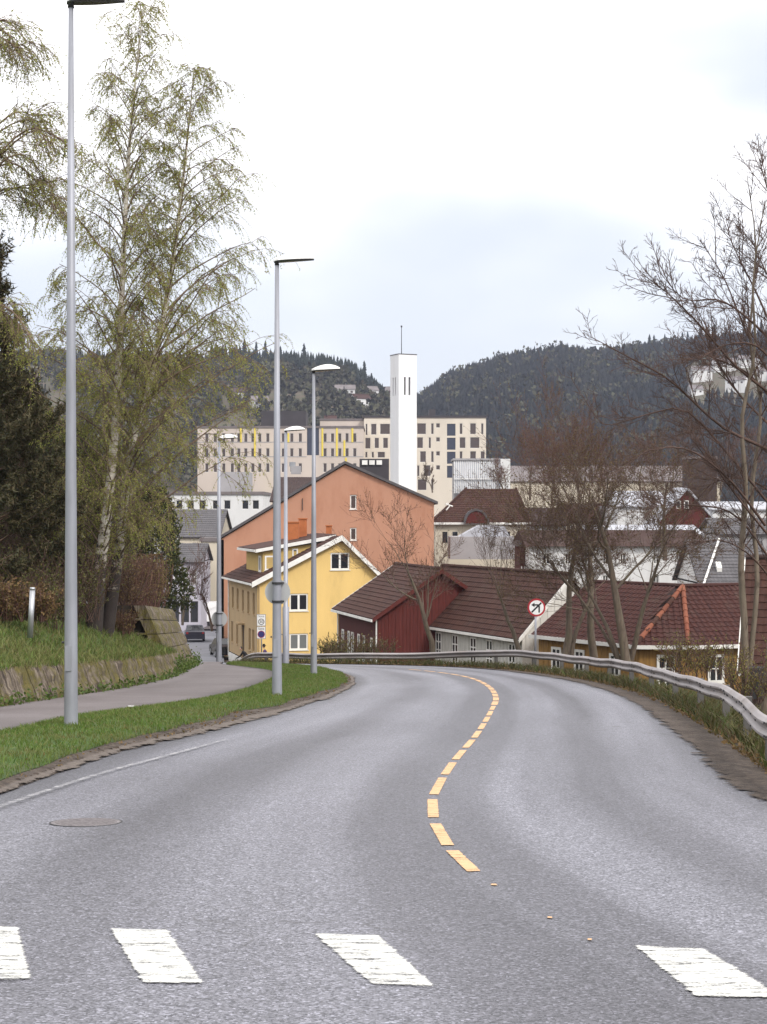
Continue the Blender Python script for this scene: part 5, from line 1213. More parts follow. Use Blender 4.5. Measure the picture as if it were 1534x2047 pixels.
for nm, a0, a1, ye, yr, Yb, wm_, rm_, lab in (('brown_roofed_house', 1062, 1132, 1048, 33, 178, 'grey_render', 'tile_dark', 'grey house with dark tile roof beside the hipped brown house'), ('brown_roofed_house', 1128, 1208, 1042, 36, 202, 'cream_render', 'tile_brown', 'cream house with brown roof below the long hall'), ('dark_roofed_house', 1212, 1264, 1046, 34, 192, 'red_wood_dark', 'slate_roof', 'dark red house with slate roof among the bare trees'), ('dark_roofed_house', 1438, 1560, 1066, 30, 141, 'grey_render', 'slate_roof', 'grey house with slate roof at the photo edge behind twigs'), ('brown_roofed_house', 1262, 1334, 1088, 27, 152, 'lilac_render', 'tile_dark', 'small pale house with dark roof above the white apartment house')):
    f_ = Front(nm, a0, a1, ye, ye + 60, Yb, 9, wm_, lab, 'house')
    for k in range(3): xa = a0 + (a1 - a0) * (k + .5) / 3; f_.win((xa - 5, ye + 8, xa + 5, ye + 24), gm='glass', nx=2, fw=.09)
    f_.walls(top=False); f_.gable_roof(yr, rm_, course=.5)
bb = Front('brown_block', 1376, 1434, 914, 965, 262, 5, 'brown_wood', 'dark brown block standing above the long hall roof'); bb.walls()
# hip roofed brown house
Y = 150.0; hp = thing('brown_hipped_house', pt(960, 1080, Y), 'brown tile hipped roof house with a rounded dormer and weather vane', 'house'); q = Y / F
e = [pt(862, 1046, Y), pt(1062, 1050, Y), pt(1062, 1050, Y) + Vector((0, 9, 0)), pt(862, 1046, Y) + Vector((0, 9, 0))]; r0, r1 = pt(938, 976, Y) + Vector((0, 4.5, 0)), pt(1040, 976, Y) + Vector((0, 4.5, 0))
ed = [Vector((k.x, k.y, e[0].z)) for k in e]
roof_plane(hp, ed[0], ed[1], r1, r0, 'tile_dark', .12, .34, cmat='tile_brown'); roof_plane(hp, ed[3], ed[0], r0, r0, 'tile_dark', .12, .34, cmat='tile_brown'); roof_plane(hp, ed[1], ed[2], r1, r1, 'tile_dark', .12); roof_plane(hp, ed[2], ed[3], r0, r1, 'tile_dark', .12)
for a in (ed[0], ed[1]):
    m = MB(); m.tube([a + Z * .1, (r0 if a is ed[0] else r1) + Z * .1], .1, 6); m.build('hip_ridge', 'tile_brown', hp)
m = MB(); m.box(ed[0] + Vector((.4, .4, -9)), (ed[1].x - ed[0].x - .8, 0, 0), (0, 8.2, 0), (0, 0, 8.9)); m.build('wall', 'cream_render', hp)
m = MB(); m.box(ed[0] + Vector((0, -.05, -.12)), (ed[1].x - ed[0].x, 0, 0), (0, .1, 0), (0, 0, .2)); m.build('gutter', 'white_wood', hp)
dc = pt(953, 1046, Y - .4); rr2 = 21 * q; m = MB(); m.prism([dc + Vector((math.cos(a) * rr2, 0, math.sin(a) * rr2 * 1.15)) for a in [math.pi * k / 10 for k in range(11)]] , (0, 3.0, 0)); dmo = m.build('dormer', 'red_wood', hp)
m = MB()
for k in range(10):
    a, b = math.pi * k / 10, math.pi * (k + 1) / 10; pp = lambda t, r: dc + Vector((math.cos(t) * r, -.1, math.sin(t) * r * 1.15)); m.prism([pp(a, rr2 + .02), pp(b, rr2 + .02), pp(b, rr2 + .2), pp(a, rr2 + .2)], (0, 3.1, 0))
m.build('dormer_hood', 'slate_roof', dmo)
wv = pt(898, 1012, Y - 1.2); m = MB(); m.tube([wv + Vector((-.25, 0, -.35)), wv + Vector((.05, 0, 0)), wv + Vector((-.15, 0, .3))], .06, 6); m.tube([wv + Vector((-.3, 0, .2)), wv + Vector((.35, 0, -.02))], .06, 6); m.build('weather_vane', 'white_wood', hp)
for x in (885, 905, 985, 1010, 1035):
    h = 1; m = MB(); m.box(pt(x, 1085, Y + .38), (10 * q, 0, 0), (0, .02, 0), (0, 0, 22 * q)); m.build('window', 'glass', hp)
m = MB(); a = pt(900, 1118, 140); m.box(a, (140 * 140 / F, 0, 0), (0, 5, 0), (0, 0, 45 * 140 / F)); m.build('annex', 'grey_render', hp)
m = MB(); m.prism([pt(915, 1075, 141), pt(1020, 1075, 141), pt(1010, 1052, 141), pt(960, 1050, 141)], (0, 4, 0)); m.build('annex_roof', 'metal_roof', hp)
# white apartment
wa = Front('white_apartment_house', 1058, 1412, 1092, 1185, 118, 12, 'white_render', 'white apartment house with a brown flat roof behind the bare trees', 'building')
for a, b in ((1085, 1100), (1130, 1142), (1205, 1217), (1240, 1252), (1307, 1318), (1358, 1376)): wa.win((a, 1106, b, 1128), gm='glass', nx=2, fw=.07)
for a, b in ((1085, 1100), (1205, 1217), (1307, 1318)): wa.win((a, 1150, b, 1172), gm='glass', nx=2, fw=.07)
wa.win((1388, 1104, 1411, 1152), gm='glass_brown', nx=2, fm='dark_metal'); wa.walls(top=False, down=3)
m = MB(); m.prism([wa.O + Z * wa.h + Vector((-.3, -.4, 0)), wa.O + Z * wa.h + Vector((-.3, 12, 0)), wa.O + Z * (wa.h + 1.1) + Vector((-.3, 6, 0))], Vector((wa.w + .6, 0, 0))); m.build('roof', 'tile_brown', wa.t)
bw = Front('brown_balcony_house', 1040, 1096, 1086, 1160, 121, 5, 'red_wood_dark', 'brown wooden house front with balcony bars beside the white apartment house', 'house'); bw.win((1050, 1100, 1064, 1130), gm='glass_blue'); bw.win((1072, 1100, 1088, 1130), gm='glass_blue'); bw.walls(down=3)
for x in range(1042, 1096, 6): bw.strip((x, 1132, x + 1.2, 1152), 'white_wood', 'balcony_bar', .5)
bw.strip((1040, 1151, 1096, 1154.5), 'white_wood', 'balcony_edge', .6)
# slate house
sg = Front('slate_roofed_house', 1405, 1545, 1166, 1185, 104, 9, 'white_render', 'house with a steep dark slate roof and small skylight', 'house', side=1); sg.walls(top=False, down=3); sr_ = sg.gable_roof(86, 'slate_roof', course=.4)
m = MB(); a = pt(1434, 1150, 105.0); m.box(a, (10 * 105 / F, 0, 0), (0, .5, .35), (0, -.05, .5)); m.build('skylight', 'white_wood', sg.t)
m = MB(); a, b = pt(1404, 1172, 103.5), pt(1436, 1079, 108.2); m.prism([a, b, b + Vector((.14, 0, 0)), a + Vector((.14, 0, 0))], (0, -.1, .12)); m.build('barge_board', 'white_wood', sg.t)
# red gable house
Y = 165.0; q = Y / F; rg = thing('red_gable_house', pt(1377, 1066, Y), 'brick red gable house with two small white windows and pale metal roof', 'house'); O = pt(1318, 1075, Y); U = Vector((1, 0, 0)); N = Vector((0, -1, 0)); hl = []
for a in (1352, 1368): h = ((a - 1318) * q, 58 * q, (a - 1318 + 10) * q, 75 * q); hl.append(h); window(rg, O, U, N, h, 1, 2, fw=.1, inset=.03, simple_=True, sill=False)
m = MB(); wall_panel(m, O, U, N, [(0, -3), (112 * q, -3), (112 * q, 30 * q), (56 * q, 95 * q), (0, 30 * q)], hl, .1); m.build('wall', 'red_wood', rg)
for sg_ in (0, 1):
    e_ = O + Vector(((-10 if sg_ == 0 else 122) * q, -.3, 20 * q)); a_ = O + Vector((56 * q, -.3, 97 * q)); m = MB(); m.prism([e_, a_, a_ + Z * .25, e_ + Z * .25], (0, 8, 0)); m.build('roof', 'metal_roof', rg)
for nm, a0, a1, y0, y1, Yb, lab in (('metal_roofed_shed', 1235, 1330, 1010, 1060, 172, 'low shed with a pale bluish metal roof left of the red gable'), ('metal_roofed_store', 1425, 1560, 1016, 1040, 168, 'wide store with a pale bluish metal roof right of the red gable'), ('metal_roofed_annex', 1180, 1400, 1064, 1092, 135, 'annex with a shallow metal roof above the white apartment house')):
    f_ = Front(nm, a0, a1, y0, y1, Yb, 9, 'white_render', lab); f_.walls(top=False); f_.gable_roof(30 if y1 - y0 > 30 else 14, 'metal_roof')
gw = Front('grey_garden_house', 120, 212, 1080, 1200, 74, 6, 'grey_render', 'plain grey house wall glimpsed between the birch trunk and the lamp post', 'house'); gw.win((165, 1105, 180, 1135), gm='glass'); gw.walls(down=4)

# ---- houses on the hillsides
def hill_house(px, wpx, hpx, Y, wm, rm, label, group, gable=False, yaw=None):
    x = (px - CX) / F * Y; q = Y / F; z = gz(x, Y); w_, h_ = wpx * q, hpx * q; d = 8.0; yaw = rnd.uniform(-.5, .5) if yaw is None else yaw
    U = Vector((math.cos(yaw), math.sin(yaw), 0)); N = U.cross(Z); A = Vector((x, Y, 0)) - U * w_ / 2; B = A + U * w_
    h = House('hillside_house', (A.x, A.y), (B.x, B.y), d, z - .5, z + h_, label, 'house', wm, group); r = 2.4
    h.gable(1, r); h.gable(3, r); n = max(1, int(w_ / 3))
    for i in range(n): a = (i + .5) * w_ / n; h.win(0, (a - .7, h.h - 2.0, a + .7, h.h - .8), nx=1, simple_=True, gm='glass_brown', sill=False)
    h.walls(down=6); house_roof_u(h, r, rm, None, barge=None, fascia=None)
WH = 'small white house among trees on the far hillside'
for px, wp, hp_, Y, rm in ((690, 40, 16, 850, 'felt_roof'), (727, 34, 14, 835, 'tile_brown'), (560, 30, 12, 760, 'felt_roof'), (522, 34, 10, 800, 'felt_roof'), (590, 22, 10, 720, 'slate_roof'), (480, 24, 10, 820, 'tile_dark'), (742, 26, 12, 700, 'slate_roof'), (655, 26, 12, 690, 'tile_brown'), (762, 24, 12, 780, 'tile_dark'), (748, 20, 10, 905, 'felt_roof'), (625, 24, 10, 640, 'felt_roof'), (722, 30, 10, 650, 'slate_roof')):
    hill_house(px, wp, hp_, Y, 'white_render', rm, WH, 'white houses on the far hillside')
hill_house(660, 24, 12, 760, 'red_wood', 'tile_brown', 'brick red house below the white houses on the far hillside', None)
hill_house(772, 24, 16, 960, 'red_wood', 'felt_roof', 'red house on the hill crest right beside the white tower', None)
for px, wp, hp_, Y in ((1405, 40, 20, 980), (1450, 44, 22, 1000), (1470, 40, 26, 930), (1500, 40, 18, 1010), (1395, 26, 14, 930), (1525, 36, 20, 960)):
    hill_house(px, wp, hp_, Y, 'white_render', 'felt_roof', 'white house on the wooded slope behind the large bare tree', 'white houses on the wooded slope')

# ------------------------------------------------------------------ vegetation
def unit(v):
    l = math.sqrt(v[0] ** 2 + v[1] ** 2 + v[2] ** 2) + 1e-9; return (v[0] / l, v[1] / l, v[2] / l)
def walk(p, d, L_, n, wob, bend, rn):
    """polyline of n+1 points; bend is added to the direction at each step"""
    pts = [p]; st = L_ / n
    for i in range(n):
        d = unit((d[0] + rn.gauss(0, wob) + bend[0] / n, d[1] + rn.gauss(0, wob) + bend[1] / n, d[2] + rn.gauss(0, wob) + bend[2] / n))
        p = (p[0] + d[0] * st, p[1] + d[1] * st, p[2] + d[2] * st); pts.append(p)
    return pts, d
def at_t(pts, t):
    f = t * (len(pts) - 1); i = min(int(f), len(pts) - 2); f -= i; a, b = pts[i], pts[i + 1]
    return (a[0] + (b[0] - a[0]) * f, a[1] + (b[1] - a[1]) * f, a[2] + (b[2] - a[2]) * f), unit((b[0] - a[0], b[1] - a[1], b[2] - a[2]))
def tap(r0, r1, n): return [r0 + (r1 - r0) * i / n for i in range(n + 1)]
def side(d, ang, az):
    """direction turned by ang from d, around azimuth az"""
    d = Vector(d); a = d.cross(Z if abs(d.z) < .95 else Vector((1, 0, 0))).normalized(); b = d.cross(a); k = d * math.cos(ang) + (a * math.cos(az) + b * math.sin(az)) * math.sin(ang); return tuple(k)
def hang_twigs(pts, n, big, lo_, hi_, br, lf, rn, rtw=.0047, nl=5, sprd=.5):
    for _ in range(n):
        p, d = at_t(pts, rn.uniform(.25, 1)); dd = unit((d[0] * .6 + rn.gauss(0, sprd), d[1] * .6 + rn.gauss(0, sprd), d[2] * .4 + rn.uniform(-.2, .3)))
        L_ = rn.uniform(lo_, hi_) * big; tw, _ = walk(p, dd, L_, 3, .12, (0, 0, -1.7), rn); br.append((tw, tap(rtw, rtw * .55, 3)))
        for _k in range(nl): q, _d = at_t(tw, rn.uniform(.2, 1)); lf.append(q)

def birch(name, trunks, label, seed, envL, nl=11, h_lo=.14, limbs=52, leafsize=.047, Yd=0, group=None, sub=9, twg=6):
    rn = random.Random(seed); b0 = trunks[0][0]; t = thing(name, b0[0], label, 'tree', group); tr, big, small, lf = [], [], [], []
    for tk in trunks:
        pts = [tuple(p) for p, _ in tk]; cr = catmull(pts, 36); rad = np.interp(np.linspace(0, 1, 36), np.linspace(0, 1, len(tk)), [r for _, r in tk])
        tr.append((cr, rad)); crl = [tuple(c) for c in cr]; H = pts[-1][2] - pts[0][2]
        az = rn.uniform(0, 6)
        for i in range(limbs):
            f = h_lo + (1 - h_lo) * ((i + rn.uniform(0, .8)) / limbs); p, d = at_t(crl, min(f, .985)); az += 2.4 + rn.uniform(-.5, .5)
            L_ = envL(f, az) * rn.uniform(.75, 1.12); el = rn.uniform(.75, 1.12) if f < .9 else rn.uniform(1.0, 1.3)
            dr_ = (math.cos(az) * math.cos(el), math.sin(az) * math.cos(el), math.sin(el)); r_ = float(np.interp(f, np.linspace(0, 1, 36), rad))
            lp, ld = walk(p, dr_, L_, 8, .07, (math.cos(az) * .35, math.sin(az) * .35, -.35), rn); r0 = min(r_ * .45, .008 + L_ * .0075); big.append((lp, tap(r0, .007, 8)))
            for j in range(max(2, int(sub * L_ / 3.2))):
                q, qd = at_t(lp, rn.uniform(.18, 1)); sdv = side(qd, rn.uniform(.4, .9), rn.uniform(0, 6.28)); l2 = L_ * rn.uniform(.14, .32)
                sp, _ = walk(q, sdv, l2, 5, .12, (0, 0, -.9), rn); small.append((sp, tap(.008, .005, 5))); hang_twigs(sp, twg, 1, .25, .8, small, lf, rn, nl=nl)
            hang_twigs(lp, twg, 1, .25, .7, small, lf, rn, nl=nl)
        hang_twigs(crl[26:], 30, 1, .4, .9, small, lf, rn, nl=nl)
    V, Q = tubes([(p, r) for p, r in tr], 10); np_obj('trunk', V, Q, mat='birch_bark', parent=t, smooth=True)
    V, Q = tubes(big, 5); o1 = np_obj('limbs', V, Q, mat='birch_twig', parent=t, smooth=True)
    V, Q = tubes(small, 3); np_obj('twigs', V, Q, mat='birch_twig', parent=t)
    V, Q = leaves(lf, leafsize, np.random.RandomState(seed), .6); np_obj('crown', V, Q, mat='birch_leaf', parent=t)
    return t
def tk(lst): return [(pt(px, py, Y), r) for px, py, Y, r in lst]
def env(tab):
    fs = [r[0] for r in tab]
    def e(f, az):
        c = math.cos(az); l_, r_ = np.interp(f, fs, [r[1] for r in tab]), np.interp(f, fs, [r[2] for r in tab]); m_ = (l_ + r_) / 2; return float((r_ * c + m_ * (1 - c)) if c > 0 else (l_ * -c + m_ * (1 + c)))
    return e
e1 = env([(.15, 1.8, 1.8), (.3, 2.7, 2.4), (.5, 2.7, 2.4), (.7, 2.1, 1.9), (.85, 1.4, 1.5), (.95, 1.0, 1.1), (1, .5, .5)])
birch('birch_tree', [tk([(186, 1275, 44, .25), (200, 1130, 44.1, .17), (215, 1020, 44.2, .135), (232, 830, 44.2, .105), (243, 600, 44.3, .08), (252, 400, 44.3, .055), (265, 220, 44.3, .035), (287, 10, 44.3, .010)])],
      'tall birch with white stem, its leaning foot on the bank', 3, e1, limbs=112, twg=9)
e2 = env([(.12, 1.4, 3.2), (.25, 1.8, 4.6), (.45, 1.8, 4.4), (.6, 1.7, 3.6), (.75, 1.4, 2.4), (.9, 1.1, 1.5), (1, .5, .6)])
birch('birch_tree', [tk([(212, 1275, 44.6, .20), (238, 1100, 44.7, .13), (262, 900, 44.8, .10), (300, 760, 44.9, .085), (340, 560, 45, .065), (366, 360, 45, .04), (388, 140, 45, .010)])],
      'second birch leaning outward, its stem crossing behind the straighter birch', 8, e2, limbs=108, twg=9)
# birch standing outside the frame whose branches hang into it
rn = random.Random(21); t = thing('birch_tree', pt(-150, 1300, 37), 'birch whose hanging branches reach in at the upper left corner', 'tree'); big, small, lf = [], [], []
tr = catmull([tuple(pt(-150, 1330, 37)), tuple(pt(-160, 900, 37)), tuple(pt(-150, 400, 37.2)), tuple(pt(-120, -100, 37.2)), tuple(pt(-90, -420, 37.3))], 24); V, Q = tubes([(tr, np.linspace(.24, .03, 24))], 10); np_obj('trunk', V, Q, mat='birch_bark', parent=t, smooth=True)
for (a, b, c, dn_) in (((-150, 520), (20, 320), (125, 440), .8), ((-155, 560), (-10, 390), (90, 370), .9), ((-150, 480), (40, 280), (125, 290), .7), ((-140, 300), (-30, 90), (40, 110), .9), ((-140, 320), (-20, 60), (50, 100), .8), ((-150, 420), (0, 250), (70, 230), .7), ((-150, 700), (0, 620), (70, 700), .5)):
    for v_ in range(2):
        J = lambda p: (p[0] + rn.uniform(-16, 16), p[1] + rn.uniform(-16, 16)); a_, b_, c_ = a, J(b), J(c); Yo = rn.uniform(-.8, .8)
        lp = [tuple(k) for k in catmull([tuple(pt(*a_, 37)), tuple(pt(*b_, 37 + Yo * .5)), tuple(pt(*c_, 37 + Yo))], 12)]; big.append((lp, tap(.035, .008, 11)))
        for j in range(22):
            q, qd = at_t(lp, rn.uniform(.3, 1)); sp, _ = walk(q, side(qd, rn.uniform(.3, .9), rn.uniform(0, 6.28)), rn.uniform(.3, .9), 5, .12, (0, 0, -.4), rn); small.append((sp, tap(.009, .006, 5))); hang_twigs(sp, 7, 1, .25, .75, small, lf, rn, nl=9)
V, Q = tubes(big, 5); np_obj('limbs', V, Q, mat='birch_twig', parent=t); V, Q = tubes(small, 3); np_obj('twigs', V, Q, mat='birch_twig', parent=t); V, Q = leaves(lf, .045, rs, .5); np_obj('crown', V, Q, mat='birch_leaf', parent=t)

def bare_tree(name, stems, label, seed, H, levels=4, spread=.7, r=.14, mats=('bark', 'twig'), buds=None, up=.5, nchild=(4, 7), twig_r=.0058, group=None, droop=0., split=.32, aim=None, budsize=.06):
    rn = random.Random(seed); t = thing(name, stems[0][0], label, 'tree', group); T0, T1, T2, lf = [], [], [], []
    def rec(p, d, L_, rad, lvl):
        n = 6 if lvl >= levels - 1 else 4 if lvl > 0 else 2
        bend = (0, 0, up * (1 if lvl < levels else .4) - droop * (lvl < levels - 1) * .6)
        pts, de = walk(p, d, L_, n, .09 if lvl > 1 else .13, bend, rn); re = max(rad * .35, twig_r * .6); (T0 if lvl >= levels - 1 else T1 if lvl >= levels - 2 else T2).append((pts, tap(rad, re, n)))
        if lvl == 0:
            if buds:
                for _ in range(buds): lf.append(at_t(pts, rn.uniform(.2, 1))[0])
            return
        k = rn.randint(*nchild)
        for i in range(k):
            tt_ = rn.uniform(split if lvl == levels else .22, 1.0) if i else 1.0; q, qd = at_t(pts, tt_); ang = rn.uniform(.35, spread) if i else rn.uniform(.05, .3)
            rec(q, side(qd, ang, rn.uniform(0, 6.28)), L_ * rn.uniform(.42, .68), max(rad * (1 - tt_ * .6) * rn.uniform(.34, .52), twig_r), lvl - 1)
    for (p, d, L_, rad) in stems: rec(tuple(p), unit(tuple(d)), L_, rad, levels)
    V, Q = tubes(T0, 8); np_obj('trunk', V, Q, mat=mats[0], parent=t, smooth=True); V, Q = tubes(T1, 5); np_obj('limbs', V, Q, mat=mats[0] if len(mats) < 3 else mats[2], parent=t)
    V, Q = tubes(T2, 3); np_obj('crown', V, Q, mat=mats[1], parent=t)
    if lf: V, Q = leaves(lf, budsize, np.random.RandomState(seed), 0); np_obj('buds', V, Q, mat='bud', parent=t, kind='stuff')
    return t
# stems: foot, direction, length, radius
bare_tree('bare_tree', [(pt(866, 1310, 71), (.0, 0, 1), 3.7, .13)], 'small bare tree before the red and grey houses', 5, 6.5, 4, 1.05, buds=1, mats=('bark', 'twig_red'), up=.3, nchild=(5, 7), split=.35)
bare_tree('bare_tree', [(pt(1040, 1308, 70), (-.35, 0, 1), 3.1, .11)], 'crooked young tree that forks before the grey house roof', 6, 6, 4, .7, mats=('bark_pale', 'twig'), up=.5, nchild=(3, 5), split=.75)
bare_tree('bare_tree', [(pt(1130, 1315, 70), (.06, 0, 1), 5.8, .17), (pt(1142, 1315, 70.2), (.25, .1, 1), 3.4, .12)], 'tall bare tree with a thick brown trunk right of the turn sign', 14, 10, 4, 1.05, buds=3, mats=('bark', 'twig_red'), nchild=(6, 7), up=.3, split=.45)
bare_tree('bare_tree', [(pt(1188, 1315, 70.5), (-.07, 0, 1), 6.1, .18)], 'tall bare tree with a straight mossy trunk between its two neighbours', 9, 10, 4, 1.05, buds=3, mats=('bark', 'twig_red'), nchild=(6, 7), up=.3, split=.45)
bare_tree('bare_tree', [(pt(1252, 1325, 66), (.02, 0, 1), 5.7, .20), (pt(1240, 1325, 66.2), (-.42, 0, 1), 4.2, .10), (pt(1262, 1320, 66.3), (.28, 0, 1), 4.6, .12), (pt(1236, 1322, 66.4), (-.2, .1, 1), 4.6, .08)], 'many-stemmed bare tree before the ochre house', 17, 10, 4, 1.05, buds=3, mats=('bark', 'twig', 'bark_pale'), nchild=(6, 7), up=.28, split=.45)
bare_tree('bare_tree', [(pt(1330, 1120, 95), (0, 0, 1), 4.6, .14)], 'bare tree rising behind the hipped ochre roof', 19, 10, 4, 1.0, buds=4, mats=('bark', 'twig_red'), nchild=(5, 6), up=.3)
bare_tree('bare_tree', [(pt(365, 1250, 150), (0, 0, 1), 3.4, .12)], 'slim bare street tree before the pale shop house', 31, 6, 4, .7, mats=('bark', 'twig'), twig_r=.014, nchild=(4, 5), up=.3)
bare_tree('bare_tree', [(pt(424, 1262, 140), (0, 0, 1), 3.6, .12)], 'slim bare street tree before the narrow cream house', 33, 6, 4, .7, mats=('bark', 'twig_red'), twig_r=.014, nchild=(4, 5), up=.3)
bare_tree('bare_tree', [(pt(865, 985, 300), (0, 0, 1), 3.0, .14)], 'round leafless tree at the foot of the cream apartment block', 35, 6, 3, .8, buds=3, mats=('bark', 'twig'), twig_r=.03, nchild=(5, 7), up=.6, budsize=.12)
for k, (px, py, Y, s_) in enumerate(((1060, 1000, 185, 3.9), (1105, 1010, 170, 4.2), (1160, 1015, 160, 4.4), (1215, 1010, 175, 4.4), (1280, 1000, 190, 4.2), (1340, 985, 220, 4.6), (1440, 990, 200, 4.5), (1500, 990, 180, 4.4), (1010, 1005, 200, 3.0))):
    bare_tree('bare_tree', [(pt(px, py, Y), (rnd.uniform(-.1, .1), 0, 1), s_, .14)], 'reddish brown bare tree among the roofs behind the front row of trees', 50 + k, 9, 4, 1.0, mats=('bark', 'twig_red'), twig_r=.016, nchild=(4, 6), up=.25, group='bare trees among the roofs')

# large bare tree at the edge: stems at the edge of the frame, long limbs sweeping across
rn = random.Random(77); lt = thing('bare_tree', pt(1490, 1420, 50), 'large bare tree whose long limbs sweep in from the photo edge', 'tree'); T0, T1, T2 = [], [], []
def limb(ctrl, r0, r1, nsub, sublen, lvl=2, n=14):
    pts = [tuple(k) for k in catmull([tuple(pt(*c)) for c in ctrl], n)]; (T0 if r0 > .07 else T1).append((pts, tap(r0, r1, n - 1))); grow(pts, nsub, sublen, lvl, r0)
def grow(pts, nsub, sublen, lvl, r0):
    """side branches, each feathered with short spurs"""
    for i in range(int(nsub * .62)):
        tt_ = rn.uniform(.2, 1); q, qd = at_t(pts, tt_); L_ = sublen * rn.uniform(.6, 1.5) * (1.15 - .5 * tt_)
        sp, _ = walk(q, unit(side(qd, rn.uniform(.3, .75), rn.uniform(0, 6.28))), L_, 6, .06, (0, 0, .3), rn); rr = max(.009, min(.022, L_ * .010)); T1.append((sp, tap(rr, .006, 6))); spurs(sp, int(7 * L_) + 3, .30, 2)
    spurs(pts, int(nsub * 1.2), .45, 2)
def spurs(pts, n, ln, more):
    for _ in range(n):
        q, qd = at_t(pts, rn.uniform(.12, 1)); L_ = ln * rn.uniform(.5, 1.6); sp, _ = walk(q, unit(side(qd, rn.uniform(.5, 1.0), rn.uniform(0, 6.28))), L_, 3, .10, (0, 0, .25), rn); T2.append((sp, tap(.0075, .0055, 3)))
        for _k in range(more):
            q2, d2 = at_t(sp, rn.uniform(.3, .95)); s2, _ = walk(q2, unit(side(d2, rn.uniform(.4, .9), rn.uniform(0, 6.28))), L_ * rn.uniform(.3, .6), 2, .1, (0, 0, .2), rn); T2.append((s2, tap(.006, .005, 2)))
YB_ = 50
limb([(1492, 1430, YB_), (1489, 1250, YB_), (1482, 1120, YB_), (1492, 980, YB_), (1484, 840, YB_), (1510, 700, YB_), (1506, 560, YB_), (1530, 400, YB_)], .125, .012, 26, 2.0, n=20)
limb([(1500, 1330, YB_), (1515, 1150, YB_), (1503, 1000, 50.3), (1522, 820, 50.4), (1500, 680, 50.4), (1512, 500, 50.5), (1494, 350, 50.6)], .085, .010, 26, 1.8, n=20)
limb([(1530, 1450, 50.4), (1548, 1200, 50.4), (1540, 1000, 50.4), (1566, 800, 50.4), (1556, 640, 50.5), (1590, 480, 50.6), (1580, 360, 50.6)], .17, .010, 34, 2.2, n=20)
limb([(1560, 760, 50.4), (1620, 640, 50.6), (1680, 520, 50.9), (1720, 420, 51)], .06, .009, 24, 1.8)
limb([(1545, 900, 50.4), (1630, 800, 50.8), (1730, 720, 51.2), (1800, 660, 51.5)], .06, .009, 24, 1.8)
limb([(1540, 900, 50.2), (1440, 850, 49.8), (1340, 760, 49.4), (1250, 710, 49), (1180, 672, 48.7)], .055, .009, 24, 1.5)
limb([(1545, 790, 50.3), (1470, 730, 50), (1400, 650, 49.6), (1340, 590, 49.3), (1305, 565, 49)], .05, .009, 24, 1.6)
limb([(1560, 700, 50.4), (1500, 640, 50), (1440, 600, 49.5), (1370, 598, 49.2), (1320, 545, 49)], .045, .008, 22, 1.5)
limb([(1560, 780, 50.4), (1500, 680, 51), (1450, 560, 51.3), (1400, 480, 51.6)], .045, .008, 20, 1.6)
limb([(1570, 720, 50.4), (1520, 600, 50.8), (1480, 520, 51), (1452, 455, 51.3)], .045, .008, 20, 1.6)
limb([(1540, 1010, 50.2), (1450, 900, 50), (1370, 820, 49.8), (1290, 830, 49.5), (1215, 850, 49.3), (1185, 825, 49.2)], .045, .008, 20, 1.4)
limb([(1530, 1050, 50.2), (1460, 960, 49), (1380, 900, 48.6), (1300, 900, 48.2), (1240, 940, 48)], .045, .008, 20, 1.4)
limb([(1550, 1130, 50.2), (1470, 1030, 50), (1390, 1010, 49.8), (1310, 1010, 49.5)], .04, .008, 20, 1.3)
limb([(1550, 860, 50.2), (1480, 790, 51.5), (1420, 700, 52), (1380, 640, 52.4)], .045, .008, 20, 1.6)
limb([(1560, 640, 50.2), (1545, 500, 50), (1540, 400, 49.8), (1520, 330, 49.8)], .05, .008, 20, 1.4)
limb([(1560, 1180, 50.2), (1500, 1110, 49), (1440, 1080, 48.6), (1380, 1090, 48.2)], .035, .008, 14, 1.2)
for c_ in (((1560, 820, 50.4), (1500, 750, 50.8), (1440, 720, 51), (1360, 690, 51.2)), ((1565, 930, 50.4), (1500, 880, 51), (1430, 860, 51.4), (1350, 850, 51.6)), ((1565, 1000, 50.4), (1500, 960, 51), (1440, 960, 51.4), (1390, 990, 51.6)), ((1570, 620, 50.4), (1530, 540, 51), (1500, 470, 51.4)), ((1545, 1080, 50), (1480, 1000, 49.4), (1430, 930, 49), (1400, 860, 48.8)), ((1560, 740, 50.2), (1510, 690, 49.2), (1450, 690, 48.8), (1395, 720, 48.5))):
    limb(list(c_), .04, .008, 20, 1.5)
V, Q = tubes(T0, 9); np_obj('trunk', V, Q, mat='bark_pale', parent=lt, smooth=True); V, Q = tubes(T1, 5); np_obj('limbs', V, Q, mat='twig', parent=lt); V, Q = tubes(T2, 3); np_obj('crown', V, Q, mat='twig', parent=lt)

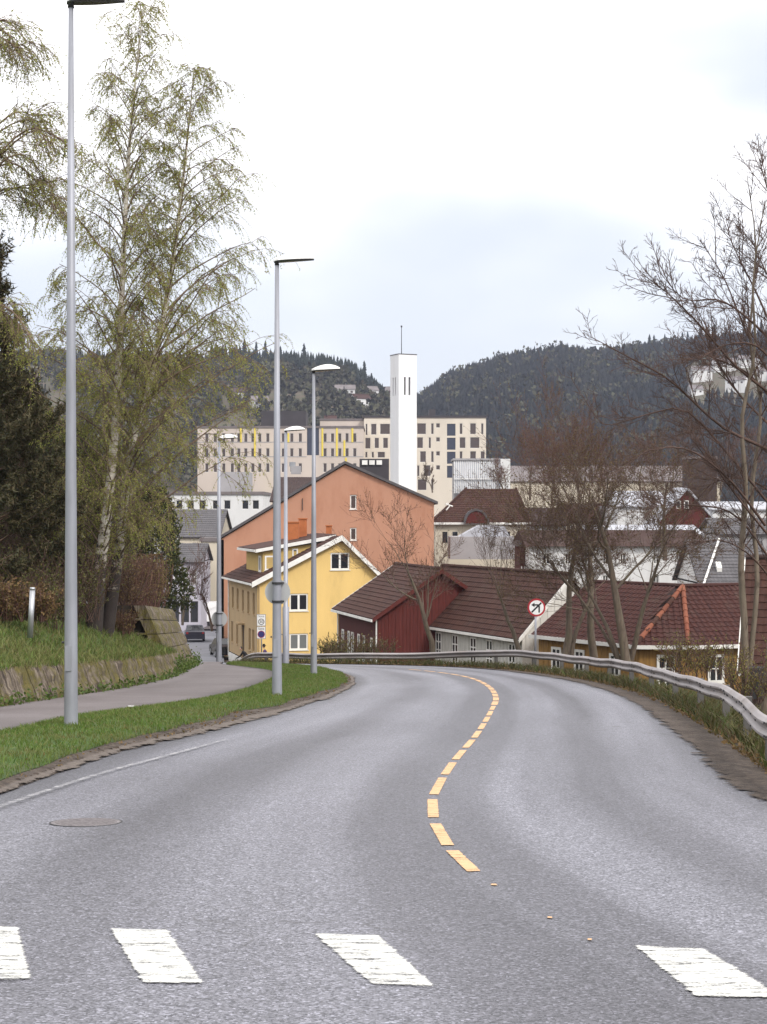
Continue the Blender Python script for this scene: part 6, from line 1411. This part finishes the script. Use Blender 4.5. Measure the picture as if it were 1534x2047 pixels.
def tufts(centres, n, ln, wd, rsx, updir=.2):
    """needle tufts: thin triangles standing out from each centre"""
    C = np.repeat(np.asarray(centres, float), n, 0); m_ = len(C); d = rsx.normal(size=(m_, 3)); d[:, 2] += updir; d /= np.linalg.norm(d, axis=1, keepdims=True)
    b = rsx.normal(size=(m_, 3)); b -= d * (d * b).sum(1, keepdims=True); b /= np.linalg.norm(b, axis=1, keepdims=True); L_ = (ln * rsx.uniform(.6, 1.2, m_))[:, None]
    V = np.stack([C - b * wd / 2, C + b * wd / 2, C + d * L_], 1).reshape(-1, 3); return V, np.arange(m_ * 3).reshape(-1, 3)
def pine(foot, H, Rb, label, seed, dens=1.0):
    rn = random.Random(seed); t = thing('pine_tree', foot, label, 'tree'); x, y, z = foot; br, cs = [], []
    tr = [(x + .1 * math.sin(i), y, z + H * i / 10) for i in range(11)]; V, Q = tubes([(tr, tap(.22, .03, 10))], 8); np_obj('trunk', V, Q, mat='pine_bark', parent=t, smooth=True)
    for i in range(int(95 * dens)):
        f = rn.uniform(.06, 1) ; az = rn.uniform(0, 6.28); L_ = Rb * (1.02 - f) ** .75 * rn.uniform(.7, 1.15) + .25; el = .15 + .7 * f
        p = (x, y, z + H * f); bp, _ = walk(p, (math.cos(az) * math.cos(el), math.sin(az) * math.cos(el), math.sin(el)), L_, 6, .09, (0, 0, .35), rn); br.append((bp, tap(.03, .01, 6)))
        for j in range(int(14 * L_)):
            q, qd = at_t(bp, rn.uniform(.3, 1)); sp, _ = walk(q, side(qd, rn.uniform(.3, .9), rn.uniform(0, 6.28)), rn.uniform(.2, .6), 3, .1, (0, 0, .5), rn); br.append((sp, tap(.009, .006, 3)))
            for k in range(6): cs.append(at_t(sp, .2 + .8 * k / 5)[0])
    V, Q = tubes(br, 4) if False else tubes(br, 3); np_obj('branches', V, Q, mat='pine_bark', parent=t); V, T = tufts(cs, 7, .15, .034, np.random.RandomState(seed), .3); np_obj('crown', V, None, T, mat='pine_needle', parent=t)
pine(pt(-40, 1290, 41), 10.4, 2.6, 'dark pine with brown-green tufts at the photo edge', 4)
pine(pt(40, 1240, 46), 6.6, 2.0, 'lower dark pine behind the marker post', 12, .8)

def shrub(name, foot, wx, wy, H, label, seed, stems=60, mat='twig', leaf='thicket_leaf', nl=8, lsize=.05, cat='shrub', box=False, rt=.007, group=None, lean=.35):
    rn = random.Random(seed); t = thing(name, foot, label, cat, group); br, lf = [], []
    for i in range(stems):
        p = (foot[0] + rn.uniform(-wx, wx) * .8, foot[1] + rn.uniform(-wy, wy) * .8, foot[2] - .1); h_ = H * rn.uniform(.6, 1.0)
        d = (rn.gauss(0, lean), rn.gauss(0, lean), 1); bp, _ = walk(p, unit(d), h_, 6, .10, (0, 0, .15), rn); br.append((bp, tap(rt * 1.8, rt, 6)))
        for j in range(9):
            q, qd = at_t(bp, rn.uniform(.12, 1)); sp, _ = walk(q, side(qd, rn.uniform(.4, 1.1), rn.uniform(0, 6.28)), h_ * rn.uniform(.15, .35), 3, .12, (0, 0, .3), rn); br.append((sp, tap(rt, rt * .7, 3)))
            for k in range(nl): lf.append(at_t(sp, rn.uniform(.1, 1))[0])
    if box:
        cl = lambda p: (min(max(p[0], foot[0] - wx), foot[0] + wx), min(max(p[1], foot[1] - wy), foot[1] + wy), min(p[2], foot[2] + H * .8)); br = [([cl(p) for p in a], b) for a, b in br]; lf = [cl(p) for p in lf]
    V, Q = tubes(br, 3); np_obj('stems', V, Q, mat=mat, parent=t)
    if lf: V, Q = leaves(lf, lsize, np.random.RandomState(seed)); np_obj('foliage', V, Q, mat=leaf, parent=t)
    return t
# hedge above the tall wall, evergreen behind it, thicket on the bank
for k, (px, Y, lab) in enumerate(((256, 53.5, 'clipped brown hedge on top of the tall block wall'), (287, 60, 'clipped greenish hedge end behind the brown hedge'))):
    f = pt(px, 1212, Y); shrub('hedge', f, .8, 2.6, 2.05, lab, 61 + k, 150, 'twig_red', 'dry_leaf' if k == 0 else 'yellow_leaf', 5, .05, 'hedge', True, lean=.2)
def evergreen(foot, Rr, H, label, seed, n=2600):
    r_ = np.random.RandomState(seed); t = thing('evergreen_tree', foot, label, 'tree'); u = r_.uniform(0, 1, n); a = r_.uniform(0, 6.28, n); rr = Rr * np.sqrt(np.clip(1.05 - u ** 1.4, 0, 1)) * r_.uniform(.5, 1.05, n) ** .4 * (1 + .22 * np.sin(3 * a + 9 * u))
    C = np.stack([foot[0] + rr * np.cos(a), foot[1] + rr * np.sin(a), foot[2] + .2 + u * H], 1); V, Q = leaves(np.repeat(C, 5, 0) + r_.normal(0, .09, (n * 5, 3)), .16, r_, -.5, .5); np_obj('crown', V, Q, mat='evergreen_leaf', parent=t)
    m = MB(); m.tube([foot, Vector(foot) + Z * H * .8], [.12, .03], 8); m.build('trunk', 'bark', t)
evergreen(pt(305, 1230, 68), 1.35, 5.0, 'dark evergreen behind the brown hedge', 3)
evergreen(pt(120, 1200, 62), 2.2, 6.5, 'dense dark evergreen filling the gap behind the pines', 5, 4200)
evergreen(pt(15, 1200, 58), 2.6, 7.5, 'broad dark evergreen behind the pine at the photo edge', 6, 4200)
TH = (('tangled brown-green thicket beside the marker post', 60, 1250, 39, 1.2, 1.5, 60), ('dark leafy thicket under the pine', 10, 1260, 40, 1.1, 2.2, 70), ('leafy thicket behind the tall lamp post', 130, 1235, 42.5, 1.0, 2.0, 60), ('tall twiggy thicket between pine and birch', 105, 1225, 47, 1.5, 5.0, 100), ('twiggy thicket behind the birch feet', 215, 1225, 50, .8, 2.6, 60), ('tall olive thicket below the pine crown', 40, 1225, 45, 1.5, 4.0, 100), ('low red-brown brush beside the birch feet', 236, 1262, 46.6, .5, .8, 50))
for k, (lab, px, py, Y, wx, H, n) in enumerate(TH): shrub('thicket', pt(px, py, Y), wx, .8, H, lab, 80 + k, n, 'twig' if k < 6 else 'twig_red', 'thicket_leaf' if k not in (4, 6) else 'dry_leaf', 7 if k < 6 else 3, .06)
shrub('bramble', pt(25, 1232, 36.5), 1.0, .5, .9, 'dry orange-brown bracken on the bank beside the marker post', 95, 90, 'twig_red', 'dry_leaf', 6, .07)
for k, (px, py, Y, wx, H, lab, lf_) in enumerate(((700, 1312, 70, 1.3, 1.1, 'low budding bush behind the rail before the yellow house', 'yellow_leaf'), (750, 1312, 69.5, 1.0, .9, 'low twiggy bush before the red house', 'thicket_leaf'), (1425, 1350, 47, 1.3, 1.3, 'yellow-green budding shrub before the ochre house', 'yellow_leaf'), (1375, 1335, 52, 1.0, 1.0, 'yellowish shrub below the ochre house door', 'yellow_leaf'), (1510, 1395, 40, .7, 1.2, 'sparse shrub behind the rail at the photo edge', 'yellow_leaf'), (665, 1310, 71, .6, .8, 'small green bush beside the yellow house corner', 'green_leaf'))):
    shrub('bush', pt(px, py, Y), wx, .6, H, lab, 110 + k, 46, 'twig_red' if k % 2 else 'twig', lf_, 5, .05)
# moss and ivy tufts along the foot of the walls
pts_ = []
for i in range(1300):
    s = rnd.uniform(10, aw[-1]); p = on_w(s); pts_.append((p.x + rnd.uniform(-.02, .10), p.y, P(p.y) + .06 + abs(rnd.gauss(0, .10))))
for i in range(900):
    q = rnd.random() ** 1.5; p = A0.lerp(A1, q); pts_.append((p.x + rnd.uniform(-.1, .12), p.y, P(p.y) + .05 + abs(rnd.gauss(0, .22))))
V, Q = leaves(np.array(pts_), .09, rs, -.3); np_obj('wall_weeds', V, Q, mat='green_leaf', kind='stuff', label='small green weeds growing along the foot of the block walls')

# ---- forests on the hills
def conifers(XY, Zs, hs, name, mat, label, rsx, tiers=4, sides=6, wide=.2):
    n = len(XY); VV, TT = [], []; off = 0
    for k in range(tiers):
        f0 = k / tiers * .86 + .06; f1 = min(1.0, f0 + 1.5 / tiers); rad = hs * wide * (1 - f0) ** .8 * rsx.uniform(.75, 1.25, n)
        apex = np.stack([XY[:, 0], XY[:, 1], Zs + hs * f1], 1); an = np.arange(sides) * 2 * np.pi / sides + rsx.uniform(0, 6, (n, 1)); rj = rad[:, None] * rsx.uniform(.55, 1.25, (n, sides))
        rim = np.stack([XY[:, 0:1] + rj * np.cos(an), XY[:, 1:2] + rj * np.sin(an), (Zs + hs * f0)[:, None] + rsx.uniform(-.04, .02, (n, sides)) * hs[:, None]], -1)
        V = np.concatenate([apex[:, None], rim], 1).reshape(-1, 3); b = np.arange(n)[:, None] * (sides + 1) + off; j = np.arange(sides)[None, :]
        TT.append(np.stack([np.broadcast_to(b, (n, sides)), b + 1 + j, b + 1 + (j + 1) % sides], -1).reshape(-1, 3)); VV.append(V); off += len(V)
    return np_obj(name, np.concatenate(VV), None, np.concatenate(TT), mat=mat, kind='stuff', label=label)
n = 7500; px = rs.uniform(822, 1640, n); Yh = rs.uniform(620, 1275, n); xy = np.stack([(px - CX) / F * Yh, Yh], 1); zz = G(xy[:, 0], xy[:, 1])
keep = ~((px > 1370) & (px < 1545) & (Yh > 890) & (Yh < 1050)) & (zz > -17)
conifers(xy[keep], zz[keep] - .5, rs.uniform(8, 14, n)[keep], 'forest', 'forest_needle', 'dark blue-green conifer forest covering the far hill', rs, wide=.24)
n = 2000; px = rs.uniform(-200, 770, n); Yh = rs.uniform(965, 1080, n); xy = np.stack([(px - CX) / F * Yh, Yh], 1); zz = G(xy[:, 0], xy[:, 1])
conifers(xy, zz - .5, rs.uniform(8, 14, n) * np.interp(px, [680, 760, 785], [1, .45, .3]), 'forest', 'forest_needle', 'dark conifer wood along the crest of the hill behind the birch', rs)
n = 520; px = rs.uniform(420, 765, n); Yh = rs.uniform(925, 1000, n); xy = np.stack([(px - CX) / F * Yh, Yh], 1); conifers(xy, G(xy[:, 0], xy[:, 1]) - .5, rs.uniform(9, 18, n) * np.interp(px, [600, 700, 765], [1, .9, .5]), 'forest', 'spruce_needle', 'dense dark spruces just below the hill crest', rs, tiers=6)
# broad leafless and budding trees on the slopes
def puffs(XY, Zs, hs, name, label, mat='hill_leaf'):
    C = []
    for i in range(len(XY)):
        n_ = 34; d = rs.normal(size=(n_, 3)); d /= np.linalg.norm(d, axis=1, keepdims=True); rr = rs.uniform(.4, 1, (n_, 1)) ** .5
        C.append(np.array([XY[i, 0], XY[i, 1], Zs[i] + hs[i] * .58]) + d * rr * np.array([.34, .34, .45]) * hs[i])
    C = np.concatenate(C); V, Q = leaves(C, 2.6, rs, -.4, .7); return np_obj(name, V, Q, mat=mat, kind='stuff', label=label)
n = 620; px = rs.uniform(380, 800, n); Yh = rs.uniform(580, 955, n) ** 1.0; xy = np.stack([(px - CX) / F * Yh, Yh], 1); puffs(xy, G(xy[:, 0], xy[:, 1]), rs.uniform(2, 5, n) + np.where((Yh > 880) & (px < 720), 6, 0), 'hillside_woods', 'budding grey-green trees between the hillside houses')
n = 420; px = rs.uniform(-150, 420, n); Yh = rs.uniform(560, 960, n); xy = np.stack([(px - CX) / F * Yh, Yh], 1); puffs(xy, G(xy[:, 0], xy[:, 1]), rs.uniform(5, 12, n), 'birch_hill_woods', 'grey-green wooded slope seen through the birches')
n = 330; px = rs.uniform(850, 1365, n); Yh = rs.uniform(620, 1200, n); xy = np.stack([(px - CX) / F * Yh, Yh], 1); puffs(xy, G(xy[:, 0], xy[:, 1]), rs.uniform(9, 14, n), 'forest_broadleaf', 'brownish broadleaf trees mixed into the far conifer hill')
n = 200; px = rs.uniform(1300, 1600, n); Yh = np.where(rs.uniform(0, 1, n) < .6, rs.uniform(680, 860, n), rs.uniform(1015, 1090, n)); xy = np.stack([(px - CX) / F * Yh, Yh], 1); puffs(xy, G(xy[:, 0], xy[:, 1]), rs.uniform(4, 8, n), 'slope_woods', 'budding brownish trees round the houses on the wooded slope')
n = 260; px = rs.uniform(980, 1560, n); Yh = rs.uniform(320, 600, n); xy = np.stack([(px - CX) / F * Yh, Yh], 1); puffs(xy, G(xy[:, 0], xy[:, 1]), rs.uniform(7, 13, n), 'valley_woods', 'brownish budding trees along the valley floor', 'bud')
# single spruces on the skyline
def spruce_mesh(seed, tiers=15, sides=9):
    r_ = random.Random(seed); m = MB()
    for k in range(tiers):
        f = .10 + .88 * k / tiers; z0 = f; z1 = min(1.0, f + .105); rad = .20 * (1 - f) ** .8 + .006
        ap_ = (0, 0, z1); rim = [(rad * r_.uniform(.55, 1.3) * math.cos(a), rad * r_.uniform(.55, 1.3) * math.sin(a), z0 + r_.uniform(-.025, .012)) for a in [2 * math.pi * (i + r_.random() * .5) / sides for i in range(sides)]]
        for i in range(sides): m.face([ap_, rim[i], rim[(i + 1) % sides]])
    return m.mesh('crown', 'spruce_needle')
SM = [spruce_mesh(k) for k in range(4)]; m = MB(); m.tube([(0, 0, 0), (0, 0, .9)], [.016, .004], 6); STM = m.mesh('trunk', 'pine_bark')
spx = [(463, 742, 60), (478, 745, 62), (492, 742, 58), (506, 744, 66), (518, 742, 60), (534, 745, 64), (548, 744, 62), (562, 766, 66), (574, 768, 66), (586, 768, 66), (598, 770, 68), (609, 768, 70), (620, 770, 66), (631, 770, 72), (642, 772, 68), (652, 772, 70), (664, 775, 72), (676, 780, 62), (688, 785, 78), (703, 790, 74), (711, 792, 78), (722, 796, 76), (740, 802, 58), (748, 800, 40), (606, 772, 58), (655, 776, 60), (697, 790, 60)]
for k, (px, py, h) in enumerate(spx):
    px += rnd.uniform(-7, 7); h *= rnd.uniform(.75, 1.25); Y = 985 + rnd.uniform(-25, 10); f = pt(px, py, Y); hh = h * .95 * Y / F; t = thing('spruce_tree', f, 'tall dark spruce standing on the skyline above the hillside houses', 'tree', 'spruces on the skyline of the near hill')
    for nm, me in (('crown', SM[k % 4]), ('trunk', STM)):
        o = bpy.data.objects.new(nm, me); COL.objects.link(o); o.parent = t; s_ = hh * (1 if nm == 'crown' else .98); o.scale = (s_, s_, s_); o.rotation_euler = (0, 0, rnd.uniform(0, 6))
    g_ = gz(f.x, f.y); t.location.z = min(f.z, g_ + .5)
    if f.z > g_:
        for o in t.children: o.scale = (o.scale[0], o.scale[1], (f.z + hh - t.location.z))
for k in range(14):
    px = 1296 + k * 17 + rnd.uniform(-6, 6); Y = 1235; x = (px - CX) / F * Y; z = gz(x, Y); t = thing('spruce_tree', (x, Y, z), 'tall spruce on the far hilltop above the wooded slope', 'tree', 'spruces on the far hilltop'); hh = rnd.uniform(16, 24)
    for nm, me in (('crown', SM[k % 4]), ('trunk', STM)):
        o = bpy.data.objects.new(nm, me); COL.objects.link(o); o.parent = t; o.scale = (hh, hh, hh); o.rotation_euler = (0, 0, rnd.uniform(0, 6))

# ------------------------------------------------------------------ cars and people
def car(name, loc, heading, L_, W_, H_, paint_, label, van=False, cat='car'):
    t = thing(name, loc, label, cat); fw = Vector((math.cos(heading), math.sin(heading), 0)); sd_ = Vector((-fw.y, fw.x, 0)); o = Vector(loc)
    Wp = lambda a, b, z: o + fw * a + sd_ * b + Z * z
    if van: body = [(-.5, .18), (.5, .18), (.5, .42), (.36, .52), (.22, .97), (-.48, 1.0), (-.5, .95)]; gl = [(.36, .54), (.23, .92), (.10, .92), (.10, .54)]
    else: body = [(-.5, .18), (.5, .18), (.5, .42), (.46, .52), (.22, .62), (.06, .96), (-.28, 1.0), (-.44, .70), (-.5, .62)]; gl = [(.19, .64), (.05, .92), (-.27, .95), (-.40, .70)]
    m = MB(); n = len(body)
    ins = lambda z: .5 - (.0 if z < .6 else .11 * (z - .6) / .4)
    Ls = [Wp(a * L_, -W_ * ins(z), z * H_) for a, z in body]; Rs = [Wp(a * L_, W_ * ins(z), z * H_) for a, z in body]
    m.v.extend(tuple(p) for p in Ls + Rs); m.f.append(tuple(range(n - 1, -1, -1))[::-1]); m.f.append(tuple(range(2 * n - 1, n - 1, -1)))
    for i in range(n): m.f.append(((i + 1) % n, i, n + i, n + (i + 1) % n))
    m.build('body', paint_, t)
    for s_ in (-1, 1): m = MB(); m.face([Wp(a * L_, s_ * (W_ * ins(z) + .012), z * H_) for a, z in gl]); m.build('side_window', 'glass', t)
    def across(p0, p1, nm, k=.86, mt='glass'):
        (a0, z0), (a1, z1) = p0, p1; m = MB(); e = .012 if a0 + a1 > 0 else -.012
        m.face([Wp(a0 * L_ + e, -W_ * ins(z0) * k, z0 * H_ + .012), Wp(a0 * L_ + e, W_ * ins(z0) * k, z0 * H_ + .012), Wp(a1 * L_ + e, W_ * ins(z1) * k, z1 * H_ + .012), Wp(a1 * L_ + e, -W_ * ins(z1) * k, z1 * H_ + .012)]); m.build(nm, mt, t)
    if van: across((.35, .55), (.23, .94), 'windscreen')
    else: across((.21, .64), (.07, .94), 'windscreen'); across((-.43, .72), (-.29, .97), 'rear_window')
    for s_ in (-1, 1):
        m = MB(); m.cbox(Wp(.5 * L_, s_ * W_ * .36, .46 * H_), .05, .3, .12, fw, sd_); m.build('headlight', 'light_white', t); m = MB(); m.cbox(Wp(-.5 * L_, s_ * W_ * .40, .56 * H_), .05, .2, .16, fw, sd_); m.build('tail_light', 'light_red', t)
        for a in (-.31, .31):
            c = Wp(a * L_, s_ * (W_ / 2 - .1), .32); m = MB(); m.tube([c - sd_ * .11, c + sd_ * .11], .32, 18); wh = m.build('wheel', 'tyre', t); m = MB(); m.tube([c + sd_ * s_ * .10, c + sd_ * s_ * .125], .19, 12); m.build('rim', 'galvanised', wh)
g = P(148) + .02; car('parked_car', (pt(384, 0, 148).x, 150, g), R(98), 4.2, 1.75, 1.45, 'car_grey', 'dark hatchback standing in the lower street')
car('parked_car', (pt(449, 0, 124).x, 124, P(124) + .02), R(104), 4.2, 1.75, 1.42, 'car_black', 'black car parked by the corner of the yellow house')
car('delivery_van', (pt(414, 0, 172).x, 172.5, P(172) + .18), R(200), 5.2, 2.0, 2.5, 'van_white', 'white van parked beside the pale shop house', True, 'van')

def person(foot, H, face, label, lean, cloth, hat=False, arms=((.25, .3, -.1), (-.2, .35, -.15))):
    """one continuous skinned body"""
    t = thing('person', foot, label, 'person'); f = Vector((math.cos(face), math.sin(face), 0)); s_ = Vector((-f.y, f.x, 0)); o = Vector(foot); k = H / 1.75
    hip = o + Z * .92 * k; ch = hip + (f * math.sin(lean) + Z * math.cos(lean)) * .45 * k; nk = ch + (f * math.sin(lean) + Z * math.cos(lean)) * .14 * k; hd = nk + (f * math.sin(lean * .6) + Z * math.cos(lean * .6)) * .17 * k
    V, E, Rr = [], [], []
    def add(p, r, par=None): V.append(tuple(p)); Rr.append(r * k); (E.append((par, len(V) - 1)) if par is not None else None); return len(V) - 1
    h = add(hip, .145); c1 = add(hip.lerp(ch, .5), .135, h); c2 = add(ch, .155, c1); n_ = add(nk, .06, c2)
    for sg in (-1, 1):
        a = add(hip + s_ * sg * .10 * k - Z * .08 * k, .10, h); b = add(o + s_ * sg * .12 * k + Z * .48 * k + f * .05 * k, .07, a); e = add(o + s_ * sg * .12 * k + Z * .08 * k, .05, b); add(o + s_ * sg * .12 * k + Z * .04 * k + f * .17 * k, .04, e)
        sh_ = add(ch + s_ * sg * .19 * k + Z * .02, .075, c2); ar = arms[0 if sg < 0 else 1]; el = add(ch + s_ * sg * .27 * k + f * ar[0] * .6 * k - Z * .25 * k, .05, sh_); wr = add(Vector(V[el]) + f * ar[1] * k * .7 + Z * ar[2] * k, .036, el); add(Vector(V[wr]) + f * .08 * k - Z * .02, .04, wr)
    me = bpy.data.meshes.new('body'); me.from_pydata(V, E, []); ob_ = bpy.data.objects.new('body', me); link(ob_, t); me.materials.append(M(cloth))
    md = ob_.modifiers.new('skin', 'SKIN'); me.skin_vertices[0].data[0].use_root = True
    for i, r in enumerate(Rr): me.skin_vertices[0].data[i].radius = (r, r)
    ob_.modifiers.new('sub', 'SUBSURF').levels = 1; ob_.modifiers['sub'].render_levels = 1
    m = MB(); n1, n2 = 10, 14
    for i in range(n1):
        for j in range(n2):
            pp = lambda a, b: hd + Vector((.078 * k * math.sin(a) * math.cos(b), .078 * k * math.sin(a) * math.sin(b), .115 * k * math.cos(a))) + f * (.012 if math.sin(a) > .9 else 0); a0, a1, b0, b1 = math.pi * i / n1, math.pi * (i + 1) / n1, 2 * math.pi * j / n2, 2 * math.pi * (j + 1) / n2; m.face([pp(a1, b0), pp(a1, b1), pp(a0, b1), pp(a0, b0)])
    m.tube([hd + f * .075 * k, hd + f * .10 * k - Z * .02], [.015, .012], 6); m.build('head', 'skin', t, smooth=True)
    m = MB()
    for i in range(5):
        for j in range(n2):
            pp = lambda a, b: hd - f * .012 + Z * .012 + Vector((.086 * k * math.sin(a) * math.cos(b), .086 * k * math.sin(a) * math.sin(b), .118 * k * math.cos(a))); a0, a1, b0, b1 = 1.7 * i / 5, 1.7 * (i + 1) / 5, 2 * math.pi * j / n2, 2 * math.pi * (j + 1) / n2; m.face([pp(a1, b0), pp(a1, b1), pp(a0, b1), pp(a0, b0)])
    m.build('hair', 'hair', t, smooth=True)
    if hat: m = MB(); m.tube([hd + Z * .055 * k, hd + Z * .07 * k, hd + Z * .075 * k, hd + Z * .17 * k], [.15 * k, .15 * k, .09 * k, .075 * k], 16); m.build('hat', 'cloth_black', t)
def gnd(px, Y): x = (px - CX) / F * Y; return Vector((x, Y, gz(x, Y)))
for px, top, Y, H, lab, lean, cl, hat, fc in ((497, 1300, 100, 1.72, 'person in black bending forward beside the yellow house door', .75, 'cloth_black', False, R(200)), (533, 1296, 101, 1.68, 'person in dark purple with a hat behind the guard rail', .25, 'cloth_purple', True, R(170))):
    x = (px - CX) / F * Y; zg = P(Y) - .35
    person(Vector((x, Y, zg)), H, fc, lab, lean, cl, hat)

# ------------------------------------------------------------------ haze
m = MB(); m.box((-900, -20, -40), (1800, 0, 0), (0, 1500, 0), (0, 0, 210)); hz = m.mesh('haze', 'sign_white'); hz.materials.clear()
hm = bpy.data.materials.new('haze'); hm.use_nodes = True; hn = hm.node_tree; hn.nodes.clear(); ho = hn.nodes.new('ShaderNodeOutputMaterial'); hv_ = hn.nodes.new('ShaderNodeVolumePrincipled')
hv_.inputs['Color'].default_value = (.70, .76, 1.0, 1); hv_.inputs['Density'].default_value = .00012; hv_.inputs['Anisotropy'].default_value = 0.0
hn.links.new(hv_.outputs[0], ho.inputs['Volume']); hz.materials.append(hm)
o = bpy.data.objects.new('haze', hz); COL.objects.link(o); tag(o, 'thin pale bluish haze in the valley air', kind='stuff')
